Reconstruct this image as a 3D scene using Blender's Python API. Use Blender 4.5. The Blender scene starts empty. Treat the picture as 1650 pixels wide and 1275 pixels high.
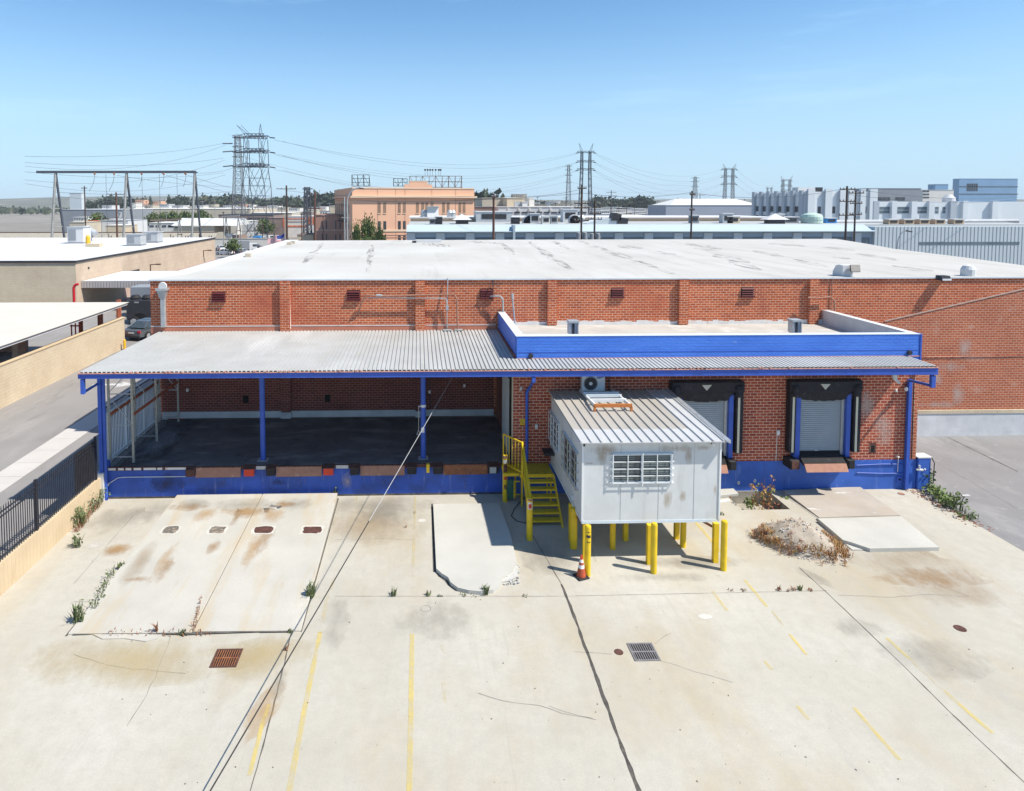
import bpy, math, random
from math import radians, sin, cos, pi, atan2, hypot
from mathutils import Vector, Matrix, noise
R = random.Random(7)
C = bpy.context.scene.collection

# ------------------------------------------------------------------ camera model (real lens, real position)
FOC, PX, PY, CAMH = 1045.0, 703.0, 384.0, 12.5
TH = math.atan(56/FOC); PSI = math.atan(29/FOC*cos(TH))
Fv = Vector((sin(PSI)*cos(TH), cos(PSI)*cos(TH), -sin(TH)))
Rv = Vector((cos(PSI), -sin(PSI), 0)); Uv = Rv.cross(Fv)
def ray(x, y): return Fv + Rv*((x-PX)/FOC) - Uv*((y-PY)/FOC)
def G(x, y, z=0.0):
    d = ray(x, y); t = (z-CAMH)/d.z; return Vector((t*d.x, t*d.y, z))
def FY(x, y, Y):
    d = ray(x, y); t = Y/d.y; return Vector((t*d.x, Y, CAMH+t*d.z))
def FX(x, y, X):
    d = ray(x, y); t = X/d.x; return Vector((X, t*d.y, CAMH+t*d.z))

# ------------------------------------------------------------------ mesh builder
class MB:
    def __init__(s): s.v = []; s.f = []
    def add(s, v, f):
        n = len(s.v); s.v += [tuple(p) for p in v]; s.f += [tuple(i+n for i in q) for q in f]; return s
    def hexa(s, p): return s.add(p, [(0,3,2,1),(4,5,6,7),(0,1,5,4),(1,2,6,5),(2,3,7,6),(3,0,4,7)])
    def box(s, x0, x1, y0, y1, z0, z1):
        return s.hexa([(x0,y0,z0),(x1,y0,z0),(x1,y1,z0),(x0,y1,z0),(x0,y0,z1),(x1,y0,z1),(x1,y1,z1),(x0,y1,z1)])
    def obox(s, c, dx, dy, dz, ang=0.0):
        ca, sa = cos(ang), sin(ang); c = Vector(c); P = []
        for z in (0, dz):
            for a, b in ((-1,-1),(1,-1),(1,1),(-1,1)):
                x, y = a*dx/2, b*dy/2; P.append((c.x+x*ca-y*sa, c.y+x*sa+y*ca, c.z+z))
        return s.hexa(P)
    def quad(s, *p): return s.add(p, [tuple(range(len(p)))])
    def tube(s, a, b, r, n=6, r2=None, caps=True):
        a, b = Vector(a), Vector(b); d = b-a
        if d.length < 1e-6: return s
        d.normalize(); u = d.orthogonal().normalized()
        if n == 4: # square section lined up with the vertical
            u = d.cross(Vector((0,0,1)))
            u = (u if u.length > .01 else Vector((1,0,0))).normalized()
            u = (u + d.cross(u)).normalized()
        w = d.cross(u); r2 = r if r2 is None else r2; V = []
        for k in range(n):
            t = 2*pi*k/n; V.append(a+(u*cos(t)+w*sin(t))*r)
        for k in range(n):
            t = 2*pi*k/n; V.append(b+(u*cos(t)+w*sin(t))*r2)
        F = [(k,(k+1)%n,n+(k+1)%n,n+k) for k in range(n)]
        if caps: F += [tuple(range(n-1,-1,-1)), tuple(range(n,2*n))]
        return s.add(V, F)
    def path(s, pts, r, n=6):
        for a, b in zip(pts, pts[1:]): s.tube(a, b, r, n)
        return s
    def bar(s, a, b, w, h): # rectangular bar from a to b (w horizontal, h vertical-ish)
        a, b = Vector(a), Vector(b); d = (b-a).normalized(); u = d.cross(Vector((0,0,1)))
        u = (u if u.length > .01 else Vector((1,0,0))).normalized(); t = u.cross(d)
        P = [q + u*i*w/2 + t*j*h/2 for q in (a, b) for i, j in ((-1,-1),(1,-1),(1,1),(-1,1))]
        return s.hexa(P)
    def prism(s, poly, z0, z1): # polygon in plan
        n = len(poly); z0 = z0 if hasattr(z0,'__len__') else [z0]*n; z1 = z1 if hasattr(z1,'__len__') else [z1]*n
        V = [(p[0],p[1],z0[i]) for i,p in enumerate(poly)] + [(p[0],p[1],z1[i]) for i,p in enumerate(poly)]
        return s.add(V, [tuple(range(n-1,-1,-1)), tuple(range(n,2*n))] + [(i,(i+1)%n,n+(i+1)%n,n+i) for i in range(n)])
    def prismX(s, poly, x0, x1, sx=None): # polygon (y,z) swept along x
        n = len(poly); V = [(x0,p[0],p[1]) for p in poly] + [(x1,p[0],p[1]) for p in poly]
        return s.add(V, [tuple(range(n-1,-1,-1)), tuple(range(n,2*n))] + [(i,(i+1)%n,n+(i+1)%n,n+i) for i in range(n)])
    def prismY(s, poly, y0, y1): # polygon (x,z) swept along y
        n = len(poly); V = [(p[0],y0,p[1]) for p in poly] + [(p[0],y1,p[1]) for p in poly]
        return s.add(V, [tuple(range(n)), tuple(range(2*n-1,n-1,-1))] + [(i,n+i,n+(i+1)%n,(i+1)%n) for i in range(n)])
    def lathe(s, prof, c, n=16, axis='z'):
        c = Vector(c); V = []; F = []
        for r, h in prof:
            for k in range(n):
                t = 2*pi*k/n; p = (r*cos(t), r*sin(t), h)
                if axis == 'y': p = (p[0], p[2], p[1])
                if axis == 'x': p = (p[2], p[0], p[1])
                V.append(c+Vector(p))
        m = len(prof)
        for j in range(m-1):
            for k in range(n): F.append((j*n+k, j*n+(k+1)%n, (j+1)*n+(k+1)%n, (j+1)*n+k))
        F += [tuple(range(n-1,-1,-1)), tuple(range((m-1)*n, m*n))]
        return s.add(V, F)
    def build(s, name, m, parent=None, smooth=False, bevel=0, kind=None):
        me = bpy.data.meshes.new(name); me.from_pydata(s.v, [], s.f); me.update()
        import bmesh
        bm = bmesh.new(); bm.from_mesh(me); bmesh.ops.recalc_face_normals(bm, faces=bm.faces); bm.to_mesh(me); bm.free()
        me.materials.append(m)
        if smooth:
            for p in me.polygons: p.use_smooth = True
        o = bpy.data.objects.new(name, me); C.objects.link(o)
        if bevel:
            b = o.modifiers.new('bevel', 'BEVEL'); b.width = bevel; b.segments = 1; b.limit_method = 'ANGLE'; b.angle_limit = radians(40)
        if parent is not None:
            o.parent = parent
            if parent.type == 'EMPTY': o.matrix_parent_inverse = Matrix.Translation(-parent.location)
        if kind: o['kind'] = kind
        return o
    def raw(s, name, m, parent=None): # no normal fix (leaves, blades)
        me = bpy.data.meshes.new(name); me.from_pydata(s.v, [], s.f); me.update(); me.materials.append(m)
        o = bpy.data.objects.new(name, me); C.objects.link(o)
        if parent is not None:
            o.parent = parent
            if parent.type == 'EMPTY': o.matrix_parent_inverse = Matrix.Translation(-parent.location)
        return o

def tag(o, label, cat, group=None, kind=None):
    o['label'] = label; o['category'] = cat
    if group: o['group'] = group
    if kind: o['kind'] = kind
    return o
def thing(name, label, cat, loc=(0,0,0), group=None):
    o = bpy.data.objects.new(name, None); C.objects.link(o); o.location = loc; o.empty_display_size = .2
    return tag(o, label, cat, group)
def copy_tree(o, loc=None, rot=None, scale=None, label=None, group=None, parent=None):
    c = o.copy(); C.objects.link(c)
    if parent is not None: c.parent = parent
    if loc is not None: c.location = loc
    if rot is not None: c.rotation_euler = (0,0,rot)
    if scale is not None: c.scale = scale if hasattr(scale,'__len__') else (scale,)*3
    if label: c['label'] = label
    if group: c['group'] = group
    for ch in list(o.children): copy_tree(ch, parent=c)
    return c
def place(o, loc, rot=0, scale=1):
    o.location = loc; o.rotation_euler = (0,0,rot); o.scale = scale if hasattr(scale,'__len__') else (scale,)*3
def label(o, s): o['label'] = s; return o

# ------------------------------------------------------------------ materials
def S(r, g, b): return tuple((c/255/12.92) if c/255 < .04045 else ((c/255+.055)/1.055)**2.4 for c in (r,g,b))
class NT:
    def __init__(s, name):
        s.m = bpy.data.materials.new(name); s.m.use_nodes = True; s.t = s.m.node_tree; s.b = s.t.nodes['Principled BSDF']
        s.geo = s.t.nodes.new('ShaderNodeNewGeometry'); s.pos = s.geo.outputs['Position']
    def n(s, t, **k):
        q = s.t.nodes.new(t)
        for a, b in k.items(): setattr(q, a, b)
        return q
    def l(s, a, b): s.t.links.new(a, b)
    def vec(s, st=(1,1,1), off=(0,0,0), src=None):
        q = s.n('ShaderNodeMapping'); q.inputs['Scale'].default_value = st; q.inputs['Location'].default_value = off
        s.l(src or s.pos, q.inputs['Vector']); return q.outputs[0]
    def noise(s, scale, detail=5, st=(1,1,1), off=(0,0,0), rough=.55, dist=0, src=None):
        q = s.n('ShaderNodeTexNoise'); q.inputs['Scale'].default_value = scale; q.inputs['Detail'].default_value = detail
        q.inputs['Roughness'].default_value = rough; q.inputs['Distortion'].default_value = dist
        s.l(s.vec(st, off, src), q.inputs['Vector']); return q.outputs[0]
    def ramp(s, f, lo, hi):
        q = s.n('ShaderNodeMapRange'); q.inputs[1].default_value = lo; q.inputs[2].default_value = hi; s.l(f, q.inputs[0]); return q.outputs[0]
    def mix(s, f, a, b, mode='MIX'):
        q = s.n('ShaderNodeMix', data_type='RGBA', blend_type=mode)
        for v, i in ((f,0),(a,6),(b,7)):
            if isinstance(v, (int,float)): q.inputs[i].default_value = v
            elif isinstance(v, tuple): q.inputs[i].default_value = (*v[:3],1)
            else: s.l(v, q.inputs[i])
        return q.outputs[2]
    def math(s, op, a, b=0.0):
        q = s.n('ShaderNodeMath', operation=op)
        for v, i in ((a,0),(b,1)):
            if isinstance(v, (int,float)): q.inputs[i].default_value = v
            else: s.l(v, q.inputs[i])
        return q.outputs[0]
    def sep(s, src=None):
        q = s.n('ShaderNodeSeparateXYZ'); s.l(src or s.pos, q.inputs[0]); return q.outputs
    def bump(s, h, strength=.3, dist=.02):
        q = s.n('ShaderNodeBump'); q.inputs['Strength'].default_value = strength; q.inputs['Distance'].default_value = dist
        s.l(h, q.inputs['Height']); s.l(q.outputs[0], s.b.inputs['Normal'])
    def fin(s, col, rough=.7, metal=0, spec=.3):
        if isinstance(col, tuple): s.b.inputs['Base Color'].default_value = (*col,1)
        else: s.l(col, s.b.inputs['Base Color'])
        s.b.inputs['Roughness'].default_value = rough; s.b.inputs['Metallic'].default_value = metal
        s.b.inputs['Specular IOR Level'].default_value = spec
        return s.m
def mat(name, c, var=.18, scale=1.5, rough=.7, metal=0, spots=(), bump=0, st=(1,1,1), spec=.3, fine=25):
    """base colour with broad and fine variation, then irregular spots (colour, noise scale, lo, hi, stretch)"""
    t = NT(name); d = tuple(x*(1-var) for x in c); e = tuple(min(1,x*(1+var*.6)) for x in c)
    col = t.mix(t.ramp(t.noise(scale, 6, st), .3, .7), d, e)
    col = t.mix(t.math('MULTIPLY', t.ramp(t.noise(fine, 3, st, (9,3,1)), .4, .75), .35), col, tuple(x*(1-var*1.4) for x in c))
    for k, sp in enumerate(spots):
        sc, s_, lo, hi = sp[:4]; stx = sp[4] if len(sp) > 4 else (1,1,1)
        col = t.mix(t.ramp(t.noise(s_, 7, stx, (k*7.3,k*3.1,k*5.7), .6), lo, hi), col, sc)
    if bump: t.bump(t.noise(fine*1.3, 4, st), bump, .02)
    return t.fin(col, rough, metal, spec)
def brick(name, c1, c2, mortar, bw=.295, rh=.127, ms=.0115, spots=(), bump=.35, rough=.85):
    t = NT(name); o = t.sep()
    cb = t.n('ShaderNodeCombineXYZ'); t.l(t.math('ADD', o[0], o[1]), cb.inputs[0]); t.l(o[2], cb.inputs[1])
    q = t.n('ShaderNodeTexBrick'); t.l(cb.outputs[0], q.inputs['Vector'])
    q.inputs['Color1'].default_value = (*c1,1); q.inputs['Color2'].default_value = (*c2,1); q.inputs['Mortar'].default_value = (*mortar,1)
    q.inputs['Scale'].default_value = 1; q.inputs['Mortar Size'].default_value = ms; q.inputs['Mortar Smooth'].default_value = .3
    q.inputs['Brick Width'].default_value = bw; q.inputs['Row Height'].default_value = rh; q.inputs['Bias'].default_value = 0
    col = t.mix(t.ramp(t.noise(.5, 5), .35, .7), q.outputs[0], t.mix(1.0, q.outputs[0], (.86,.83,.82), 'MULTIPLY'))
    col = t.mix(t.ramp(t.noise(14, 4, (1,1,2.2)), .45, .8), col, t.mix(1.0, col, (.76,.72,.70), 'MULTIPLY'))
    for k, sp in enumerate(spots):
        sc, s_, lo, hi = sp[:4]; stx = sp[4] if len(sp) > 4 else (1,1,1)
        col = t.mix(t.ramp(t.noise(s_, 7, stx, (k*7.3+2,k*3.1,k*5.7), .6), lo, hi), col, sc)
    h = t.math('SUBTRACT', 1.0, q.outputs[1]); h = t.math('ADD', h, t.math('MULTIPLY', t.noise(40,3), .3))
    t.bump(h, bump, .012)
    return t.fin(col, rough, 0, .2)

BLUE = (.040,.105,.47)
M = {}
def build_materials():
    # ---- yard concrete
    t = NT('yard_concrete')
    col = t.mix(t.ramp(t.noise(.16,7), .35,.68), (.45,.415,.345), (.535,.505,.435))
    col = t.mix(t.ramp(t.noise(.3,7,(1,.45,1),(4,8,0),.62), .50,.74), col, (.43,.35,.225))     # yellowed areas
    col = t.mix(t.ramp(t.noise(.55,8,(1,.4,1),(11,2,0),.65), .60,.85), col, (.36,.345,.31))   # grimy areas
    col = t.mix(t.math('MULTIPLY', t.ramp(t.noise(1.1,8,(2.4,.25,1),(1,7,0),.7), .58,.8), .55), col, (.33,.32,.30)) # tyre-wise streaks
    col = t.mix(t.math('MULTIPLY', t.ramp(t.noise(.42,8,(1,.5,1),(21,5,0),.68), .52,.74), .5), col, (.56,.545,.50))   # bleached areas
    col = t.mix(t.math('MULTIPLY', t.ramp(t.noise(2.6,10,(1,1,1),(2,2,0),.78), .42,.68), .45), col, (.36,.335,.285))  # mottling
    col = t.mix(t.math('MULTIPLY', t.ramp(t.noise(.9,9,(3.2,.12,1),(13,7,0),.72), .60,.78), .5), col, (.30,.28,.245)) # wheel tracks
    col = t.mix(t.math('MULTIPLY', t.ramp(t.noise(24,6,(1,1,1),(0,0,0),.8), .35,.75), .55), col, (.33,.305,.26))
    col = t.mix(t.ramp(t.noise(9,4,(1,1,1),(5,4,0),.6), .70,.75), col, (.24,.215,.18))
    col = t.mix(t.ramp(t.noise(5,3,(1,1,1),(3,1,0)), .74,.79), col, (.28,.265,.24))
    t.bump(t.noise(60,4), .25, .01)
    M['yard'] = t.fin(col, .88, 0, .2)
    M['slab'] = mat('slab_concrete', (.50,.475,.42), .12, .5, .88, spots=[((.47,.37,.235),.8,.50,.78,(1.6,.30,1)),((.40,.25,.12),1.3,.64,.84,(1.8,.4,1)),((.38,.355,.31),22,.55,.8),((.46,.44,.40),1.2,.62,.9,(1,.4,1)),((.36,.34,.31),7,.72,.8)], bump=.2, spec=.2)
    M['slab_plain'] = mat('slab_concrete_pale', (.50,.485,.44), .10, .6, .88, spots=[((.40,.375,.33),22,.55,.8),((.52,.46,.34),.8,.66,.9),((.42,.40,.37),9,.72,.8)], bump=.2, spec=.2)
    M['slab_stained'] = mat('slab_concrete_stained', (.43,.38,.325), .14, .7, .88, spots=[((.40,.33,.26),.6,.5,.8,(1,1.6,1)),((.66,.65,.63),1.1,.62,.74,(.6,2,1))], bump=.2, spec=.2)
    M['patch_light'] = mat('mortar_patch', (.56,.535,.48), .08, 4, .9)
    M['patch_dark'] = mat('worn_patch', (.17,.15,.13), .4, 9, .9, spots=[((.33,.26,.19),7,.5,.65)])
    M['patch_dust'] = mat('crumbled_concrete', (.50,.49,.46), .10, 6, .95, bump=.4, fine=14)
    M['crack'] = mat('crack_dirt', (.13,.12,.105), .4, 4, .95)
    M['crack_thin'] = mat('crack_faint', (.27,.255,.23), .3, 4, .95)
    M['tar'] = mat('joint_filler', (.10,.09,.08), .5, 3, .9, spots=[((.30,.25,.15),2,.6,.75)])
    M['asphalt'] = mat('old_asphalt', (.24,.235,.235), .14, .35, .92, spots=[((.34,.33,.32),.5,.55,.8,(1,.35,1)),((.15,.15,.15),.9,.58,.85,(1,.3,1)),((.36,.35,.335),3,.60,.8),((.17,.165,.16),20,.55,.8)], bump=.25, fine=45)
    M['asphalt_warm'] = mat('driveway_asphalt', (.27,.255,.245), .10, .3, .92, spots=[((.34,.32,.30),.6,.52,.8,(1,.3,1)),((.17,.16,.155),1.0,.58,.8,(1,.25,1)),((.19,.18,.17),20,.55,.8)], bump=.2, fine=45)
    M['sidewalk'] = mat('sidewalk_concrete', (.52,.49,.46), .08, .8, .9)
    M['dirt'] = mat('city_ground', (.26,.235,.205), .25, .02, .95, spots=[((.20,.185,.16),.008,.5,.62),((.40,.37,.33),.015,.56,.7)], fine=.3)
    M['pit_soil'] = mat('pit_soil', (.38,.345,.285), .3, 3, .95, bump=.5)
    # ---- markings: worn paint shows the slab through the gaps
    for nm, c, lo, hi, sc in (('paint_yellow',(.70,.55,.17),.30,.62,2.2),('paint_faint',(.62,.52,.28),.42,.70,1.3),('paint_white',(.75,.75,.74),.25,.5,3),('stencil',(.13,.16,.36),.40,.6,6)):
        t = NT(nm); tr = t.n('ShaderNodeBsdfTransparent'); mx = t.n('ShaderNodeMixShader')
        f = t.ramp(t.noise(sc,8,(1.6,.7,1),(5,1,2),.7), lo, hi); f = t.math('MULTIPLY', f, .66)
        t.l(f, mx.inputs[0]); t.l(tr.outputs[0], mx.inputs[1]); t.l(t.b.outputs[0], mx.inputs[2])
        t.l(mx.outputs[0], t.t.nodes['Material Output'].inputs[0]); M[nm] = t.fin(c, .8)
    for nm, c, k in (('stain_rust',(.38,.22,.09),.5),('stain_dark',(.17,.16,.145),.22),('stain_grime',(.05,.05,.06),.75),('stain_floor',(.27,.275,.30),.8),('stain_tan',(.40,.30,.19),.42),('stain_yellow',(.50,.39,.20),.55),('stain_brown',(.29,.26,.215),.42),('stain_orange',(.50,.30,.12),.45),('stain_white',(.66,.62,.58),.7),('stain_white_wall',(.62,.52,.46),.5),('roof_streak',(.22,.205,.19),.78),('stain_rust_booth',(.42,.28,.15),.42)):
        t = NT(nm); tr = t.n('ShaderNodeBsdfTransparent'); mx = t.n('ShaderNodeMixShader')
        if nm == 'roof_streak': f = t.math('MULTIPLY', t.ramp(t.noise(2.2,7,(1.6,.22,1),(5,1,2),.65), .46,.74), k)
        else:
            wall = nm in ('stain_grime','stain_rust_booth','stain_white_wall'); st = (3.2,3.2,.55) if nm=='stain_rust_booth' else (1,1,.8) if wall else (1,.6,1)
            tc = t.n('ShaderNodeTexCoord'); mp = t.n('ShaderNodeMapping'); mp.inputs['Location'].default_value = (-1,0,-1) if wall else (-1,-1,0); mp.inputs['Scale'].default_value = (2,0,2) if wall else (2,2,0)
            t.l(tc.outputs['Generated'], mp.inputs['Vector']); ln = t.n('ShaderNodeVectorMath', operation='LENGTH'); t.l(mp.outputs[0], ln.inputs[0])
            fall = t.math('SUBTRACT', 1.0, ln.outputs['Value']); sc = {'stain_tan':.8,'stain_yellow':.6,'stain_brown':.9,'stain_orange':1.8}.get(nm,2.0)
            v = t.math('ADD', t.math('MULTIPLY', fall, .9), t.math('MULTIPLY', t.math('SUBTRACT', t.noise(sc,9,st,(5,1,2),.66), .5), 2.0))
            f = t.math('MULTIPLY', t.ramp(v, .12,.95), k); f = t.math('MULTIPLY', f, t.ramp(fall, 0.0, .25))
        t.l(f, mx.inputs[0]); t.l(tr.outputs[0], mx.inputs[1]); t.l(t.b.outputs[0], mx.inputs[2])
        t.l(mx.outputs[0], t.t.nodes['Material Output'].inputs[0]); M[nm] = t.fin(c, .85)
    # ---- walls
    M['brick'] = brick('orange_brick', (.56,.142,.050), (.40,.090,.034), (.76,.55,.42), spots=[((.40,.088,.045),.35,.54,.80),((.30,.085,.055),.9,.58,.85,(1,1,.22)),((.60,.40,.28),1.1,.72,.9,(1,1,.5))])
    M['brick_red'] = brick('red_brick', (.44,.105,.052), (.285,.06,.036), (.74,.52,.41), spots=[((.52,.36,.30),.5,.66,.85,(1,1,.8))])
    M['brick_pale'] = brick('weathered_brick', (.50,.15,.07), (.41,.11,.05), (.66,.48,.37), spots=[((.54,.38,.30),.8,.60,.85,(1,1,1.6)),((.6,.55,.5),1.6,.7,.8)])
    M['brick_shaded'] = brick('shaded_dock_brick', (.24,.065,.05), (.17,.045,.038), (.36,.24,.20), spots=[((.10,.04,.04),.4,.5,.8)])  # warehouse brick again, with the shade under the canopy put into its colours
    t = NT('blue_painted_brick'); o = t.sep(); cb = t.n('ShaderNodeCombineXYZ'); t.l(t.math('ADD', o[0], o[1]), cb.inputs[0]); t.l(o[2], cb.inputs[1])
    q = t.n('ShaderNodeTexBrick'); t.l(cb.outputs[0], q.inputs['Vector']); q.inputs['Scale'].default_value = 1
    q.inputs['Brick Width'].default_value = .295; q.inputs['Row Height'].default_value = .127; q.inputs['Mortar Size'].default_value = .01; q.inputs['Mortar Smooth'].default_value = .4
    col = t.mix(t.ramp(t.noise(1.3,6,(.5,.5,1.5)), .3,.7), (.048,.165,.62), (.070,.215,.72))
    col = t.mix(t.math('MULTIPLY', t.ramp(t.noise(7,6,(.35,.35,2.5)), .55,.8), .5), col, (.035,.12,.46))
    col = t.mix(t.ramp(t.noise(3,7,(.35,.35,3),(3,3,1)), .70,.74), col, (.16,.29,.66))
    t.bump(t.math('SUBTRACT', t.math('MULTIPLY', t.noise(9,3,(.5,.5,2)), .6), q.outputs[1]), .9, .02); M['blue_brick'] = t.fin(col, .55, 0, .4)
    M['blue'] = mat('blue_paint', BLUE, .15, 2, .5, spots=[((.03,.08,.36),1.5,.55,.8),((.13,.18,.46),3.5,.66,.85),((.14,.08,.07),7,.735,.77)], spec=.4)
    M['blue_wall'] = mat('blue_painted_concrete', (.042,.125,.48), .18, 1.2, .6, spots=[((.045,.06,.14),.9,.63,.9,(.6,1,1.3)),((.20,.27,.55),1.8,.60,.85,(2.5,1,.35)),((.03,.04,.10),1.4,.60,.85,(2.2,1,.3)),((.30,.34,.50),7,.70,.75),((.02,.04,.2),9,.68,.8)], bump=.15, spec=.35)
    M['blue_wall_dirty'] = mat('blue_painted_concrete_scuffed', (.036,.10,.45), .2, 1.2, .6, spots=[((.030,.034,.055),.75,.50,.80,(.75,1,.9)),((.22,.27,.48),2.2,.60,.85,(2.5,1,.35)),((.16,.08,.06),2.6,.66,.8,(2.4,1,.4)),((.30,.34,.50),7,.71,.76)], bump=.15, spec=.35)
    M['yellow'] = mat('yellow_paint', (.74,.50,.015), .15, 3, .5, spots=[((.26,.13,.04),8,.675,.72),((.50,.40,.16),14,.68,.74),((.60,.38,.02),2,.6,.8)], spec=.4)
    M['yellow_dull'] = mat('yellow_stair_paint', (.56,.42,.035), .2, 6, .6, spots=[((.25,.20,.06),5,.55,.8)], bump=.4, fine=60)
    M['white_panel'] = mat('white_sheet_wall', (.63,.635,.625), .08, 1.2, .5, spots=[((.47,.465,.44),1.2,.55,.85,(2.2,2.2,.4)),((.66,.67,.67),.9,.58,.8),((.48,.38,.26),2.6,.75,.84,(2,2,.7))], spec=.3)
    M['white'] = mat('white_paint', (.74,.745,.74), .06, 3, .5)
    M['white_frame'] = mat('white_metal_frame', (.62,.68,.72), .08, 5, .45)
    M['grit'] = mat('dark_grit', (.13,.115,.10), .4, 9, .9)
    M['grate'] = mat('grate_steel', (.22,.205,.205), .2, 5, .6)
    M['galv'] = mat('galvanised_metal', (.46,.48,.49), .14, 4, .45, .4, spots=[((.36,.36,.36),8,.6,.8)])
    M['rack_steel'] = mat('rack_steel', (.46,.44,.38), .2, 6, .5, .1)
    M['corr'] = mat('corrugated_sheet', (.43,.43,.415), .10, .7, .55, .0, spots=[((.38,.37,.34),.5,.52,.85,(1.4,.35,1)),((.55,.55,.54),.35,.55,.8,(1.2,.3,1)),((.42,.36,.30),1.4,.72,.85,(2.5,.3,1))], spec=.3)
    M['booth_roof'] = mat('booth_roof_sheet', (.41,.38,.335), .08, .9, .5, spots=[((.44,.38,.33),.8,.58,.85,(1.6,.4,1))], spec=.35)
    M['booth_roof_new'] = mat('booth_roof_sheet_pale', (.50,.50,.495), .06, .9, .45, spots=[((.55,.55,.54),1,.6,.8,(1,.4,1))], spec=.4)
    t = NT('white_roof_coating')
    col = t.mix(t.ramp(t.noise(.12,6), .3,.7), (.445,.425,.39), (.55,.535,.505))
    col = t.mix(t.math('MULTIPLY', t.ramp(t.noise(.55,8,(1.25,.11,1),(3,1,0),.68), .56,.72), .75), col, (.37,.35,.325))
    o = t.sep(); xr = t.ramp(o[0], -2, 22)
    col = t.mix(t.math('MULTIPLY', t.math('MULTIPLY', t.ramp(t.noise(.9,8,(1,.14,1),(8,1,0),.7), .48,.70), xr), .75), col, (.30,.275,.25))
    col = t.mix(t.math('MULTIPLY', xr, .5), col, (.47,.445,.415))
    M['roof_white'] = t.fin(col, .8, 0, .25)
    M['roof_clean'] = mat('white_roof_sheet', (.60,.60,.60), .05, .2, .8)
    M['roof_grey'] = mat('grey_roof_sheet', (.40,.41,.41), .08, .3, .8)
    M['annex_roof'] = mat('annex_roof_felt', (.47,.44,.395), .12, .8, .9, spots=[((.68,.66,.62),.9,.56,.75),((.42,.39,.35),.6,.62,.85,(.4,1,1))])
    M['mortar_white'] = mat('whitewash', (.70,.68,.65), .12, 3, .85, spots=[((.52,.34,.25),2.5,.6,.75)])
    M['parapet_inner'] = mat('parapet_coating', (.60,.61,.62), .10, 1.5, .8, spots=[((.45,.46,.48),1.2,.58,.85,(1,1,.6))])
    M['plinth'] = mat('grey_plinth', (.62,.62,.62), .14, 1.5, .85, spots=[((.40,.40,.40),1.3,.6,.8,(1,1,1.6)),((.74,.73,.70),2,.62,.75)], bump=.2)
    M['flash'] = mat('terracotta_flashing', (.50,.185,.115), .15, 1.2, .7, spots=[((.33,.13,.09),1.0,.56,.75,(.5,1,2))])
    M['flash_pink'] = mat('faded_red_trim', (.55,.28,.22), .2, 6, .7)
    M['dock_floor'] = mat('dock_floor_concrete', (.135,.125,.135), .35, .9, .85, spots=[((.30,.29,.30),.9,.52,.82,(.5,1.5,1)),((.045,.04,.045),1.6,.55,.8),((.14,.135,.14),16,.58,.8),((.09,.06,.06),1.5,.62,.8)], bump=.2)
    M['dock_floor_light'] = mat('dock_floor_edge', (.30,.30,.31), .25, 1.5, .85, spots=[((.12,.12,.13),1.2,.5,.75)])
    M['rust'] = mat('rusty_steel', (.30,.115,.05), .3, 4, .8, spots=[((.16,.06,.035),3,.5,.7),((.48,.23,.12),6,.62,.75)], bump=.3)
    M['rust_dark'] = mat('dark_rusty_steel', (.11,.05,.04), .35, 5, .85, spots=[((.24,.12,.08),5,.6,.75)])
    M['rust_light'] = mat('rust_pink_plate', (.37,.185,.125), .16, 5, .7, spots=[((.56,.40,.33),3,.6,.8)])
    M['orange_rust'] = mat('orange_rust_frame', (.55,.19,.055), .2, 8, .75)
    M['rubber'] = mat('black_rubber', (.022,.021,.023), .3, 8, .7, spots=[((.07,.065,.06),5,.6,.8)])
    M['vinyl'] = mat('black_dock_fabric', (.018,.017,.024), .3, 2.5, .6, spots=[((.045,.043,.055),2,.58,.8)], bump=.35, fine=9)
    M['red_plastic'] = mat('red_bumper', (.62,.055,.025), .15, 7, .5, spots=[((.10,.04,.04),6,.62,.75)])
    M['cream_tape'] = mat('worn_guide_strip', (.58,.55,.44), .12, 18, .6, fine=40)
    M['roller'] = mat('roller_door_slat', (.36,.385,.41), .08, 3, .45, .15)
    M['glass'] = mat('window_glass', (.055,.07,.08), .3, 3, .12, 0, spec=.6)
    M['glass_far'] = mat('far_window_glass', (.13,.17,.20), .3, .3, .25, 0, spec=.5)
    M['blind'] = mat('window_blind', (.17,.20,.20), .1, 4, .7)
    M['maroon'] = mat('maroon_louvre', (.115,.02,.022), .25, 6, .6)
    M['black'] = mat('black_void', (.012,.011,.011), .2, 3, .9)
    M['dark_metal'] = mat('dark_metal', (.045,.045,.05), .25, 5, .5, .2)
    M['fence_iron'] = mat('dark_iron_fence', (.035,.035,.045), .25, 5, .5, .2)
    M['block_tan'] = mat('tan_block_wall', (.60,.47,.31), .10, 1, .85, spots=[((.47,.34,.20),1.5,.6,.8,(1,1,.5))], bump=.2)
    M['stucco'] = brick('beige_block', (.57,.455,.345), (.545,.43,.325), (.47,.375,.285), 1.2, .6, .02, spots=[((.47,.37,.275),.3,.55,.85,(1,1,.3))], bump=.1)
    M['stucco_cream'] = brick('cream_block', (.66,.56,.41), (.63,.53,.385), (.54,.45,.33), .41, .205, .012, spots=[((.54,.42,.26),.7,.58,.85,(1,1,.3))], bump=.15)
    M['stucco_pink'] = mat('pink_tan_band', (.50,.36,.29), .1, .6, .9)
    M['awning'] = mat('awning_sheet', (.44,.40,.385), .08, .6, .7)
    M['carport_roof'] = mat('carport_roof', (.60,.55,.48), .07, .5, .8)
    M['redpost'] = mat('red_primer_post', (.42,.12,.06), .2, 4, .7)
    M['red'] = mat('red_gloss', (.55,.02,.03), .15, 4, .4)
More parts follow.
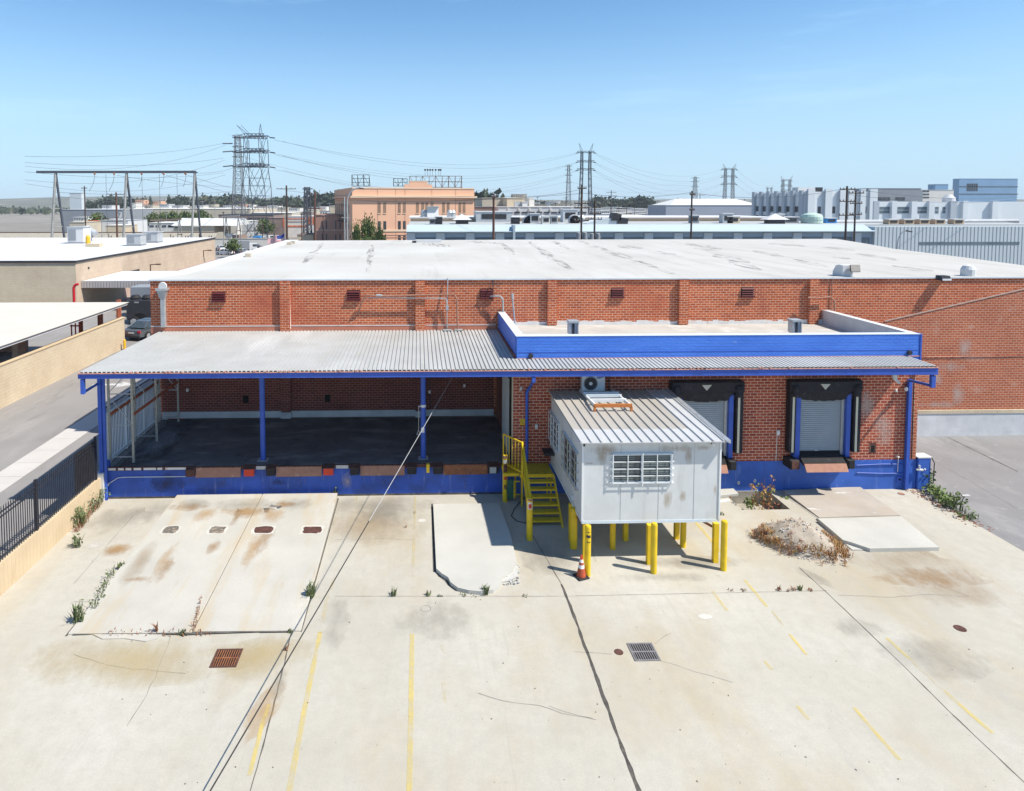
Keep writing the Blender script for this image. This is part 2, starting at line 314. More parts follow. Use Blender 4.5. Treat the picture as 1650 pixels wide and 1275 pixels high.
    M['soil'] = mat('dry_soil', (.43,.365,.29), .22, 3, .95, spots=[((.47,.42,.36),4,.55,.7),((.20,.165,.125),6,.60,.75)], bump=.8, fine=18)
    M['stone'] = mat('pale_rubble', (.56,.53,.49), .25, 3, .9)
    M['dry'] = mat('dry_weed', (.42,.22,.085), .4, 3, .8, spots=[((.46,.32,.11),4,.5,.6)])
    M['dry_red'] = mat('dry_stalk', (.33,.15,.085), .4, 4, .8)
    M['leaf'] = mat('weed_leaf', (.12,.155,.062), .4, 4, .65, spots=[((.13,.155,.05),5,.5,.65)])
    M['leaf_bright'] = mat('shrub_leaf', (.15,.215,.06), .4, 5, .55, spots=[((.17,.21,.05),7,.52,.62)])
    M['leaf_grey'] = mat('greygreen_leaf', (.21,.235,.15), .4, 5, .7, spots=[((.30,.30,.20),6,.55,.65)])
    M['foliage'] = mat('tree_foliage', (.055,.085,.034), .45, .6, .8, spots=[((.085,.115,.05),.9,.52,.65)])
    M['foliage_light'] = mat('young_tree_foliage', (.10,.14,.04), .4, .9, .8)
    M['foliage_far'] = mat('distant_foliage', (.050,.068,.040), .4, .08, .9, spots=[((.085,.085,.055),.05,.5,.65)])
    M['bark'] = mat('tree_bark', (.12,.085,.06), .3, 5, .9)
    M['wood_pole'] = mat('weathered_pole', (.085,.058,.045), .3, 3, .9)
    M['wood_pole_red'] = mat('creosote_pole', (.15,.075,.055), .3, 3, .9)
    M['pylon'] = mat('pylon_steel', (.20,.21,.225), .2, 1, .6, .2)
    M['pylon_dark'] = mat('pylon_steel_dark', (.085,.095,.12), .2, 1, .6, .2)
    M['gantry'] = mat('gantry_steel', (.30,.30,.29), .2, 1, .6)
    M['wire'] = mat('black_cable', (.03,.03,.03), .2, 3, .6)
    M['sunlit_span'] = mat('sunlit_cable', (.42,.42,.42), .1, 3, .5)
    M['wire_far'] = mat('grey_line', (.10,.11,.12), .2, 1, .6)
    M['peach'] = mat('peach_stucco', (.78,.455,.30), .05, .2, .9, spots=[((.68,.40,.24),.3,.6,.85,(1,1,.4))])
    M['peach_trim'] = mat('pale_peach_trim', (.76,.58,.42), .05, .5, .9)
    M['peach_dark'] = mat('brown_pink_wall', (.42,.24,.185), .1, .4, .9)
    M['peach_win'] = mat('dusty_window', (.30,.19,.13), .2, 1, .6)
    M['win_dark'] = mat('dark_window', (.06,.065,.075), .3, .5, .3, spec=.5)
    M['bluegrey'] = mat('bluegrey_wall', (.42,.495,.545), .05, .3, .75)
    M['bluegrey_pale'] = mat('pale_bluegrey_wall', (.53,.575,.60), .05, .3, .75)
    M['bluegrey_deep'] = mat('deeper_bluegrey_panel', (.31,.39,.475), .05, .3, .75)
    M['clerestory'] = mat('tan_clerestory', (.52,.37,.25), .1, .5, .8)
    M['deco'] = mat('pale_deco_wall', (.70,.735,.755), .05, .2, .8)
    M['deco_fin'] = mat('grey_deco_fin', (.44,.485,.53), .05, .2, .8)
    M['shed_wall'] = mat('grey_shed_wall', (.33,.355,.415), .06, .15, .7, st=(1,1,.2))
    M['shed_roof'] = mat('pale_shed_roof', (.60,.60,.585), .05, .1, .7)
    M['offwhite'] = mat('offwhite_wall', (.70,.67,.62), .06, .2, .85)
    M['greywall'] = mat('grey_wall', (.26,.275,.30), .1, .2, .85)
    M['tanwall'] = mat('tan_wall', (.52,.455,.36), .08, .2, .85)
    M['brownwall'] = mat('brown_wall', (.26,.19,.165), .15, .2, .85)
    M['towerblue'] = mat('blue_glass_tower', (.22,.36,.53), .1, .1, .3, spec=.5)
    M['orange'] = mat('orange_container', (.62,.16,.065), .15, .3, .7)
    M['hvac'] = mat('hvac_sheet', (.48,.49,.50), .12, 1, .5, .2)
    M['car_grey'] = mat('grey_car_paint', (.13,.145,.16), .05, 2, .25, .4, spec=.6)
    M['car_black'] = mat('black_car_paint', (.035,.035,.04), .2, 2, .5, .1, spec=.4)
    M['car_white'] = mat('white_car_paint', (.70,.70,.70), .03, 2, .3, 0, spec=.5)
    M['car_blue'] = mat('blue_tarp', (.03,.25,.60), .1, 2, .5)
    M['car_dark'] = mat('dark_blue_car_paint', (.08,.10,.14), .1, 2, .3, .2)
    M['car_yellow'] = mat('yellow_machine_paint', (.70,.42,.03), .1, 2, .5)
    M['tyre'] = mat('tyre_rubber', (.02,.02,.02), .2, 5, .8)
    M['rim'] = mat('alloy_rim', (.55,.56,.57), .05, 5, .3, .6)
    M['taillight'] = mat('tail_light_lens', (.55,.02,.04), .1, 5, .25)
    M['flag_red'] = mat('red_cloth', (.52,.04,.07), .1, 3, .8)
    M['flag_blue'] = mat('blue_cloth', (.03,.06,.26), .1, 3, .8)
    M['cone'] = mat('faded_orange_cone', (.44,.085,.04), .15, 9, .6)
    M['hose'] = mat('green_hose', (.05,.16,.11), .2, 5, .5)
    M['sign_yellow'] = mat('yellow_sign', (.75,.48,.03), .1, 9, .6)
    M['hill'] = mat('hill_scrub', (.15,.15,.115), .3, .01, .95, spots=[((.28,.25,.20),.012,.55,.7)], fine=.1)
    M['logo_blue'] = mat('logo_blue', (.02,.06,.38), .05, 5, .5)
build_materials()
YW, YM, YE = 27.25, 33.6, 25.72      # dock front, main brick wall, eave line
ZF = 1.35                           # dock floor
XL, XA, XR = -13.3, 4.05, 21.75     # dock left end, annex left wall, annex right wall

# ================================================================== SETTING
def setting():
    g = MB(); hx0, hx1, hy0, hy1, B = -13.45, 21.75, -45, 33.3, 4500
    for x0,x1,y0,y1 in ((-B,hx0,-B,B),(hx1,B,-B,B),(hx0,hx1,-B,hy0),(hx0,hx1,hy1,B)): g.quad((x0,y0,-.03),(x1,y0,-.03),(x1,y1,-.03),(x0,y1,-.03))
    g.build('ground', M['dirt'], kind='structure')
    xs = [hx0,13.2,15.2,hx1]; ys = [hy0,25.5,27.2,hy1]; y = MB()
    for i in range(3):
        for j in range(3):
            if (i,j) != (1,1): y.quad((xs[i],ys[j],0),(xs[i+1],ys[j],0),(xs[i+1],ys[j+1],0),(xs[i],ys[j+1],0))
    yard = y.build('concrete_yard', M['yard'], kind='structure')
    p = MB(); a,b,c,d,z = 13.2,15.2,25.5,27.2,-.55
    p.quad((a,c,z),(b,c,z),(b,d,z),(a,d,z)); 
    for q in (((a,c),(b,c)),((b,c),(b,d)),((b,d),(a,d)),((a,d),(a,c))): p.quad((*q[0],z),(*q[1],z),(*q[1],0),(*q[0],0))
    p.build('pit_lining', M['pit_soil'], yard)
    MB().quad((21.75,-45,.0),(75,-45,.0),(75,YM,.0),(21.75,YM,.0)).build('asphalt_lane', M['asphalt'], kind='structure')
    MB().quad((-75,-45,0),(-13.75,-45,0),(-13.75,170,0),(-75,170,0)).build('driveway', M['asphalt_warm'], kind='structure')
    w = MB(); n = 28
    for k in range(n): # walkway slabs with joints
        y0 = 20+k*1.6; w.box(-19.5,-18.1,y0,y0+1.58,.004,.012)
    w.build('sidewalk', M['sidewalk'], kind='structure')
    # ---- joints, cracks, paint: thin sheets lying on the yard
    def strip(pts, w, name, m, z=.004, jit=0, step=.25, parent=yard, taper=False):
        pts = [Vector((p[0],p[1],0)) for p in pts]; L = []
        for a,b in zip(pts,pts[1:]):
            n = max(1,int((b-a).length/step))
            L += [a+(b-a)*k/n for k in range(n)]
        L.append(pts[-1]); mb = MB(); l = []; r = []
        for k,q in enumerate(L):
            d = (L[min(k+1,len(L)-1)]-L[max(k-1,0)]).normalized(); nn = Vector((-d.y,d.x,0))
            q = q+nn*R.uniform(-jit,jit); ww = w*(R.uniform(.5,1.4) if jit else 1)
            if taper: ww *= .25+.75*sin(pi*min(1,max(0,k/(len(L)-1))))
            l.append((q+nn*ww/2)); r.append((q-nn*ww/2))
        for k in range(len(L)-1):
            mb.quad((r[k].x,r[k].y,z),(r[k+1].x,r[k+1].y,z),(l[k+1].x,l[k+1].y,z),(l[k].x,l[k].y,z))
        return mb.build(name, m, parent)
    P = lambda *a: [G(*q) for q in a]
    strip(P((846,842),(905,942)), .03, 'slab_joint', M['crack'], jit=.006)
    strip(P((905,942),(922,985),(950,1062),(986,1160),(1030,1275)), .085, 'filled_joint', M['tar'], jit=.012)
    strip(P((1288,915),(1330,953),(1455,1072),(1530,1147),(1660,1270)), .028, 'slab_joint', M['crack'], jit=.004)
    strip(P((540,961),(700,961),(906,961),(1332,952)), .02, 'slab_joint', M['crack_thin'], jit=.006)
    strip(P((1352,960),(1440,962),(1500,958),(1562,962)), .02, 'slab_crack', M['crack_thin'], jit=.03)
    strip(P((1484,932),(1530,950),(1562,961)), .025, 'slab_crack', M['crack_thin'], jit=.02)
    strip(P((470,1018),(458,1070),(436,1158),(404,1275)), .03, 'slab_joint', M['crack'], jit=.012)
    strip(P((275,1027),(265,1052),(250,1092),(235,1120),(205,1170)), .02, 'slab_crack', M['crack_thin'], jit=.03)
    strip(P((118,1055),(160,1068),(215,1078),(300,1085)), .02, 'slab_crack', M['crack_thin'], jit=.03)
    strip(P((118,942),(160,893),(222,823)), .02, 'slab_joint', M['crack_thin'], jit=.006)
    strip(P((770,1118),(810,1130),(870,1136),(905,1150),(960,1160)), .018, 'slab_crack', M['crack_thin'], jit=.03)
    strip(P((884,1138),(905,1146),(955,1158)), .018, 'slab_crack', M['crack_thin'], jit=.02)
    strip(P((985,1054),(925,1050)), .014, 'slab_crack', M['crack_thin'], jit=.02)
    strip(P((1062,1064),(1120,1082),(1180,1100)), .014, 'slab_crack', M['crack_thin'], jit=.03)
    strip(P((1055,1038),(1080,1020)), .014, 'slab_crack', M['crack_thin'], jit=.02)
    strip(P((1378,786),(1452,833),(1512,884)), .03, 'slab_joint', M['crack'], jit=.004)
    strip(P((1255,793),(1318,836),(1372,885)), .025, 'slab_joint', M['crack_thin'], jit=.006)
    strip(P((1372,887),(1513,885)), .05, 'slab_joint', M['crack_thin'], jit=.006)
    strip(P((118,970),(170,970)), .02, 'slab_joint', M['crack_thin'], jit=.006)
    strip(P((540,870),(600,868),(668,870)), .014, 'slab_crack', M['crack_thin'], jit=.02)
    strip(P((940,838),(960,905)), .02, 'slab_joint', M['crack_thin'], jit=.006)
    YL = 'painted_line'
    strip(P((669,800),(666,905),(664,945)), .10, YL, M['paint_faint'], .006)
    strip(P((664,1022),(662,1160),(659,1290)), .13, YL, M['paint_yellow'], .006)
    strip(P((545,912),(528,965)), .10, YL, M['paint_faint'], .006)
    strip(P((527,965),(516,1020)), .12, YL, M['paint_faint'], .006)
    strip(P((516,1018),(488,1158),(466,1275)), .13, YL, M['paint_yellow'], .006)
    strip(P((434,1135),(424,1162),(402,1250)), .10, YL, M['paint_yellow'], .006)
    strip(P((712,1040),(714,1055)), .10, YL, M['paint_faint'], .006)
    strip(P((714,1100),(717,1135)), .10, YL, M['paint_faint'], .006)
    strip(P((1116,836),(1175,905)), .13, YL, M['paint_yellow'], .006)
    strip(P((1148,953),(1172,985)), .10, YL, M['paint_yellow'], .006)
    strip(P((1200,935),(1236,978)), .10, YL, M['paint_yellow'], .006)
    strip(P((1244,985),(1262,1008)), .08, YL, M['paint_faint'], .006)
    strip(P((1272,1022),(1300,1056)), .09, YL, M['paint_yellow'], .006)
    strip(P((1232,1065),(1244,1080)), .09, YL, M['paint_yellow'], .006)
    strip(P((1285,1138),(1303,1160)), .10, YL, M['paint_yellow'], .006)
    strip(P((1376,1140),(1394,1162),(1450,1225)), .10, YL, M['paint_yellow'], .006)
    strip(P((1428,1028),(1465,1062)), .10, YL, M['paint_yellow'], .006)
    strip(P((1465,1062),(1520,1112)), .09, YL, M['paint_faint'], .006)
    strip(P((1520,1112),(1565,1152),(1600,1182)), .11, YL, M['paint_yellow'], .006)
    strip(P((1548,1010),(1562,1028)), .10, YL, M['paint_faint'], .006)
    strip(P((575,800),(573,812)), .08, YL, M['paint_faint'], .006)
    def patch(c, rx, ry, name, m, z=.0055, n=22, jit=.25, ang=0):
        q = G(*c); mb = MB(); pts = []
        for k in range(n):
            t = 2*pi*k/n; s = 1+R.uniform(-jit,jit); x, yy = rx*s*cos(t), ry*s*sin(t)
            pts.append((q.x+x*cos(ang)-yy*sin(ang), q.y+x*sin(ang)+yy*cos(ang), z))
        return mb.quad(*pts).build(name, m, yard)
    patch((680,839),.16,.13,'mortar_patch',M['patch_light'],jit=.08)
    patch((1136,994),.22,.13,'mortar_patch',M['patch_light'],jit=.15)
    patch((185,886),.62,.5,'rust_stain',M['stain_rust'])
    patch((150,880),.5,.3,'pale_stain',M['stain_white'])
    patch((450,1104),.22,.55,'oil_stain',M['stain_dark'])
    patch((540,1000),.5,1.6,'oil_stain',M['stain_dark'],z=.0045)
    patch((700,1000),1.6,1.2,'oil_stain',M['stain_dark'],z=.0045)
    patch((190,838),1.5,1.2,'dirt_stain',M['stain_brown'],z=.0042); patch((605,815),2.9,.95,'dirt_stain',M['stain_brown'],z=.0042); patch((600,850),2.4,1.6,'tan_stain',M['stain_tan'],z=.0038)
    patch((215,1060),3.4,1.5,'yellow_stain',M['stain_yellow'],z=.0042); patch((420,1060),1.6,1.0,'yellow_stain',M['stain_yellow'],z=.0038); patch((190,884),.55,.42,'orange_stain',M['stain_orange'],z=.0058)
    patch((425,1140),.35,1.3,'orange_stain',M['stain_orange'],z=.0042,ang=-.3); patch((1450,905),2.6,1.0,'tan_stain',M['stain_tan'],z=.0042,ang=-.3); patch((1520,950),2.2,1.3,'tan_stain',M['stain_tan'],z=.0038); patch((1420,850),1.6,2.2,'tan_stain',M['stain_tan'],z=.0036)
    patch((1110,905),2.4,.5,'dirt_stain',M['stain_brown'],z=.0042); patch((880,890),1.2,1.6,'dirt_stain',M['stain_brown'],z=.0036)
    patch((1312,930),.25,1.0,'oil_stain',M['stain_dark'],ang=.5)
    patch((1500,930),2.2,.7,'rust_stain',M['stain_rust'],z=.0045)
    patch((1390,1010),1.0,.6,'oil_stain',M['stain_dark'],z=.0045)
    patch((1080,930),2.2,.35,'oil_stain',M['stain_dark'],z=.0045)
    patch((520,840),.5,1.5,'tyre_stain',M['stain_dark'],ang=-.2,z=.0045)
    patch((615,830),1.3,1.2,'oil_stain',M['stain_dark'],z=.0045)
    patch((250,820),1.2,1.0,'oil_stain',M['stain_dark'],z=.0045)
    patch((1500,1060),1.8,1.0,'oil_stain',M['stain_dark'],z=.0045)
    # small litter specks on the slab
    sp = MB()
    for k in range(200):
        q = G(R.uniform(125,1640), R.choice((R.uniform(960,1270),R.uniform(850,1160)))); s = R.choice((.007,.009,.011,.014,.022))
        if -13<q.x<21.5 and q.y<26 and not (5.5<q.x<10.6 and q.y>21.5): sp.obox((q.x,q.y,0),s*R.uniform(.6,2),s,s*.4,R.uniform(0,3))
    o = sp.build('grit', M['grit'], yard); o['kind'] = 'stuff'
    # circle scored in the slab
    q = G(686,981); ring = MB()
    for k in range(28):
        a,b = 2*pi*k/28, 2*pi*(k+1)/28
        ring.quad(*[(q.x+r*cos(t),q.y+r*sin(t),.005) for r,t in ((.15,a),(.165,a),(.165,b),(.15,b))])
    ring.build('scored_ring', M['crack_thin'], yard)
    # white arrow and bay ticks on the side roads
    dv = bpy.data.objects['driveway']; q = G(187,620)
    mb = MB(); mb.quad((q.x-1.6,q.y-.2,.006),(q.x+.2,q.y-.2,.006),(q.x+.2,q.y+.25,.006),(q.x-1.6,q.y+.25,.006))
    mb.quad((q.x+.2,q.y-.7,.006),(q.x+1.3,q.y,.006),(q.x+.2,q.y+.7,.006)); mb.build('painted_arrow', M['paint_white'], dv)
    ln = bpy.data.objects['asphalt_lane']
    for a,b in (((1548,799),(1562,798)),((1555,835),(1575,834))): strip([G(*a),G(*b)], .12, 'painted_line', M['paint_white'], .006, parent=ln)
    strip([G(1527,705),G(1562,722),G(1640,760)], .07, 'road_crack', M['crack'], .005, jit=.01, parent=ln)
    strip([G(1500,740),G(1562,775),G(1640,820)], .03, 'road_crack', M['crack_thin'], .005, jit=.02, parent=ln)
setting()

# ================================================================== concrete ramps laid on the yard
def ramps():
    t = thing('concrete_ramp', 'long pale double concrete ramp with rusty holes, rising to the blue dock at left', 'ramp', (-6.8,22.5,0))
    xj = -6.6
    MB().quad((-10.24,18.4,.004),(-10.17,18.4,.004),(-10.17,27,.004),(-10.26,27,.004)).quad((-3.46,18.4,.004),(-3.42,18.4,.004),(-3.38,27,.004),(-3.46,27,.004)).quad((xj-.02,18.4,.004),(xj+.02,18.4,.004),(xj+.02,27,.004),(xj-.02,27,.004)).build('edge_gap', M['crack'], t)
    for x0,x1 in ((-10.18,xj-.013),(xj+.013,-3.45)):
        MB().prism([(x0,18.46),(x1,18.42),(x1,27.0),(x0,27.0)], -.02, [.045,.045,.24,.24]).build('slab', M['slab'], t, bevel=.012)
    for px,w in ((275,.42),(350,.42),(425,.52),(503,.52)):
        q = G(px,853,.2); zz = .045+.195*(q.y-18.46)/8.54; sl = .195/8.54
        def sheet(rx,ry,dz,m,nm,jit):
            pts = []
            for k in range(20):
                a = 2*pi*k/20; e = .45; r = 1+R.uniform(-jit,jit)
                x = rx*r*math.copysign(abs(cos(a))**e,cos(a)); y = ry*r*math.copysign(abs(sin(a))**e,sin(a))
                pts.append((q.x+x,q.y+y,zz+y*sl+dz))
            MB().quad(*pts).build(nm, m, t)
        sheet(w*.86,.32,.004,M['patch_light'],'mortar_collar',.10); sheet(w*.66,.25,.008,M['patch_dark'] if px<400 else M['rust_dark'],'worn_hole',.10)
    for px,py,rx,ry in ((395,828,.9,.5),(300,818,.8,.4),(262,915,.28,1.0),(425,870,.35,1.1),(225,930,.5,.2),(455,815,.6,.3),(345,880,.25,.6),(380,835,.2,.8)):
        q = G(px,py,.18); zz = .045+.195/8.54*(q.y-18.46); pts = []
        for k in range(18):
            a = 2*pi*k/18; r = 1+R.uniform(-.3,.3); x,y = rx*r*cos(a), ry*r*sin(a); pts.append((q.x+x,q.y+y,zz+y*.195/8.54+.003))
        MB().quad(*pts).build('rust_stain', M['stain_rust'], t)
    for px,py,rx,ry,m in ((390,815,1.5,.75,'stain_brown'),(300,815,1.2,.6,'stain_brown'),(470,815,1.2,.6,'stain_brown'),(395,825,1.1,.4,'stain_orange'),(330,830,.5,.7,'stain_orange'),(440,830,.5,.8,'stain_orange'),(262,905,.25,1.4,'stain_orange'),(410,880,.3,1.5,'stain_orange'),(225,900,.5,1.6,'stain_tan')):
        q = G(px,py,.18); zz = .045+.195/8.54*(q.y-18.46); pts = []
        for k in range(22):
            a = 2*pi*k/22; r = 1+R.uniform(-.25,.25); x,y = rx*r*cos(a), ry*r*sin(a); x = min(max(q.x+x,-10.1),-3.5)-q.x; y = min(q.y+y,26.95)-q.y; pts.append((q.x+x,q.y+y,zz+y*.195/8.54+(.0045 if m=='stain_orange' else .0015 if m=='stain_tan' else .0022)))
        MB().quad(*pts).build('rust_stain' if m=='stain_orange' else 'dirt_stain', M[m], t)
    # broken lower lip
    lip = [(118,1021),(150,1024),(165,1031),(200,1030),(235,1035),(255,1030),(262,1024),(240,1021)]
    MB().prism([G(*q) for q in lip][::-1], 0, .03).build('broken_lip', M['slab'], t)
    mb = MB(); L = [G(x,y) for x,y in ((118,1023),(165,1022),(240,1022),(300,1023),(340,1021),(420,1019),(472,1018))]
    for a,b in zip(L,L[1:]): mb.quad((a.x,a.y-.05,.034),(b.x,b.y-R.uniform(.02,.06),.034),(b.x,b.y+.07,.034),(a.x,a.y+.07,.034))
    mb.build('crumbling_edge', M['crack'], t)

    t = thing('concrete_ramp', 'grey raised concrete slab with a jagged rounded front, left of the yellow stair', 'ramp', (1.9,23.3,0))
    out = [(698,812),(804,811),(822,858),(833,906),(826,918),(810,930),(806,942),(795,950),(776,953),(755,951),(738,947),(726,938),(722,930),(712,924),(703,916)]
    H = .13
    MB().prism([G(x,y,H) for x,y in out][::-1], -.02, H).build('slab', M['slab_plain'], t)
    ed = [G(x,y) for x,y in ((703,924),(706,929),(716,936),(722,944),(733,952),(748,956),(762,958),(776,957.5),(790,956),(803,951))]; e2 = [G(x,y) for x,y in ((704,915),(712,922),(721,928),(727,937),(738,946),(752,950),(764,952),(777,953),(792,951),(803,948))]; mb = MB()
    for k in range(len(ed)-1): mb.quad((ed[k].x,ed[k].y,.005),(ed[k+1].x,ed[k+1].y,.005),(e2[k+1].x,e2[k+1].y,.005),(e2[k].x,e2[k].y,.005))
    a,b = G(697,812),G(702,922); mb.quad((a.x-.06,a.y,.005),(b.x-.09,b.y,.005),(b.x+.03,b.y,.005),(a.x+.03,a.y,.005)); mb.build('open_crack', M['crack'], t)
    rub = [(806,940),(812,918),(826,910),(836,915),(834,928),(822,938)]
    MB().prism([G(x,y) for x,y in rub][::-1], 0, .05).build('broken_corner', M['patch_dust'], t)
    st = MB()
    for k in range(70):
        q = G(R.uniform(808,838),R.uniform(908,944)); s = R.uniform(.02,.07); st.obox((q.x,q.y,.0),s,s*R.uniform(.5,1),s*R.uniform(.3,.7)+.03,R.uniform(0,3))
    o = st.build('rubble_crumbs', M['patch_dust'], t); o['kind'] = 'stuff'

    t = thing('concrete_ramp', 'pale raised slab with a cracked dark left edge, beside the rubble pile', 'ramp', (17.3,24,0))
    out = [(1318,836),(1452,832),(1513,882),(1402,884),(1390,880),(1372,874),(1358,870),(1342,856)]
    MB().prism([G(x,y,.14) for x,y in out][::-1], -.02, .14).build('slab', M['slab_plain'], t)
    o = [(1262,794),(1385,788),(1450,831.5),(1320,835)]
    MB().prism([G(x,y) for x,y in o][::-1], 0, [.03,.03,.11,.11]).build('stained_slab', M['slab_stained'], t)
    mb = MB(); L = [(1317,837),(1340,857),(1357,872),(1390,882),(1404,887)]; L = [G(*q) for q in L]
    for a,b in zip(L,L[1:]): mb.quad((a.x-.07,a.y-.03,.036),(b.x-.05,b.y-.05,.036),(b.x+.03,b.y+.03,.036),(a.x+.03,a.y+.03,.036))
    mb.build('open_crack', M['crack'], t)
    lip = [(1342,862),(1358,873),(1390,883),(1402,887),(1373,887)]
    MB().prism([G(x,y) for x,y in lip][::-1], 0, .03).build('broken_lip', M['slab_plain'], t)
    st = thing('concrete_step', 'small pale concrete step under the dock wall, right of the office booth', 'step', (12.4,26.9,0))
    MB().prism([G(*q) for q in ((1158,793),(1182,792),(1190,800),(1159,803))][::-1], 0, .14).build('block', M['slab_plain'], st, bevel=.02)
    for (x,y),a,l in (((1166,808),.3,.55),((1170,800),-.2,.4)):
        q = G(x,y); p = MB().obox((q.x,q.y,.0),l,.14,.05,a).build('broken_plank', M['rust_light'] if l<.5 else M['white'], bevel=.01)
        tag(p, 'short weathered board lying by the small step' if l<.5 else 'pale plank lying on the slab before the small step', 'board')
ramps()

def covers():
    for k,(px,lab,m) in enumerate(((365,'rusty brown square drain grate in front of the long double ramp','rust'),(1037,'grey square drain grate set beside the small round cover','grate'))):
        q = G(px,1061 if k==0 else 1051); s = .72
        t = thing('drain_grate', lab, 'drain grate', (q.x,q.y,0))
        f = MB(); w = .045
        f.box(q.x-s/2,q.x+s/2,q.y-s/2,q.y-s/2+w,.0,.022).box(q.x-s/2,q.x+s/2,q.y+s/2-w,q.y+s/2,.0,.022)
        f.box(q.x-s/2,q.x-s/2+w,q.y-s/2+w,q.y+s/2-w,.0,.022).box(q.x+s/2-w,q.x+s/2,q.y-s/2+w,q.y+s/2-w,.0,.022)
        f.build('frame', M['rust_dark' if k==0 else 'grate'], t)
        MB().quad(*[(q.x+a*(s/2-w),q.y+b*(s/2-w),.006) for a,b in ((-1,-1),(1,-1),(1,1),(-1,1))]).build('void', M['black'], t)
        b = MB(); n = 10
        for i in range(n):
            x = q.x-s/2+w+(s-2*w)*(i+.5)/n; b.box(x-.0125,x+.0125,q.y-s/2+w,q.y+s/2-w,.008,.018)
        b.box(q.x-s/2+w,q.x+s/2-w,q.y-.022,q.y+.022,.009,.021); b.build('bars', M[m], t)
    for px,py,r,lab,m in ((997,1051,.125,'small round rusty cover left of the grey square grate','rust_dark'),(1547,1013,.16,'dark brown round cover near the right edge of the yard','rust_dark'),(1452,796,.13,'small brown round cover close to the blue corner post','rust_light')):
        q = G(px,py); t = thing('manhole_cover', lab, 'manhole cover', (q.x,q.y,0))
        MB().lathe([(r,0),(r,.008),(r*.92,.012)],(q.x,q.y,0),20).build('rim', M['rust_dark'], t)
        MB().lathe([(r*.85,.012),(r*.85,.016),(r*.2,.016),(r*.15,.02)],(q.x,q.y,0),20).build('lid', M[m], t)
covers()

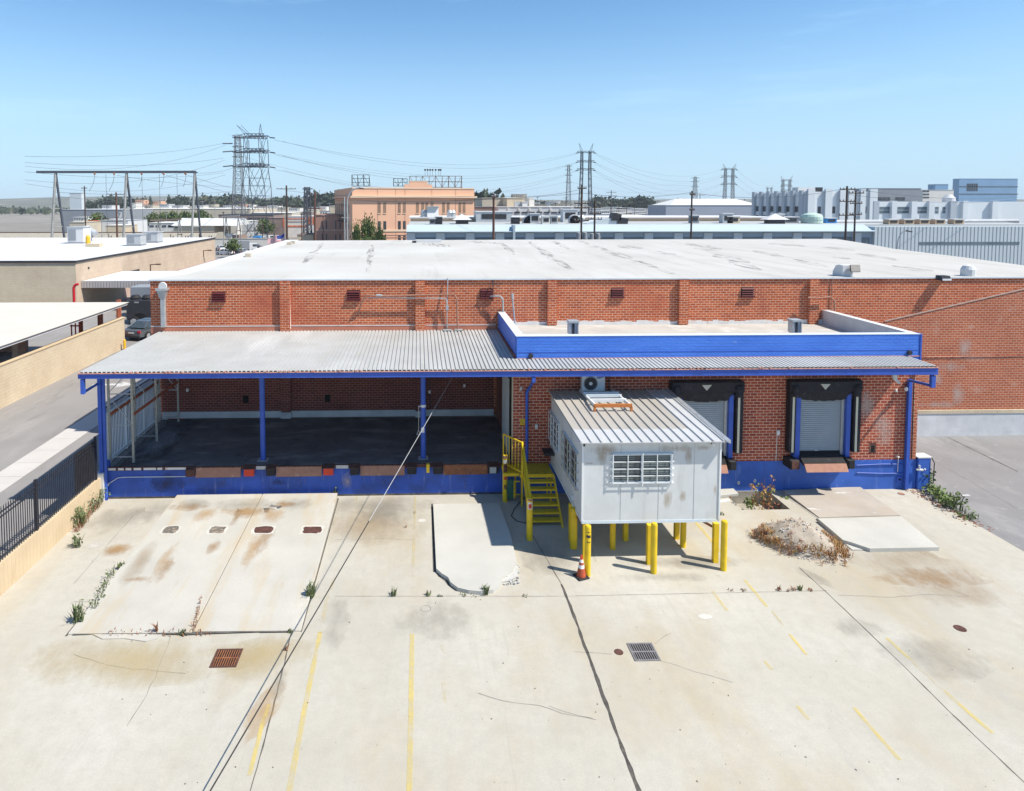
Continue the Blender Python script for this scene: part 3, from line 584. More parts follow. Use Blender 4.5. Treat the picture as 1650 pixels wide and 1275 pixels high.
# ================================================================== BRICK WAREHOUSE
def warehouse():
    t = thing('brick_warehouse', 'long orange brick warehouse with a low white roof behind the dock canopy', 'warehouse', (8,YM,0))
    ZT = 8.58; XW0, XW1 = -13.8, 48.0
    far = [G(470,388,ZT),G(800,386.5,ZT),G(1347,385,ZT),G(1403,394,ZT),G(1440,401,ZT),G(1562,416,ZT),G(1680,432,ZT)]
    XW1 = far[-1].x+1
    # wall: upper orange field, then the stretch seen right of the annex
    w = MB(); w.box(XW0,XW1,YM,YM+.3,1.42,ZT-.06); wall = w.build('brick_wall', M['brick'], t)
    MB().box(XW0,XW0+.3,YM+.3,far[0].y-.2,0,ZT-.1).build('side_wall', M['brick_red'], t)
    # paler re-laid brick under the slanting old roof line, right of the annex
    a,b = FY(1428,517,YM-.03), FY(1562,486,YM-.03); c = a+(b-a)*2.2
    MB().prismY([(XR+.05,1.44),(c.x,1.44),(c.x,c.z),(a.x,a.z),(XR+.05,a.z-.25)], YM-.03, YM-.004).build('relaid_brick', M['brick_pale'], t)
    MB().bar((a.x-.1,YM-.05,a.z-.02),(c.x,YM-.05,c.z),.03,.06).build('old_roof_scar', M['stucco_pink'], t)
    MB().bar((XR+.1,YM-.05,FY(1500,577,YM).z),(c.x,YM-.05,FY(1500,577,YM).z+.12),.03,.05).build('brick_ledge', M['brick_red'], t)
    MB().box(XR+.0,XW1,YM-.10,YM+.2,0,1.22).build('plinth', M['plinth'], t)
    MB().box(XR+.0,XW1,YM-.13,YM+.1,1.222,1.42).build('plinth_cap', M['stucco_cream'], t)
    MB().box(XL,XA-.1,YM-.12,YM-.002,ZF,ZF+.34).build('dock_plinth', M['plinth'], t)
    MB().box(XL,XA-.1,YM-.05,YM-.003,ZF+.342,5.7).build('dock_back_wall', M['brick_shaded'], t)
    # pilasters
    for px in (460,677,889,1100,1309):
        x = FY(px,480,YM).x; zb = 5.86 if px<800 else 6.15
        MB().box(x-.25,x+.25,YM-.19,YM-.002,zb,ZT-.1).build('pilaster', M['brick'], t)
        if px<800: MB().box(x-.26,x+.26,YM-.30,YM-.122,ZF,ZF+.32).build('pilaster_foot', M['plinth'], t); MB().box(x-.25,x+.25,YM-.24,YM-.052,ZF+.34,5.7).build('pilaster', M['brick_shaded'], t)
    # roof: thin slab, white curb on the left, sagging corner cut at right
    pts = [(XW0-.05,YM-.06),(XW1,YM-.06)]+[(p.x,p.y) for p in far[::-1]]
    pts[-1] = (XW0-.05, far[0].y)
    MB().prism(pts, ZT-.06, ZT).build('roof', M['roof_white'], t)
    MB().prism([(XW0-.08,YM+.9),(XW0+.95,YM+2.6),(XW0+1.1,far[0].y),(XW0-.08,far[0].y)], ZT, [ZT+.02,ZT+.03,ZT+.09,ZT+.09]).build('roof_curb', M['roof_clean'], t)
    MB().box(XW0-.06,XW1,YM-.085,YM-.062,ZT-.055,ZT+.015).build('roof_edge_trim', M['white_frame'], t)
    # terracotta flashing where the canopy meets the wall
    f = MB(); f.box(XW0,XA,YM-.045,YM-.003,5.80,6.16); f.build('flashing', M['flash'], t)
    MB().box(XW0,XA,YM-.06,YM-.046,6.14,6.18).build('flashing_trim', M['mortar_white'], t)
    cap = MB()
    for k in range(60): # ragged whitewash along the annex roof
        x0 = XA+.2+k*.29; cap.box(x0,x0+.289,YM-.02,YM-.002,6.1,6.27+R.uniform(0,.10))
    cap.build('whitewash_band', M['mortar_white'], t)
    # louvre vents
    for px,py in ((352.5,477.5),(570,475),(784,472.5),(995,471),(1204.5,470)):
        q = FY(px,py,YM); v = MB(); v.box(q.x-.34,q.x+.34,YM-.01,YM-.003,q.z-.24,q.z+.24); vent = v.build('louvre_vent', M['black'], t)
        s = MB()
        for k in range(4): 
            z = q.z-.24+.115*k; s.hexa([(q.x-.33,YM-.09,z),(q.x+.33,YM-.09,z),(q.x+.33,YM-.02,z+.07),(q.x-.33,YM-.02,z+.07),(q.x-.33,YM-.09,z+.028),(q.x+.33,YM-.09,z+.028),(q.x+.33,YM-.02,z+.098),(q.x-.33,YM-.02,z+.098)])
        s.build('louvre_blade', M['maroon'], vent)
        MB().box(q.x-.36,q.x+.36,YM-.13,YM-.01,q.z-.31,q.z-.25).build('sill', M['maroon'], vent)
    # small openings low on the dock back wall
    for px,py in ((396.5,643),(528,641.5)):
        q = FY(px,py,YM); MB().box(q.x-.14,q.x+.14,YM-.056,YM-.052,q.z-.2,q.z+.2).build('wall_opening', M['black'], t)
    for px,py in ((303,628),(692,631),(748,621)):
        q = FY(px,py,YM); MB().box(q.x-.06,q.x+.06,YM-.13,YM-.052,q.z-.08,q.z+.08).build('junction_box', M['white'], t, bevel=.01)
    mb = MB(); q = FY(692,631,YM); mb.path([(q.x,YM-.08,5.6),(q.x,YM-.08,q.z),(q.x+.05,YM-.08,q.z-.9)],.018)
    mb.build('drop_conduit', M['dark_metal'], t)
    # rain hopper and downspout at the left corner
    q = FY(261,465,YM-.25)
    d = MB().hexa([(q.x-.13,YM-.28,q.z-.5),(q.x+.13,YM-.28,q.z-.5),(q.x+.13,YM-.02,q.z-.5),(q.x-.13,YM-.02,q.z-.5),(q.x-.24,YM-.38,q.z-.1),(q.x+.24,YM-.38,q.z-.1),(q.x+.24,YM-.02,q.z-.1),(q.x-.24,YM-.02,q.z-.1)]).build('rain_hopper', M['galv'], t)
    MB().box(q.x-.28,q.x+.28,YM-.42,YM-.01,q.z-.1,q.z+.02).build('hopper_rim', M['galv'], d)
    MB().lathe([(.2,0),(.22,.06),(.1,.3)],(q.x+.06,YM-.35,q.z+.12),14,'y').build('scupper_cap', M['roof_clean'], d)
    MB().box(q.x-.11,q.x+.11,YM-.25,YM-.03,6.15,q.z-.48).build('downspout', M['galv'], t, bevel=.01)
    MB().tube(FY(466,452,YM-.04),FY(468,530,YM-.04),.03).build('vent_pipe', M['mortar_white'], t)
    # conduits on the wall
    def W(px,py,d): return FY(px,py,YM-d)
    c = MB(); c.path([W(577,507,.05),W(582,489,.26),W(590,475.5,.3),W(612,477,.3),W(732,474.5,.3),W(736,482,.3),W(737.5,530,.3)],.042,8)
    c.build('conduit', M['rust_light'], t)
    c = MB(); c.path([W(590,480,.28),W(690,480.5,.28),W(718,481,.28),W(720,487,.28),W(720.5,528,.28)],.028,6); c.path([W(721.5,448,.12),W(720.5,490,.26)],.03)
    cd = c.build('conduit', M['galv'], t)
    a = W(720.5,496,.28); MB().box(a.x-.07,a.x+.07,a.y-.06,a.y+.06,a.z-.12,a.z+.12).build('conduit_box', M['galv'], cd)
    a = W(606,476,.3); MB().tube(a,W(616,476.5,.3),.06).build('conduit_box', M['galv'], cd)
    for px in (720.5,739): a = W(px,528,.28); MB().box(a.x-.22,a.x+.22,a.y-.16,a.y+.16,5.93,5.97).build('base_plate', M['galv'], t)
    c = MB(); c.path([W(790,478,.05),W(795,477.5,.25),W(806,477.5,.3),W(810,482,.3),W(811,505,.3)],.045,8); c.build('conduit', M['galv'], t)
    c = MB(); c.tube(W(825.5,473,.3),W(825.8,482,.3),.07,8).tube(W(825.8,482,.3),W(830,524,.3),.04,8).tube(W(825,486,.3),W(823,486,.02),.02).tube(W(828,499,.3),W(826,499,.02),.02); c.build('service_mast', M['galv'], t)
    c = MB(); c.path([W(1302,479.5,.3),W(1316,481,.35),W(1338,478.5,.35),W(1344,484,.35),W(1345,500,.35)],.045,8); c.tube(W(1341,447,.05),W(1339,499,.05),.025); c.build('conduit', M['rust_light'], t)
    # floodlights and hoods along the roof edge
    q = FY(1366,432,YM+.5); h = MB()
    h.prismX([(YM+.45,ZT),(YM+1.3,ZT),(YM+1.3,ZT+.2),(YM+1.05,ZT+.55),(YM+.75,ZT+.62),(YM+.45,ZT+.6)], q.x-.3, q.x+.25)
    hd = h.build('roof_vent_hood', M['roof_clean'], t); q = FY(1378,432,YM+.2)
    MB().hexa([(q.x-.30,YM+.05,q.z-.18),(q.x+.2,YM+.05,q.z-.18),(q.x+.2,YM+.12,q.z-.22),(q.x-.3,YM+.12,q.z-.22),(q.x-.18,YM+.32,q.z+.16),(q.x+.34,YM+.32,q.z+.16),(q.x+.34,YM+.40,q.z+.12),(q.x-.18,YM+.40,q.z+.12)]).build('flood_lens', M['dark_metal'], hd)
    q = FY(1521,448,YM-.3); l = MB(); l.hexa([(q.x-.26,YM-.5,q.z-.14),(q.x+.26,YM-.5,q.z-.14),(q.x+.26,YM-.02,q.z-.10),(q.x-.26,YM-.02,q.z-.10),(q.x-.22,YM-.42,q.z+.12),(q.x+.22,YM-.42,q.z+.12),(q.x+.22,YM-.02,q.z+.12),(q.x-.22,YM-.02,q.z+.12)])
    lm = l.build('wall_lamp', M['dark_metal'], t); MB().box(q.x-.24,q.x+.24,YM-.515,YM-.502,q.z-.12,q.z-.02).build('lens', M['white'], lm)
    q = FY(1561,434,YM+.4); MB().lathe([(.35,0),(.35,.35),(.25,.55),(.05,.62)],(q.x+.15,YM+.6,ZT),14).build('roof_vent_dome', M['roof_clean'], t)
    def streak(a,b,w):
        a,b = G(*a,ZT),G(*b,ZT); n = 10; mb = MB(); P = []
        for k in range(n+1):
            p = a.lerp(b,k/n); ww = w*R.uniform(.6,1.2)*(.3+.7*sin(pi*k/n)); P.append((p.x-ww+R.uniform(-.1,.1),p.x+ww,p.y))
        for u,v in zip(P,P[1:]): mb.quad((u[0],u[2],ZT+.004),(u[1],u[2],ZT+.004),(v[1],v[2],ZT+.004),(v[0],v[2],ZT+.004))
        mb.build('roof_streak', M['roof_streak'], t)
    for a,b,w in (((934,388),(1085,442),.55),((852,390),(922,436),.45),((892,389),(918,402),.5),((806,390),(832,412),.4),((1000,395),(1030,402),.9),((1105,392),(1160,402),.9),((1120,400),(1165,406),.5),((1150,410),(1205,424),.8),((1240,392),(1300,398),1.1),((1330,398),(1372,404),1.2),((1340,414),(1368,418),.6),((1380,408),(1445,420),.9),((1175,420),(1225,436),.7),((1280,418),(1330,430),.5),((1440,428),(1500,438),.8),((520,392),(490,425),.35),((600,395),(592,440),.3),((690,392),(720,398),1.2),((760,389),(800,393),1.4),((1215,404),(1260,414),.7),((1060,405),(1100,414),.5)): streak(a,b,w)
    q = G(690,391,ZT); MB().box(q.x-1.3,q.x+1.3,q.y-.4,q.y+.4,ZT,ZT+.28).build('roof_hatch', M['roof_clean'], t); MB().box(q.x-1.6,q.x-1.2,q.y-.6,q.y-.1,ZT,ZT+.2).build('roof_drain', M['dark_metal'], t)
    for px,py in ((466,393),(472,391),(400,412)):
        q = G(px,py,ZT+.1); MB().box(q.x-.2,q.x+.2,q.y-.2,q.y+.2,ZT+.005,ZT+.26).build('roof_box', M['tanwall'], t)
    c = MB(); q0,q1 = FY(793,449,YM-.1),FY(803,452,YM-.3); c.path([(q0.x,YM-.03,ZT-.1),(q0.x+.1,YM-.35,ZT-.3),(q0.x+.4,YM-.4,ZT-.5)],.015); c.tube((q0.x+.05,YM-.06,ZT),(q0.x+.05,YM-.06,ZT-1.2),.02); c.build('cable_bracket', M['dark_metal'], t)
warehouse()

# ================================================================== LOADING DOCK (left)
def text_mesh(body, size, name, m, parent, mtx, extrude=.002):
    cu = bpy.data.curves.new('text','FONT'); cu.body = body; cu.size = size; cu.extrude = extrude; cu.align_x = 'CENTER'; cu.align_y = 'CENTER'
    ob = bpy.data.objects.new('text', cu); C.objects.link(ob); dg = bpy.context.evaluated_depsgraph_get()
    me = bpy.data.meshes.new_from_object(ob.evaluated_get(dg)); bpy.data.objects.remove(ob); bpy.data.curves.remove(cu)
    me.transform(mtx); me.materials.clear(); me.materials.append(m); me.name = name
    o = bpy.data.objects.new(name, me); C.objects.link(o); o.parent = parent
    if parent.type == 'EMPTY': o.matrix_parent_inverse = Matrix.Translation(-parent.location)
    return o
FRONT = Matrix.Rotation(radians(90),4,'X')
def dock():
    t = thing('loading_dock', 'open blue-faced loading dock with a dark floor under the corrugated canopy', 'loading dock', (-5,YW,0))
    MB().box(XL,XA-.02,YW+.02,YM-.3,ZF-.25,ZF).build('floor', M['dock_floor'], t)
    e = [(XL+.05,YW+.05),(XL+1.9,YW+.05),(XL+2.2,YW+1.5),(XL+2.0,YW+3),(XL+2.1,YW+4.6),(XL+2.4,YM-.4),(XL+.05,YM-.4)]
    MB().prism(e, ZF, ZF+.006).build('floor_dust', M['stain_floor'], t)
    MB().box(XL,XA+.1,YW,YW+.3,-.02,ZF-.12).build('front_wall', M['blue_wall_dirty'], t)
    MB().box(XL-.02,XL+.28,YW+.3,YM-.1,-.02,ZF-.02).build('side_wall', M['white_frame'], t)
    MB().box(XL-.02,XA,YW-.04,YW+.04,ZF-.13,ZF+.012).build('edge_angle', M['rust_dark'], t)
    MB().box(XL,XA-.4,YW-.03,YW-.002,-.01,.07).build('base_kerb', M['tar'], t)
    # paint left on the edge angle at the left
    for a,b in ((175,187),(191,200),(203,212),(216,228),(232,252),(254,262),(267,300)):
        x0,x1 = FY(a,752,YW).x, FY(b,752,YW).x; MB().box(x0,x1,YW-.046,YW-.041,ZF-.115,ZF-.02).build('paint_remnant', M['mortar_white'], t)
    # leveller lips
    for a,b,m in ((317,389,'rust_light'),(446,519,'rust_light'),(581,652,'rust_light'),(714,785,'rust')):
        x0,x1 = FY(a,760,YW).x, FY(b,760,YW).x
        lv = MB().box(x0,x1,YW-.02,YW+1.7,ZF+.001,ZF+.014).build('leveller_deck', M['dock_floor'], t)
        lip = MB().hexa([(x0,YW-.16,ZF-.42),(x1,YW-.16,ZF-.42),(x1,YW-.12,ZF-.42),(x0,YW-.12,ZF-.42),(x0,YW-.09,ZF-.02),(x1,YW-.09,ZF-.02),(x1,YW-.05,ZF-.02),(x0,YW-.05,ZF-.02)]).build('leveller_lip', M[m], lv)
        h = MB()
        h.tube((x0,YW-.085,ZF-.005),(x1,YW-.085,ZF-.005),.022,8)
        for k in range(9):
            x = x0+(x1-x0)*(k+.3)/9; h.lathe([(.02,0),(.032,.002),(.032,(x1-x0)*.06),(.02,(x1-x0)*.06+.002)],(x,YW-.085,ZF-.005),8,'x')
        h.build('hinge', M['rust_dark'], lv)
    # bumpers
    for a,b,m,top in ((299,313,'rust_dark',0),(393,409,'red_plastic',1),(429,443,'rubber',1),(521,537,'red_plastic',1),(564,579,'rubber',1),(656,671,'rubber',1),(698,713,'rubber',1),(786,803,'galv',1)):
        x0,x1 = FY(a,755,YW-.2).x, FY(b,755,YW-.2).x
        bp = MB().box(x0,x1,YW-.24,YW-.05,ZF-.36,ZF-.04).build('bumper', M['rubber' if m=='galv' else m], t, bevel=.02)
        if top: MB().hexa([(x0-.03,YW-.26,ZF-.06),(x1+.03,YW-.26,ZF-.06),(x1+.03,YW+.1,ZF-.0),(x0-.03,YW+.1,ZF-.0),(x0-.03,YW-.26,ZF-.035),(x1+.03,YW-.26,ZF-.035),(x1+.03,YW+.1,ZF+.03),(x0-.03,YW+.1,ZF+.03)]).build('bumper_cover', M['rust_dark'], bp)
        if m == 'galv': MB().box(x0+.08,x1-.1,YW-.252,YW-.242,ZF-.34,ZF-.08).build('scuffed_face', M['galv'], bp)
    for a,b in ((412,428),(541,561)):
        x0,x1 = FY(a,752,YW-.1).x, FY(b,752,YW-.1).x; MB().box(x0,x1,YW-.055,YW-.041,ZF-.14,ZF+.0).build('edge_plate', M['galv'], t)
    x0 = FY(692,752,YW-.2).x; MB().box(x0-.13,x0+.0,YW-.22,YW-.05,ZF-.3,ZF+.06).build('corner_guard', M['yellow'], t)
    # stencilled bay numbers
    for px,py,s in ((230,772,'1'),(360,779,'2'),(484,780,'3'),(618,776,'4'),(750,780,'5')):
        q = FY(px,py,YW); text_mesh(s,.42,'bay_number',M['stencil'],t,Matrix.Translation((q.x,YW-.006,q.z))@FRONT)
    for px,w,h in ((272,1.6,1.05),(560,.55,.9),(450,.8,.4)):
        q = FY(px,785,YW); pts = []
        for k in range(20):
            a = 2*pi*k/20; r = 1+R.uniform(-.2,.2); pts.append((q.x+w*.5*r*cos(a),YW-.003-.0005*(px>300),max(.04,.62+h*.5*r*sin(a))))
        MB().quad(*pts).build('grime_stain' if px!=560 else 'scuff_stain', M['stain_grime'] if px!=560 else M['stain_white_wall'], t)
    c = MB(); c.path([FY(170,783,YW-.05),FY(190,770,YW-.05),FY(203,769,YW-.05),FY(300,768,YW-.03)],.018); c.build('wall_cable', M['white_frame'], t)
    a = FY(173,781,YW-.05); MB().lathe([(.03,0),(.075,.05),(.06,.13)],(a.x,YW-.14,a.z),10,'y').build('socket', M['white'], t)
dock()

# ================================================================== CANOPY
def canopy():
    t = thing('dock_canopy', 'long corrugated grey canopy on blue posts with a blue gutter beam along the dock', 'canopy', (3.9,YE,0))
    x0, x1 = -13.36, 21.22
    def corr(xa, xb, ya, za, yb, zb, name):
        mb = MB(); p = .177; h = .05; x = xa; L = []
        while x < xb:
            for dx,dz in ((0,0),(.105,0),(.122,-h),(.160,-h)): L.append((min(x+dx,xb),dz))
            x += p
        n = len(L)
        V = [(a,ya,za+d) for a,d in L]+[(a,yb,zb+d) for a,d in L]+[(a,ya,za+d-.012) for a,d in L]+[(a,yb,zb+d-.012) for a,d in L]
        F = [(i,i+1,n+i+1,n+i) for i in range(n-1)]+[(2*n+i,3*n+i,3*n+i+1,2*n+i+1) for i in range(n-1)]+[(i,2*n+i,2*n+i+1,i+1) for i in range(n-1)]
        mb.add(V,F); return mb.build(name, M['corr'], t)
    za, zb = 5.86, 5.91
    corr(x0, XA+.05, YE-.06, za, YM-.06, zb, 'corrugated_roof')
    corr(XA+.06, x1, YE-.06, za, YW-.04, za+.035, 'corrugated_roof')
    # blue gutter beam, sagging a little lower at the right as in the place
    b = MB(); b.hexa([(x0-.1,YE-.05,5.57),(x1+.08,YE-.05,5.48),(x1+.08,YE+.12,5.48),(x0-.1,YE+.12,5.57),(x0-.1,YE-.05,5.77),(x1+.08,YE-.05,5.77),(x1+.08,YE+.12,5.77),(x0-.1,YE+.12,5.77)])
    b.build('gutter_beam', M['blue'], t, bevel=.012)
    MB().box(x0-.1,x1+.08,YE-.10,YE+.14,5.772,5.798).build('beam_trim', M['flash_pink'], t)
    for k in range(46):
        x = x0+.3+R.uniform(0,x1-x0-.6); MB().box(x,x+.06,YE-.12,YE-.05,5.80,5.86).build('fixing_tab', M['flash_pink'], t)
    for y in (28.0,30.0,32.0): MB().box(x0,XA-.1,y-.05,y+.05,za-.24+(y-26)*.006,za-.10+(y-26)*.006).build('purlin', M['blue'], t)
    for x in (x0+.02,): MB().box(x-.02,x+.04,YE+.12,YM-.1,za-.22,za-.05).build('end_rafter', M['blue'], t)
    MB().box(x1-.06,x1,YE+.12,YW-.02,za-.22,za-.05).build('end_rafter', M['blue'], t)
    for k in range(7):
        x = XA+1+k*2.4; MB().box(x-.04,x+.04,YE+.12,YW-.02,5.5,5.66).build('bracket', M['blue'], t)
    # posts
    for px,py in ((424,741),(682,738)):
        q = G(px,py,ZF); p = MB().tube((q.x,q.y,ZF),(q.x,q.y,5.6),.115,18).build('post', M['blue'], t, smooth=False)
        MB().box(q.x-.22,q.x+.22,q.y-.2,q.y+.2,ZF,ZF+.018).build('base_plate', M['galv'], p)
        MB().box(q.x-.14,q.x+.14,q.y-.16,q.y+.16,5.55,5.66).build('head_plate', M['dark_metal'], p)
        if px > 600:
            MB().lathe([(.125,0),(.125,.10)],(q.x,q.y,3.63),14).build('collar', M['mortar_white'], p)
            c = MB(); c.tube((q.x-.2,q.y-.06,3.66),(q.x-.2,q.y-.06,2.6),.012); c.path([(q.x-.2,q.y-.06,2.6),(q.x-.28,q.y-.06,2.42),(q.x-.12,q.y-.06,2.42),(q.x-.2,q.y-.06,2.6)],.014); c.tube((q.x-.22,q.y-.1,3.68),(q.x,q.y-.06,3.66),.03); c.build('pull_handle', M['galv'], p)
            MB().box(q.x-.09,q.x+.05,q.y-.128,q.y-.112,2.52,2.75).build('paint_chips', M['mortar_white'], p)
    q = FY(165,700,YW-.05); x = XL+.02
    p = MB().box(x-.13,x+.02,YW-.19,YW-.03,0,5.55).build('post', M['blue'], t, bevel=.015)
    MB().tube((x+.10,YW-.12,0),(x+.10,YW-.12,5.4),.07,12).build('downspout', M['blue'], p)
    MB().box(x-.2,x+.16,YW-.02,YW+.2,ZF-.2,ZF+.25).build('knee_plate', M['blue'], p)
    # left outlet bracket
    c = MB(); c.box(x0-.02,x0+.12,YE-.03,YE+.1,4.95,5.54); c.bar((x0+.05,YE+.03,5.0),(x-.12,YW-.1,4.98),.06,.09); c.build('outlet_spout', M['blue'], t)
    # centre downspout, bending onto the brick
    a,b2,c2 = FY(860,604,YE+.02), FY(860,616,YE+.02), FY(849,627,YW-.1)
    d = MB(); d.box(a.x-.07,a.x+.07,YE-.03,YE+.1,b2.z,5.5); d.build('outlet_spout', M['blue'], t)
    d = MB(); d.path([(a.x,YE+.04,b2.z+.05),(c2.x+.15,YW-.09,c2.z+.1),(c2.x,YW-.09,c2.z-.12),(FY(849,738,YW-.1).x,YW-.09,1.45)],.065,10); d.build('downspout', M['blue'], t)
    # right downspout
    a = x1-.07; z1 = 5.43; c2 = FY(1464,622,YW-.12)
    d = MB(); d.box(a-.09,a+.09,YE-.02,YE+.12,4.93,5.44); d.build('outlet_spout', M['blue'], t, bevel=.01)
    d = MB(); d.bar((a,YE+.05,5.0),(c2.x,YW-.12,4.86),.1,.1); xb = FY(1459,780,YW-.1).x
    d.box(xb-.075,xb+.075,YW-.19,YW-.04,0.05,4.9); d.build('downspout', M['blue'], t, bevel=.01)
canopy()
# ================================================================== ANNEX with the two sealed dock doors
def annex():
    t = thing('loading_annex', 'brick loading annex with bright blue parapet, blue base and two black dock shelters', 'annex', (13,YW,0))
    ZP = 6.84
    MB().box(XA,XR,YW,YW+.3,1.312,5.74).build('brick_wall', M['brick_red'], t)
    MB().box(XA,XR+.02,YW-.015,YW+.3,-.62,1.31).build('blue_base', M['blue_wall'], t)
    MB().box(XA+.05,XA+.35,YW+.3,YM-.1,ZF-.3,6.0).build('left_wall', M['brick_shaded'], t)
    MB().box(XR-.3,XR,YW+.3,YM,0,6.0).build('right_wall', M['brick_red'], t)
    MB().box(XR-.28,XR+.004,YW-.012,YW,1.32,5.3).build('corner_brick', M['brick_pale'], t)
    MB().box(XA+.15,XR-.02,YW,YW+.3,5.742,ZP).build('parapet', M['blue_brick'], t)
    MB().box(XA+.12,XA+.42,YW+.302,YM-.01,5.9,ZP).build('parapet', M['blue_brick'], t)
    MB().box(XR-.32,XR-.02,YW+.302,YM-.01,5.9,ZP).build('parapet', M['parapet_inner'], t)
    MB().box(XR-.015,XR+.06,YW-.03,YW+.32,5.5,ZP+.02).build('corner_trim', M['blue'], t)
    MB().box(XA+.10,XR,YW-.02,YW+.34,ZP+.001,ZP+.02).build('parapet_cap', M['white_frame'], t)
    MB().box(XA+.10,XA+.46,YW+.341,YM-.02,ZP+.001,ZP+.022).build('parapet_cap', M['roof_clean'], t)
    MB().box(XR-.35,XR,YW+.341,YM-.02,ZP+.001,ZP+.022).build('parapet_cap', M['roof_clean'], t)
    MB().box(XA+.42,XR-.32,YW+.3,YM-.01,6.0,6.12).build('roof', M['annex_roof'], t)
    MB().box(XA+.16,XR-.02,YW-.02,YW-.002,5.86,5.91).build('trim_strip', M['flash_pink'], t)
    for z in (6.14,): MB().box(XA+.2,XR-.1,YW-.012,YW-.002,z,z+.022).build('paint_ridge', M['blue'], t)
    # drain scuppers, roof vents
    for px,py in ((855,573),(1464,568)):
        q = FY(px,py,YW-.02); MB().lathe([(.09,0),(.11,.08),(.05,.14)],(q.x,YW-.14,q.z),10,'y').build('scupper', M['dark_metal'], t)
    for px,py in ((923,537),(1280.5,535)):
        q = FY(px,py,28.9); z = 6.12
        v = MB().box(q.x-.16,q.x+.16,28.75,29.07,z,z+1.02).build('roof_vent', M['galv'], t)
        MB().box(q.x-.24,q.x+.24,28.67,29.15,z+1.02,z+1.10).build('vent_cap', M['galv'], v)
        MB().box(q.x-.07,q.x+.04,28.735,28.748,z+.45,z+.98).build('vent_slot', M['dark_metal'], v)
        MB().box(q.x-.21,q.x-.165,28.7,29.1,z+.5,z+1.0).build('vent_baffle', M['galv'], v); MB().box(q.x+.165,q.x+.21,28.7,29.1,z+.5,z+1.0).build('vent_baffle', M['galv'], v)
    # personnel door on the left side, facing the dock
    d = MB().box(XA-.06,XA+.04,YW+.55,YW+3.2,ZF,4.95).build('door', M['white_frame'], t)
    MB().box(XA-.10,XA+.04,YW+.32,YW+.53,ZF,5.5).build('door_jamb', M['black'], t)
    MB().box(XA-.03,XA+.04,YW+.02,YW+.3,ZF,5.7).build('corner_post', M['cream_tape'], t)
    MB().bar((XA-.12,YW+.3,5.0),(XA-.12,YW+2.2,5.75),.10,.16).build('door_track', M['dark_metal'], d)
    MB().lathe([(.04,0),(.05,.03),(.02,.07)],(XA-.13,YW+.8,2.55),10,'x').build('door_knob', M['galv'], d)
    # small things on the front brick
    def F(px,py): return FY(px,py,YW)
    q = F(842,680); s = MB().box(q.x-.1,q.x+.1,YW-.02,YW-.002,q.z-.13,q.z+.13).build('yellow_notice', M['sign_yellow'], t)
    b = MB()
    for k,(dx,dz,w) in enumerate(((-.05,.07,.05),(.04,.06,.04),(-.03,0,.08),(.03,-.06,.07))): b.box(q.x+dx-w/2,q.x+dx+w/2,YW-.023,YW-.0205,q.z+dz-.012,q.z+dz+.012)
    b.build('notice_print', M['rust_dark'], s)
    for px,py,w in ((839,626,.08),(864,687,.09),(1253,697,.1),(1443,629,.06)):
        q = F(px,py); MB().box(q.x-w*.6,q.x+w*.6,YW-.08,YW-.002,q.z-w,q.z+w).build('switch_box', M['white' if px>850 else 'galv'], t, bevel=.01)
    q = F(1253,697); MB().tube((q.x-.03,YW-.02,q.z),(q.x-.05,YW-.02,1.3),.014).build('thin_conduit', M['mortar_white'], t)
    q = F(1455,622); MB().tube((q.x+.1,YW-.05,q.z-.1),(q.x-.12,YW-.35,q.z-.06),.07,10).build('camera_head', M['white'], t)
    q = F(1436,605); c = MB(); c.tube((q.x-.1,YW-.3,5.3),(q.x-.05,YW-.3,4.95),.09,10).tube((q.x-.05,YW-.3,4.95),(q.x+.1,YW-.38,4.8),.06,8); c.build('spot_lamp', M['white_frame'], t)
    q = F(1406,722); MB().box(q.x-.15,q.x+.15,YW-.012,YW-.003,q.z-.22,q.z+.22).build('wall_vent', M['rust_dark'], t); MB().box(q.x-.08,q.x+.08,YW-.016,YW-.0125,q.z-.17,q.z+.1).build('vent_hole', M['black'], t)
    MB().tube((XR-.22,YW-.05,1.35),(XR-.25,YW-.05,5.4),.025).build('thin_conduit', M['dark_metal'], t)
    q = F(1448,772); MB().box(q.x-.12,q.x+.12,YW-.05,YW-.016,q.z-.13,q.z+.13).build('outlet_plate', M['blue'], t); MB().lathe([(.05,0),(.05,.02)],(q.x,YW-.075,q.z),10,'y').build('outlet_hole', M['black'], t)
    for a,b in ((750,748),(762,763)):
        MB().path([FY(1380,a,YW-.04),FY(1420,b,YW-.05),FY(1456,b,YW-.04)],.022).build('base_pipe', M['blue'], t)
    q = F(1444,735); c = MB(); c.tube((q.x,YW-.06,q.z),(q.x,YW-.16,q.z+.02),.04,8); c.tube((q.x+.04,YW-.08,q.z-.02),(q.x+.05,YW-.05,q.z-.7),.012); c.build('hose_tap', M['mortar_white'], t)
    for px,py in ((1190,778),(1216,775),(1218,789)):
        q = F(px,py); pts = [(q.x+.06*cos(a)*(1+R.uniform(-.3,.3)),YW-.018,q.z+.08*sin(a)*(1+R.uniform(-.2,.2))) for a in [k*pi/5 for k in range(10)]]
        MB().quad(*pts).build('chipped_hole', M['mortar_white'], t); MB().quad(*[(q.x+(p[0]-q.x)*.45,YW-.020,q.z+(p[2]-q.z)*.45) for p in pts]).build('hole', M['black'], t)
    # pale irregular patches on brick around the vent, right
    for px,py,w,h in ((1425,690,.5,.9),(1395,655,.4,.7)):
        q = F(px,py); pts = [(q.x+w*cos(a)*(1+R.uniform(-.3,.3)),YW-.0025,q.z+h*sin(a)*(1+R.uniform(-.2,.2))) for a in [k*pi/8 for k in range(16)]]
        MB().quad(*pts).build('pale_patch', M['stain_white_wall'], t)
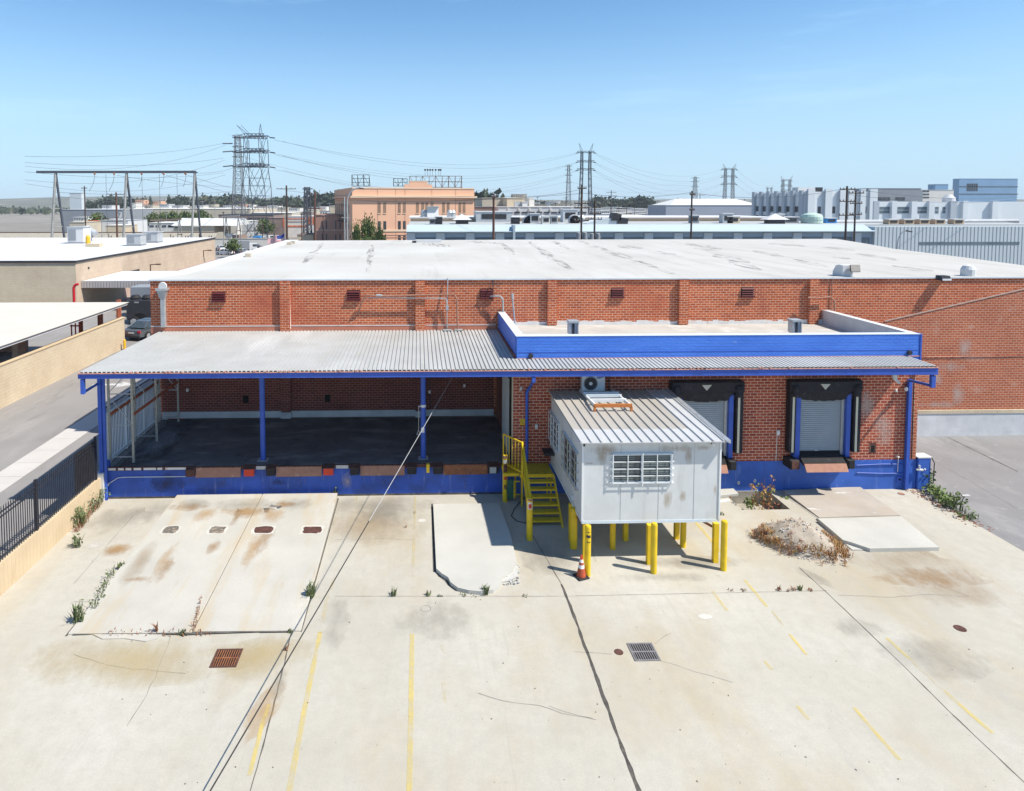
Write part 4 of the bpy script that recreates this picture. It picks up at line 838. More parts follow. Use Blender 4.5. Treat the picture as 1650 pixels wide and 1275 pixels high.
    # blue stub wall with pipe outlet, right of the corner
    s = MB().box(XR+.05,XR+.62,YW-.1,YW+.35,0,1.40).build('stub_wall', M['blue_wall'], t, bevel=.02)
    MB().box(XR+.03,XR+.66,YW-.12,YW+.37,1.401,1.45).build('stub_cap', M['mortar_white'], s)
    MB().box(XR+.15,XR+.5,YW+.37,YM-.15,0,.55).build('low_kerb', M['plinth'], t)
    q = FY(1481,757,YW-.15); c = MB(); c.tube((q.x-.1,YW-.12,q.z),(q.x+.14,YW-.2,q.z),.05,8).tube((q.x,YW-.16,q.z),(q.x,YW-.16,q.z+.2),.035,8).tube((q.x+.25,YW-.12,q.z),(q.x+.3,YW-.14,q.z),.04,8); c.build('pipe_outlet', M['mortar_white'], s)
    MB().path([(XR+.62,YW-.1,1.45),(XR+.72,YW-.16,1.2),(XR+.70,YW-.16,.3)],.02).build('loose_cable', M['dark_metal'], s)
    for px,py,w,h in ((1510,612,.6,.5),(1545,640,.5,.9),(1512,655,1.2,.3),(1535,590,.8,.4),(1555,560,.5,.6)):
        q = FY(px,py,YM-.035); MB().quad(*[(q.x+w*cos(a)*(1+R.uniform(-.2,.2)),YM-.036,max(1.45,q.z+h*sin(a)*(1+R.uniform(-.2,.2)))) for a in [k*pi/8 for k in range(16)]]).build('pale_patch', M['stain_white_wall'], t)
    # ---- dock doors
    for k,cx in enumerate((12.32,17.45)):
        d = MB(); z = 1.76
        while z < 4.35:
            d.hexa([(cx-1.02,YW-.05,z),(cx+.86,YW-.05,z),(cx+.86,YW-.002,z),(cx-1.02,YW-.002,z),(cx-1.02,YW-.042,z+.05),(cx+.86,YW-.042,z+.05),(cx+.86,YW-.002,z+.085),(cx-1.02,YW-.002,z+.085)]); z += .088
        dr = d.build('roller_door', M['roller'], t); MB().box(cx-.25,cx-.1,YW-.075,YW-.051,1.775,1.80).build('door_handle', M['white'], dr)
        MB().box(cx-1.02,cx+.86,YW-.06,YW-.052,1.70,1.775).build('bottom_seal', M['rubber'], dr)
        MB().box(cx+.862,cx+.98,YW-.10,YW-.003,1.6,4.3).build('door_track', M['galv'], t)
        for x0,x1 in ((cx-1.27,cx-1.022),(cx+.985,cx+1.18)): MB().box(x0,x1,YW-.26,YW-.003,1.40,4.4).build('door_jamb', M['blue'], t, bevel=.015)
        for x0,x1 in ((cx-1.55,cx-1.275),(cx+1.25,cx+1.56)): MB().box(x0,x1,YW-.36,YW-.003,1.78,4.5).build('dock_seal_side', M['vinyl'], t, bevel=.03)
        for x in (cx-1.41,cx+1.35): MB().box(x-.045,x+.045,YW-.375,YW-.361,1.82,4.32).build('guide_strip', M['cream_tape'], t)
        h = MB().box(cx-1.57,cx+1.58,YW-.40,YW-.003,4.44,4.93).build('dock_seal_head', M['vinyl'], t, bevel=.04)
        for x in (cx-1.35,cx+1.33): MB().lathe([(.15,0),(.19,.1),(.17,.25),(.19,.35),(.14,.5)],(x,YW-.36,4.26),14).build('seal_roll', M['vinyl'], h)
        cu = MB(); n = 30; V = []; F_ = []
        for i in range(n+1):
            x = cx-1.22+2.44*i/n; sag = .10*sin(pi*i/n)+.02*R.random()
            for j in range(5): V.append((x, YW-.33+.035*sin(i*1.3+j)+.025*j+.015*R.random(), 4.46-(.34+sag)*j/4))
        for i in range(n):
            for j in range(4): F_.append((i*5+j,i*5+j+1,(i+1)*5+j+1,(i+1)*5+j))
        cu.add(V,F_); cu.build('seal_curtain', M['vinyl'], h, smooth=True)
        tx = cx-.08; tri = MB().prismY([(tx-.21,4.80),(tx+.21,4.80),(tx,4.56)],YW-.42,YW-.401).build('triangle_mark', M['cream_tape'], h)
        MB().prismY([(tx-.13,4.765),(tx+.13,4.765),(tx,4.625)],YW-.426,YW-.421).build('triangle_print', M['hvac'], tri)
        lv = MB().hexa([(cx-1.18,YW-.80,1.42),(cx+.66,YW-.80,1.42),(cx+.84,YW-.07,1.42),(cx-1.0,YW-.07,1.42),(cx-1.18,YW-.80,1.52),(cx+.66,YW-.80,1.52),(cx+.84,YW-.07,1.72),(cx-1.0,YW-.07,1.72)]).build('leveller_deck', M['rubber'], t)
        MB().hexa([(cx-1.16,YW-1.03,1.22),(cx+.64,YW-1.03,1.22),(cx+.64,YW-.99,1.22),(cx-1.16,YW-.99,1.22),(cx-1.16,YW-.85,1.50),(cx+.64,YW-.85,1.50),(cx+.64,YW-.81,1.50),(cx-1.16,YW-.81,1.50)]).build('leveller_lip', M['rust_light'], lv)
        for x0,x1 in ((cx-1.62,cx-1.2),(cx+.86,cx+1.2)):
            bp = MB().box(x0,x1,YW-.60,YW-.017,1.16,1.56).build('bumper', M['rubber'], t, bevel=.025); MB().box(x0+.06,x1-.06,YW-.64,YW-.601,1.19,1.53).build('bumper_face', M['rubber' if x0>cx else 'rust_dark'], bp)
annex()

# ================================================================== OFFICE BOOTH on yellow legs
BX0, BX1, BY0, BY1, BZ = 5.66, 10.47, 21.8, 27.1, 1.5
def booth():
    t = thing('office_booth', 'white sheet metal office booth on yellow legs with barred windows and a ribbed roof', 'site office', (8.05,24.4,0))
    zt0, zt1 = 4.24, 4.46
    zt = lambda y: zt0+(zt1-zt0)*(y-BY0)/(BY1-BY0)
    MB().prismX([(BY0,BZ),(BY1,BZ),(BY1,zt1),(BY0,zt0)],BX0,BX1).build('wall', M['white_panel'], t)
    MB().box(BX0-.015,BX1+.015,BY0-.015,BY1,BZ-.10,BZ-.002).build('floor_frame', M['white_frame'], t)
    for x in [FY(p,790,BY0).x for p in (1000,1061,1118)]: MB().box(x-.008,x+.008,BY0-.006,BY0-.001,BZ,zt0-.05).build('panel_joint', M['galv'], t)
    for y in (23.4,25.0): MB().box(BX0-.006,BX0-.001,y-.008,y+.008,BZ,zt(y)-.05).build('panel_joint', M['galv'], t)
    for x in (BX0,BX1): MB().box(x-.03,x+.03,BY0-.03,BY0+.03,BZ,zt0-.01).build('corner_angle', M['white'], t)
    for px,py,w,h in ((975,722,1.3,.5),(1090,722,1.2,.35),(1110,735,.22,.7),(1076,805,.32,.7),(1152,790,.14,.4),(970,735,.3,.6),(1135,722,.5,.2),(950,747,.35,.1),(1100,800,.25,.4)):
        q = FY(px,py,BY0-.003); pts = [(max(BX0+.02,min(BX1-.02,q.x+w*.6*cos(a)*(1+R.uniform(-.3,.3)))),BY0-.0025,min(zt0-.03,q.z+h*.6*sin(a)*(1+R.uniform(-.2,.2)))) for a in [k*pi/9 for k in range(18)]]
        MB().quad(*pts).build('rust_stain', M['stain_rust_booth'], t)
    # roof sheets with ribs
    rz = lambda y: 4.335+(4.52-4.335)*(y-21.55)/(27.15-21.55)
    X0, X1, YF, YS, YB = BX0-.14, BX1+.09, 21.55, 22.75, 27.15
    def sheet(xa,xb,ya,yb,m,dz=0):
        a,b = rz(ya)+dz, rz(yb)+dz
        o = MB().hexa([(xa,ya,a-.03),(xb,ya,a-.03),(xb,yb,b-.03),(xa,yb,b-.03),(xa,ya,a),(xb,ya,a),(xb,yb,b),(xa,yb,b)]).build('roof_sheet', m, t)
        r = MB(); x = X0+.02
        while x < X1-.02:
            if xa-.001 <= x <= xb-.03:
                P = []
                for y,z in ((ya,a),(yb,b)): P += [(x-.035,y,z),(x+.035,y,z),(x+.016,y,z+.05),(x-.016,y,z+.05)]
                r.add(P,[(0,1,2,3),(7,6,5,4),(1,5,6,2),(2,6,7,3),(3,7,4,0)])
            x += .352
        r.build('roof_ribs', m, o)
    xs = X0+.02+.352*12-.045
    sheet(X0,X1,YF,YS,M['booth_roof_new'],.012); sheet(X0,xs,YS-.05,YB,M['booth_roof']); sheet(xs+.002,X1,YS+.002,YB,M['booth_roof_new'],.006)
    # bent edge flashing on the right
    for ya,yb in ((21.5,24.0),(24.05,27.1)):
        a,b = rz(ya)+.02, rz(yb)+.02
        MB().hexa([(X1-.02,ya,a),(X1+.12,ya,a-.07),(X1+.12,yb,b-.07),(X1-.02,yb,b),(X1-.02,ya,a+.03),(X1+.12,ya,a+.06),(X1+.12,yb,b+.06),(X1-.02,yb,b+.03)]).build('edge_flashing', M['galv'], t)
    # front window
    def window(mk, w, h, nv, nh, bars, name, blind=True, dark=False):
        # mk(u,d,v): u along wall, d outwards, v up, centre at 0
        def bx(mb,u0,u1,d0,d1,v0,v1): mb.hexa([mk(u,d,v) for v in (v0,v1) for u,d in ((u0,d1),(u1,d1),(u1,d0),(u0,d0))]); return mb
        f = MB(); e = .05
        bx(f,-w/2,w/2,.003,.05,-h/2,-h/2+e); bx(f,-w/2,w/2,.003,.05,h/2-e,h/2); bx(f,-w/2,-w/2+e,.003,.05,-h/2+e,h/2-e); bx(f,w/2-e,w/2,.003,.05,-h/2+e,h/2-e); bx(f,-.025,.025,.003,.052,-h/2+e,h/2-e)
        fr = f.build('window', M['white_frame'], t)
        for s in (-1,1):
            g = MB(); u0,u1 = (-w/2+e,-.025) if s<0 else (.025,w/2-e); bx(g,u0,u1,.003,.02,-h/2+e,h/2-e); g.build('pane', M['glass'], fr)
            if blind:
                b = MB(); n = 13
                for i in range(n):
                    v = -h/2+e+(h-2*e)*(i+.3)/n; bx(b,u0+.02,u1-(.02 if s>0 else .22),.021,.024,v,v+(h-2*e)/n*(.62 if s>0 else .35))
                b.build('blind', M['blind'], fr)
        g = MB(); r = .013
        for i in range(bars[0]):
            v = -h/2+.02+(h-.06)*i/(bars[0]-1); bx(g,-w/2-.06,w/2+.07,.085,.105,v-r,v+r)
            for u in (-w/2-.05,w/2+.05): bx(g,u-r,u+r,.002,.085,v-r,v+r)
        for i in range(bars[1]):
            u = -w/2+.02+(w-.04)*i/(bars[1]-1); bx(g,u-r,u+r,.107,.125,-h/2-.0,h/2-.02)
        bx(g,-.015,0.015,.125,.145,-h/2-.08,h/2+.03)
        g.build('window_grille', M['white' if not dark else 'rack_steel'], fr)
    a,b = FY(986,730,BY0), FY(1081,777,BY0); cx,cz = (a.x+b.x)/2,(a.z+b.z)/2
    window(lambda u,d,v: (cx+u,BY0-d,cz+v), b.x-a.x, a.z-b.z, 2, 1, (5,5), 'front')
    for (p0,q0,q1,p1),dark in (((909,694,750,932),True),((884,655,700,901),False)):
        y0 = FX(p1,720,BX0).y; y1 = FX(p0,720,BX0).y; zt_ = FX(p0,q0,BX0).z; zb = FX(p0,q1,BX0).z
        yc, zc = (y0+y1)/2, (zt_+zb)/2
        window(lambda u,d,v: (BX0-d,yc-u,zc+v), y1-y0, zt_-zb, 2, 1, (5,5), 'side', False, dark)
    q = FX(880,700,BX0); MB().box(BX0-.42,BX0-.002,26.3,26.95,q.z-.25,q.z-.16).build('side_shelf', M['dark_metal'], t)
    for y,z in ((24.8,2.35),(23.1,1.75)): MB().box(BX0-.05,BX0-.002,y-.05,y+.05,z-.08,z+.08).build('wall_socket', M['white_frame'], t)
    q = FY(1150,716,BY0-.1); c = MB().lathe([(.02,.08),(.055,.06),(.06,0),(.03,-.05)],(q.x,BY0-.10,q.z-.02),12).build('camera_dome', M['white'], t); MB().box(q.x-.05,q.x+.05,BY0-.06,BY0-.002,q.z-.02,q.z+.08).build('camera_mount', M['dark_metal'], c)
    q = FY(941,716,BY0); MB().box(q.x-.03,q.x+.03,BY0-.05,BY0-.002,q.z-.06,q.z+.03).build('cable_entry', M['dark_metal'], t)
    # legs
    for px,py in ((942.5,905),(1045.5,908.5),(1152,905.6),(920,871),(1007.5,870.5),(1090,868)):
        q = G(px,py); MB().box(q.x-.085,q.x+.085,q.y-.085,q.y+.085,0,BZ-.1).build('leg', M['yellow'], t)
    for px,py in ((925,812),(1130,800)): 
        q = G(px,py,0); MB().box(q.x-.085,q.x+.085,26.2,26.37,0,BZ-.1).build('leg', M['yellow'], t)
    for a,b in (((1090,868),(1152,905.6)),((920,871),(942.5,905))):
        q0,q1 = G(*a),G(*b); MB().bar((q0.x,q0.y,1.2),(q1.x,q1.y,1.2),.05,.07).build('leg_brace', M['rust'], t)
booth()

def bollard(px,py,ztop,lab,r=.105,wear=None,z0=0):
    q = G(px,py); t = thing('bollard', lab, 'bollard', (q.x,q.y,0), None)
    MB().lathe([(r,0),(r,ztop-.06),(r*.85,ztop-.015),(r*.4,ztop)],(q.x,q.y,0),18).build('post', M['yellow'], t, smooth=False)
    if wear:
        for k,(z,h,m,w) in enumerate(wear):
            v = MB(); n = 7; V = []
            for i in range(n):
                a = -pi/2+(-.5+i/(n-1))*w; rr = r+.003+.001*k
                V += [(q.x+rr*cos(a),q.y+rr*sin(a),z+R.uniform(0,.03)),(q.x+rr*cos(a),q.y+rr*sin(a),z+h-R.uniform(0,.03))]
            v.add(V,[(2*i,2*i+2,2*i+3,2*i+1) for i in range(n-1)]); v.build('worn_patch', M[m], t)
    return t
bollard(946.5,927,1.74,'yellow bollard with dark scuffs behind the traffic cone, at the booth corner',wear=[(1.32,.12,'dark_metal',1.5),(1.16,.06,'rubber',1.3),(1.5,.05,'dark_metal',1.6)])
bollard(1053,923,1.74,'clean yellow bollard in front of the middle of the booth')
bollard(1165.5,918.5,1.74,'yellow bollard standing at the right front corner of the booth')
bollard(924,883,1.5,'yellow bollard by the booth left rear leg, nearest the stair foot',r=.13)
bollard(987,884,1.2,'yellow bollard in the shade under the left half of the booth')
bollard(1100.5,881,1.2,'yellow bollard under the right side of the booth where sunlight reaches')
bollard(813.5,808,2.0,'tall thin yellow post with peeling rusty paint at the dock end',wear=[(1.2,.45,'rust_dark',1.7),(.95,.16,'red_plastic',1.1),(1.66,.16,'mortar_white',1.8),(.55,.22,'rust',1.0),(1.85,.15,'rust_light',2.2)])
bollard(853,869.5,1.62,'yellow post with red and white sticker at the stair handrail foot',r=.115,wear=[(1.18,.30,'mortar_white',1.6),(1.22,.2,'red_plastic',1.0),(1.5,.1,'rust_light',1.7)])

def cone():
    q = G(936.5,930); t = thing('traffic_cone', 'faded orange traffic cone with white bands on the concrete by a bollard', 'traffic cone', (q.x,q.y,0))
    MB().obox((q.x,q.y,.0),.42,.42,.05,.35).build('base', M['rubber'], t, bevel=.02)
    H = .74; rr = lambda z: .155-(.155-.03)*(z-.05)/(H-.05)
    def seg(a,b,m,nm): MB().lathe([(rr(a),a),(rr(b),b)],(q.x,q.y,0),20).build(nm, m, t)
    seg(.05,.33,M['cone'],'body'); seg(.33,.44,M['white'],'reflective_band'); seg(.44,.52,M['cone'],'body'); seg(.52,.62,M['white'],'reflective_band'); seg(.62,H,M['red_plastic'],'tip')
cone()

def stair():
    t = thing('metal_stair', 'yellow steel stair with open treads climbing to the dock beside the booth', 'stair', (4.9,25.4,0))
    zl, x0, x1, ya, yb = 1.34, 4.32, 5.56, 26.08, 24.35
    MB().box(x0-.15,x1,ya,YW-.03,zl-.06,zl).build('landing', M['yellow_dull'], t); MB().box(x0-.15,x1,ya-.03,ya-.001,zl-.13,zl+.01).build('landing_edge', M['yellow'], t)
    MB().box(3.55,x0-.15,ya+.2,YW-.03,zl-.16,zl-.04).build('landing_beam', M['yellow'], t)
    n = 6
    for k in range(1,n+1):
        z = zl*(1-k/(n+1)); y = ya-(ya-yb)*(k-.5)/(n+.5)
        tr = MB().box(x0+.03,x1-.03,y-.16,y+.12,z-.03,z).build('tread', M['yellow_dull'], t); MB().box(x0+.03,x1-.03,y-.19,y-.162,z-.055,z+.004).build('nosing', M['yellow'], tr)
    for x in (x0,x1): MB().hexa([(x-.03,yb-.12,0),(x+.03,yb-.12,0),(x+.03,yb+.10,0),(x-.03,yb+.10,0),(x-.03,ya-.10,zl-.02),(x+.03,ya-.10,zl-.02),(x+.03,ya+.12,zl-.02),(x-.03,ya+.12,zl-.02)]).build('stringer', M['yellow'], t)
    # left handrail down to the post, doubled
    a,b = FY(843,713,26.05), FY(853,803,23.5)
    r = MB(); r.bar((x0-.06,26.05,a.z),(4.16,23.45,1.62),.07,.07).bar((x0-.06,26.05,a.z-.35),(4.14,23.5,1.25),.05,.05).bar((x0-.1,26.05,a.z-.12),(4.06,23.47,1.5),.045,.05)
    r.build('handrail', M['yellow'], t)
    MB().box(x0-.10,x0-.03,26.02,26.09,0,a.z+.02).build('rail_post', M['yellow'], t)
    # guard at the landing's left
    c0 = Vector((3.62,27.1,0)); c1 = Vector((x0-.09,26.1,0)); zt = a.z-.02
    g = MB(); g.bar((c0.x,c0.y,zt),(c1.x,c1.y,zt),.05,.05).bar((c0.x,c0.y,zl+.10),(c1.x,c1.y,zl+.10),.05,.06)
    for k in range(6):
        p = c0.lerp(c1,k/6); g.tube((p.x,p.y,zl+.1),(p.x,p.y,zt),.016 if k else .03,6)
    g.build('guard_rail', M['yellow'], t)
    for x,y in ((x0-.2,YW-.3),(x1-.08,ya+.1),(x1-.08,YW-.3)): MB().box(x-.03,x+.03,y-.03,y+.03,0,zl-.06).build('support_leg', M['yellow'], t)
    f = MB(); f.bar((3.95,26.3,.95),(4.2,26.3,.95),.04,.04).bar((3.97,26.3,0.25),(3.97,26.3,.95),.04,.04).bar((3.95,26.3,.4),(4.2,26.3,.4),.03,.03); f.build('hose_rack', M['yellow'], t)
    h = thing('garden_hose', 'green hose hanging in a coil on the yellow rack beside the stair', 'hose', (3.85,26.5,.2)); m = MB()
    for k in range(7):
        x = 3.74+.035*k; m.path([(x,26.42+.02*k,.95),(x-.05,26.4,.6),(x-.03+.02*R.random(),26.42,.14+.03*R.random()),(x+.06,26.43,.6),(x+.035,26.45+.02*k,.95)],.016,5)
    m.build('coil', M['hose'], h)
    c = MB(); pts = [G(848,800),G(836,812),G(828,822),G(824,832),G(832,840),G(846,844),G(852,838)]; c.path([(p.x,p.y,.015) for p in pts],.016)
    tag(c.build('power_cable', M['wire']), 'black cable lying in a loop on the ground left of the stair', 'cable')
stair()

def aircon():
    q = FY(938,616,26.7); x0, x1, y0, y1, z0 = q.x, FY(975,616,26.7).x, 26.7, 27.0, 4.60
    z1 = z0+.70; t = thing('air_conditioner', 'white outdoor air conditioner with round fan grille on the booth roof', 'air conditioner', ((x0+x1)/2,26.85,z0))
    MB().box(x0,x1,y0,y1,z0,z1).build('casing', M['white_frame'], t, bevel=.02)
    cx,cz = x0+.36,z0+.345
    MB().lathe([(.30,.0),(.30,.013)],(cx,y0-.014,cz),28,'y').build('fan_ring', M['greywall'], t)
    MB().lathe([(.255,0),(.255,.006)],(cx,y0-.0205,cz),28,'y').build('fan_well', M['rubber'], t)
    g = MB()
    for r in (.12,.17,.22):
        for k in range(24):
            a,b = 2*pi*k/24,2*pi*(k+1)/24; g.tube((cx+r*cos(a),y0-.026,cz+r*sin(a)),(cx+r*cos(b),y0-.026,cz+r*sin(b)),.0028,4,caps=False)
    for k in range(12): a = 2*pi*k/12; g.tube((cx+.07*cos(a),y0-.026,cz+.07*sin(a)),(cx+.27*cos(a),y0-.026,cz+.27*sin(a)),.003,4)
    g.build('fan_grille', M['greywall'], t)
    MB().lathe([(.075,0),(.06,.014)],(cx,y0-.034,cz),18,'y').build('fan_hub', M['white'], t)
    lx,lz = x1-.2,z1-.09; a = radians(12); E = []
    for k in range(24): p = 2*pi*k/24; u,v = .165*cos(p),.05*sin(p); E.append((lx+u*cos(a)-v*sin(a),lz+u*sin(a)+v*cos(a)))
    lg = MB().prismY(E,y0-.006,y0-.001).build('logo', M['logo_blue'], t)
    text_mesh('SAMSUNG',.058,'logo_lettering',M['white'],lg,Matrix.Translation((lx,y0-.0075,lz))@Matrix.Rotation(-a*.0,4,'Y')@FRONT,.001)
    for x in (x0+.12,x1-.12): MB().box(x-.04,x+.04,y0-.03,y1+.03,z0-.06,z0-.001).build('foot', M['dark_metal'], t)
    MB().path([(x1+.0,26.9,z1-.2),(x1+.28,27.1,z1-.1),(x1+.3,27.15,4.5)],.02).build('pipe', M['dark_metal'], t)
    # timber and steel frame it stands on
    rz = lambda y: 4.335+(4.52-4.335)*(y-21.55)/5.6+.055
    f = thing('equipment_frame', 'white frame with a rusty orange front bar lying on the booth roof', 'frame', ((x0+x1)/2,25.7,rz(25.7)))
    A,B_ = G(959,651,4.72), G(1015,650,4.72); xa,xb,yf = A.x,B_.x,A.y
    for x in (xa,xb): MB().hexa([(x-.03,yf,4.62),(x+.03,yf,4.62),(x+.03,27.05,4.50),(x-.03,27.05,4.50),(x-.03,yf,4.72),(x+.03,yf,4.72),(x+.03,27.05,4.60),(x-.03,27.05,4.60)]).build('rail', M['white'], f)
    for y,m in ((yf-.05,'orange_rust'),(yf+.65,'white'),(yf+1.25,'white_frame'),(yf+1.6,'white_frame')): MB().box(xa-.05,xb+.05,y-.04,y+.04,4.60,4.72 if m!='orange_rust' else 4.73).build('cross_bar', M[m], f)
    for x in (xa-.03,xb+.03): MB().box(x-.04,x+.04,yf-.09,yf-.01,rz(yf)-.05,4.62).build('leg', M['orange_rust'], f)
aircon()

# ================================================================== rack, rails, fences on the left
def left_dock_things():
    r = thing('pallet_rack', 'bare steel pallet rack frames with two faded red beams at the dock left end', 'rack', (-12.4,30.3,ZF))
    xa, xb = G(181,743,ZF).x, G(218,743,ZF).x
    for y in (27.75,30.25,33.0):
        fr = MB()
        for x in (xa,xb): fr.box(x-.045,x+.045,y-.035,y+.035,ZF,5.45)
        o = fr.build('upright_frame', M['rack_steel'], r)
        h = MB()
        for z in (ZF+.25,ZF+1.65,ZF+3.0): h.bar((xa,y,z),(xb,y,z),.03,.035)
        for z0,z1 in ((ZF+1.65,ZF+2.9),(ZF+3.05,ZF+4.1)): h.bar((xa,y,z1 if z0<4 else z0),(xb,y,z0 if z0<4 else z1),.025,.03)
        h.build('frame_brace', M['galv'], o)
        hh = MB()
        for x in (xa,xb):
            z = ZF+.15
            while z < 5.4: hh.box(x-.012,x+.012,y-.038,y-.0355,z,z+.035); z += .1
        hh.build('slots', M['dark_metal'], o)
    z = FY(219,669,27.75).z
    for x,dz in ((xa,.0),(xb,0)): MB().box(x-.025,x+.025,27.79,33.0,z-.06+dz,z+.06+dz).build('beam', M['maroon'] if 0 else M['redpost'], r)
    # white picket railing on the dock's left edge
    t = thing('picket_railing', 'white metal picket railing along the left edge of the dock', 'railing', (XL+.1,30.3,ZF))
    zt = FX(158,676,XL).z; zb = ZF+.16; x = XL+.0; y0,y1 = 27.5,33.2; p = MB(); n = 40
    for k in range(n+1):
        y = y0+(y1-y0)*k/n; p.box(x-.011,x+.011,y-.011,y+.011,zb,zt-.06)
    p.build('pickets', M['white_frame'], t)
    for z in (zt,zb): MB().box(x-.025,x+.025,y0,y1,z-.03,z+.03).build('rail', M['white_frame'], t)
    MB().box(x-.03,x+.03,y0,y1,zb-.11,zb-.04).build('kick_rail', M['white_frame'], t)
    for y in (y0,29.4,31.3,y1): MB().box(x-.04,x+.04,y-.04,y+.04,ZF-.3,zt+.03).build('post', M['white_frame'], t)
    # dark gate rail further out and rear lattice
    t = thing('dark_railing', 'dark iron railing standing outside the white picket railing', 'railing', (XL-.35,30.3,0)); x = XL-.32; p = MB()
    for k in range(46): y = 27.7+k*.124; p.box(x-.009,x+.009,y-.009,y+.009,zt-.45,zt+.05)
    p.build('pickets', M['fence_iron'], t); MB().box(x-.02,x+.02,27.7,33.3,zt+.05,zt+.10).build('rail', M['fence_iron'], t); MB().box(x-.02,x+.02,27.7,33.3,zt-.5,zt-.45).build('rail', M['fence_iron'], t)
    for y in (27.72,30.5,33.25): MB().box(x-.03,x+.03,y-.03,y+.03,0,zt+.08).build('post', M['fence_iron'], t)
    # low tan block wall and the iron fence on it
    w = thing('block_wall', 'low tan block wall at the left edge of the yard under the iron fence', 'wall', (XL-.2,20,0))
    x = XL-.12; b = MB(); y = 2.0
    while y < 26.8: b.box(x-.12,x+.10,y,y+.195,0,1.02); y += .2
    b.build('blocks', M['block_tan'], w); MB().box(x-.10,x+.085,2.0,26.95,.0,.985).build('mortar', M['stucco_cream'], w)
    MB().box(x-.15,x+.2,26.97,27.22,0,1.2).build('end_pier', M['plinth'], w)
    f = thing('iron_fence', 'dark iron picket fence standing on the low tan block wall', 'fence', (x,20,1.02)); p = MB(); y = 2.1; n = 0
    pk = []
    while y < 26.8:
        p.box(x-.011,x+.011,y-.011,y+.011,1.02,2.72); p.add([(x-.011,y-.011,2.72),(x+.011,y-.011,2.72),(x+.011,y+.011,2.72),(x-.011,y+.011,2.72),(x,y,2.82)],[(0,1,4),(1,2,4),(2,3,4),(3,0,4)]); y += .125
    p.build('pickets', M['fence_iron'], f)
    for z in (1.16,2.45,2.6): MB().box(x-.018,x+.018,2.0,26.85,z-.02,z+.02).build('rail', M['fence_iron'], f)
    for y in (2.05,6.2,10.3,14.4,18.5,22.6,26.8): MB().box(x-.04,x+.04,y-.04,y+.04,1.02,2.85).build('post', M['fence_iron'], f)
    MB().box(x-.03,x-.02,25.2,26.7,1.1,2.7).build('backing_sheet', M['dark_metal'], f)
left_dock_things()

# ================================================================== guy cable
def guy():
    top = Vector((FY(769,538,YM-.05).x,YM-.05,FY(769,538,YM-.05).z)); lo = G(405,1158,1.2); d = lo-top; k = (0-top.z)/d.z; end = top+d*k
    N = 24; pts = []
    for i in range(N+1):
        s = i/N; p = top+(end-top)*s; pts.append(p-Vector((0,0,.10*sin(pi*s))) if 0 < i < N else p)
    o = thing('guy_cable', 'long guy cable, painted sunlit above and dark below, slanting from the brick wall to the yard', 'cable', end)
    cut = min(range(N+1), key=lambda i: abs(pts[i].y-20.3)); MB().path(pts[:cut+1],.0115,6).build('sunlit_span', M['sunlit_span'], o); MB().path(pts[cut:],.016,6).build('dark_span', M['wire'], o)  # one cable: its sunlit upper and dark lower look painted as two colours
    import bmesh
guy()

# ================================================================== plants, mound
def blades(mb, c, n, h, spread, w=.02, lean=.5, seed=0):
    r = random.Random(seed)
    for _ in range(n):
        a = r.uniform(0,2*pi); hh = h*r.uniform(.5,1); l = lean*r.uniform(.3,1.2)*hh; b = Vector((c[0]+r.uniform(-1,1)*spread,c[1]+r.uniform(-1,1)*spread,c[2]))
        d = Vector((cos(a),sin(a),0)); s = Vector((-sin(a),cos(a),0))*w
        m_ = b+d*l*.4+Vector((0,0,hh*.6)); e = b+d*l+Vector((0,0,hh*.95))
        mb.add([b-s*.6,b+s*.6,m_+s,m_-s,e],[(0,1,2,3),(3,2,4)])
def leaves(mb, c, n, rad, size, seed=0, stalk=None):
    r = random.Random(seed)
    for _ in range(n):
        while True:
            p = Vector((r.uniform(-1,1),r.uniform(-1,1),r.uniform(-1,1)))
            if p.length <= 1: break
        p = Vector((c[0]+p.x*rad[0],c[1]+p.y*rad[1],c[2]+p.z*rad[2])); s = size*r.uniform(.6,1.3)
        u = Vector((r.gauss(0,1),r.gauss(0,1),r.gauss(0,.6))).normalized(); v = u.orthogonal(); v.rotate(__import__('mathutils').Quaternion(u,r.uniform(0,6.28)))
        mb.add([p,p+u*s*.5+v*s*.28,p+u*s,p+u*s*.5-v*s*.28],[(0,1,2,3)])
def weed(name, lab, cat, px, py, h, sp, n, m, group=None, z=0, leafy=0, dry=False):
    q = G(px,py,z); t = thing(name, lab, cat, (q.x,q.y,z), group); mb = MB()
    blades(mb,(q.x,q.y,z),n,h,sp,.012+.012*h,.55,seed=int(px*7+py)); mb.raw('stems', M[m if not leafy else ('dry_red' if dry else m)], t)
    if leafy: l = MB(); leaves(l,(q.x,q.y,z+h*.5),leafy,(sp*1.4,sp*1.4,h*.5),.07+.06*h,seed=int(px+py*3)); l.raw('leaves', M[m], t)
    return t
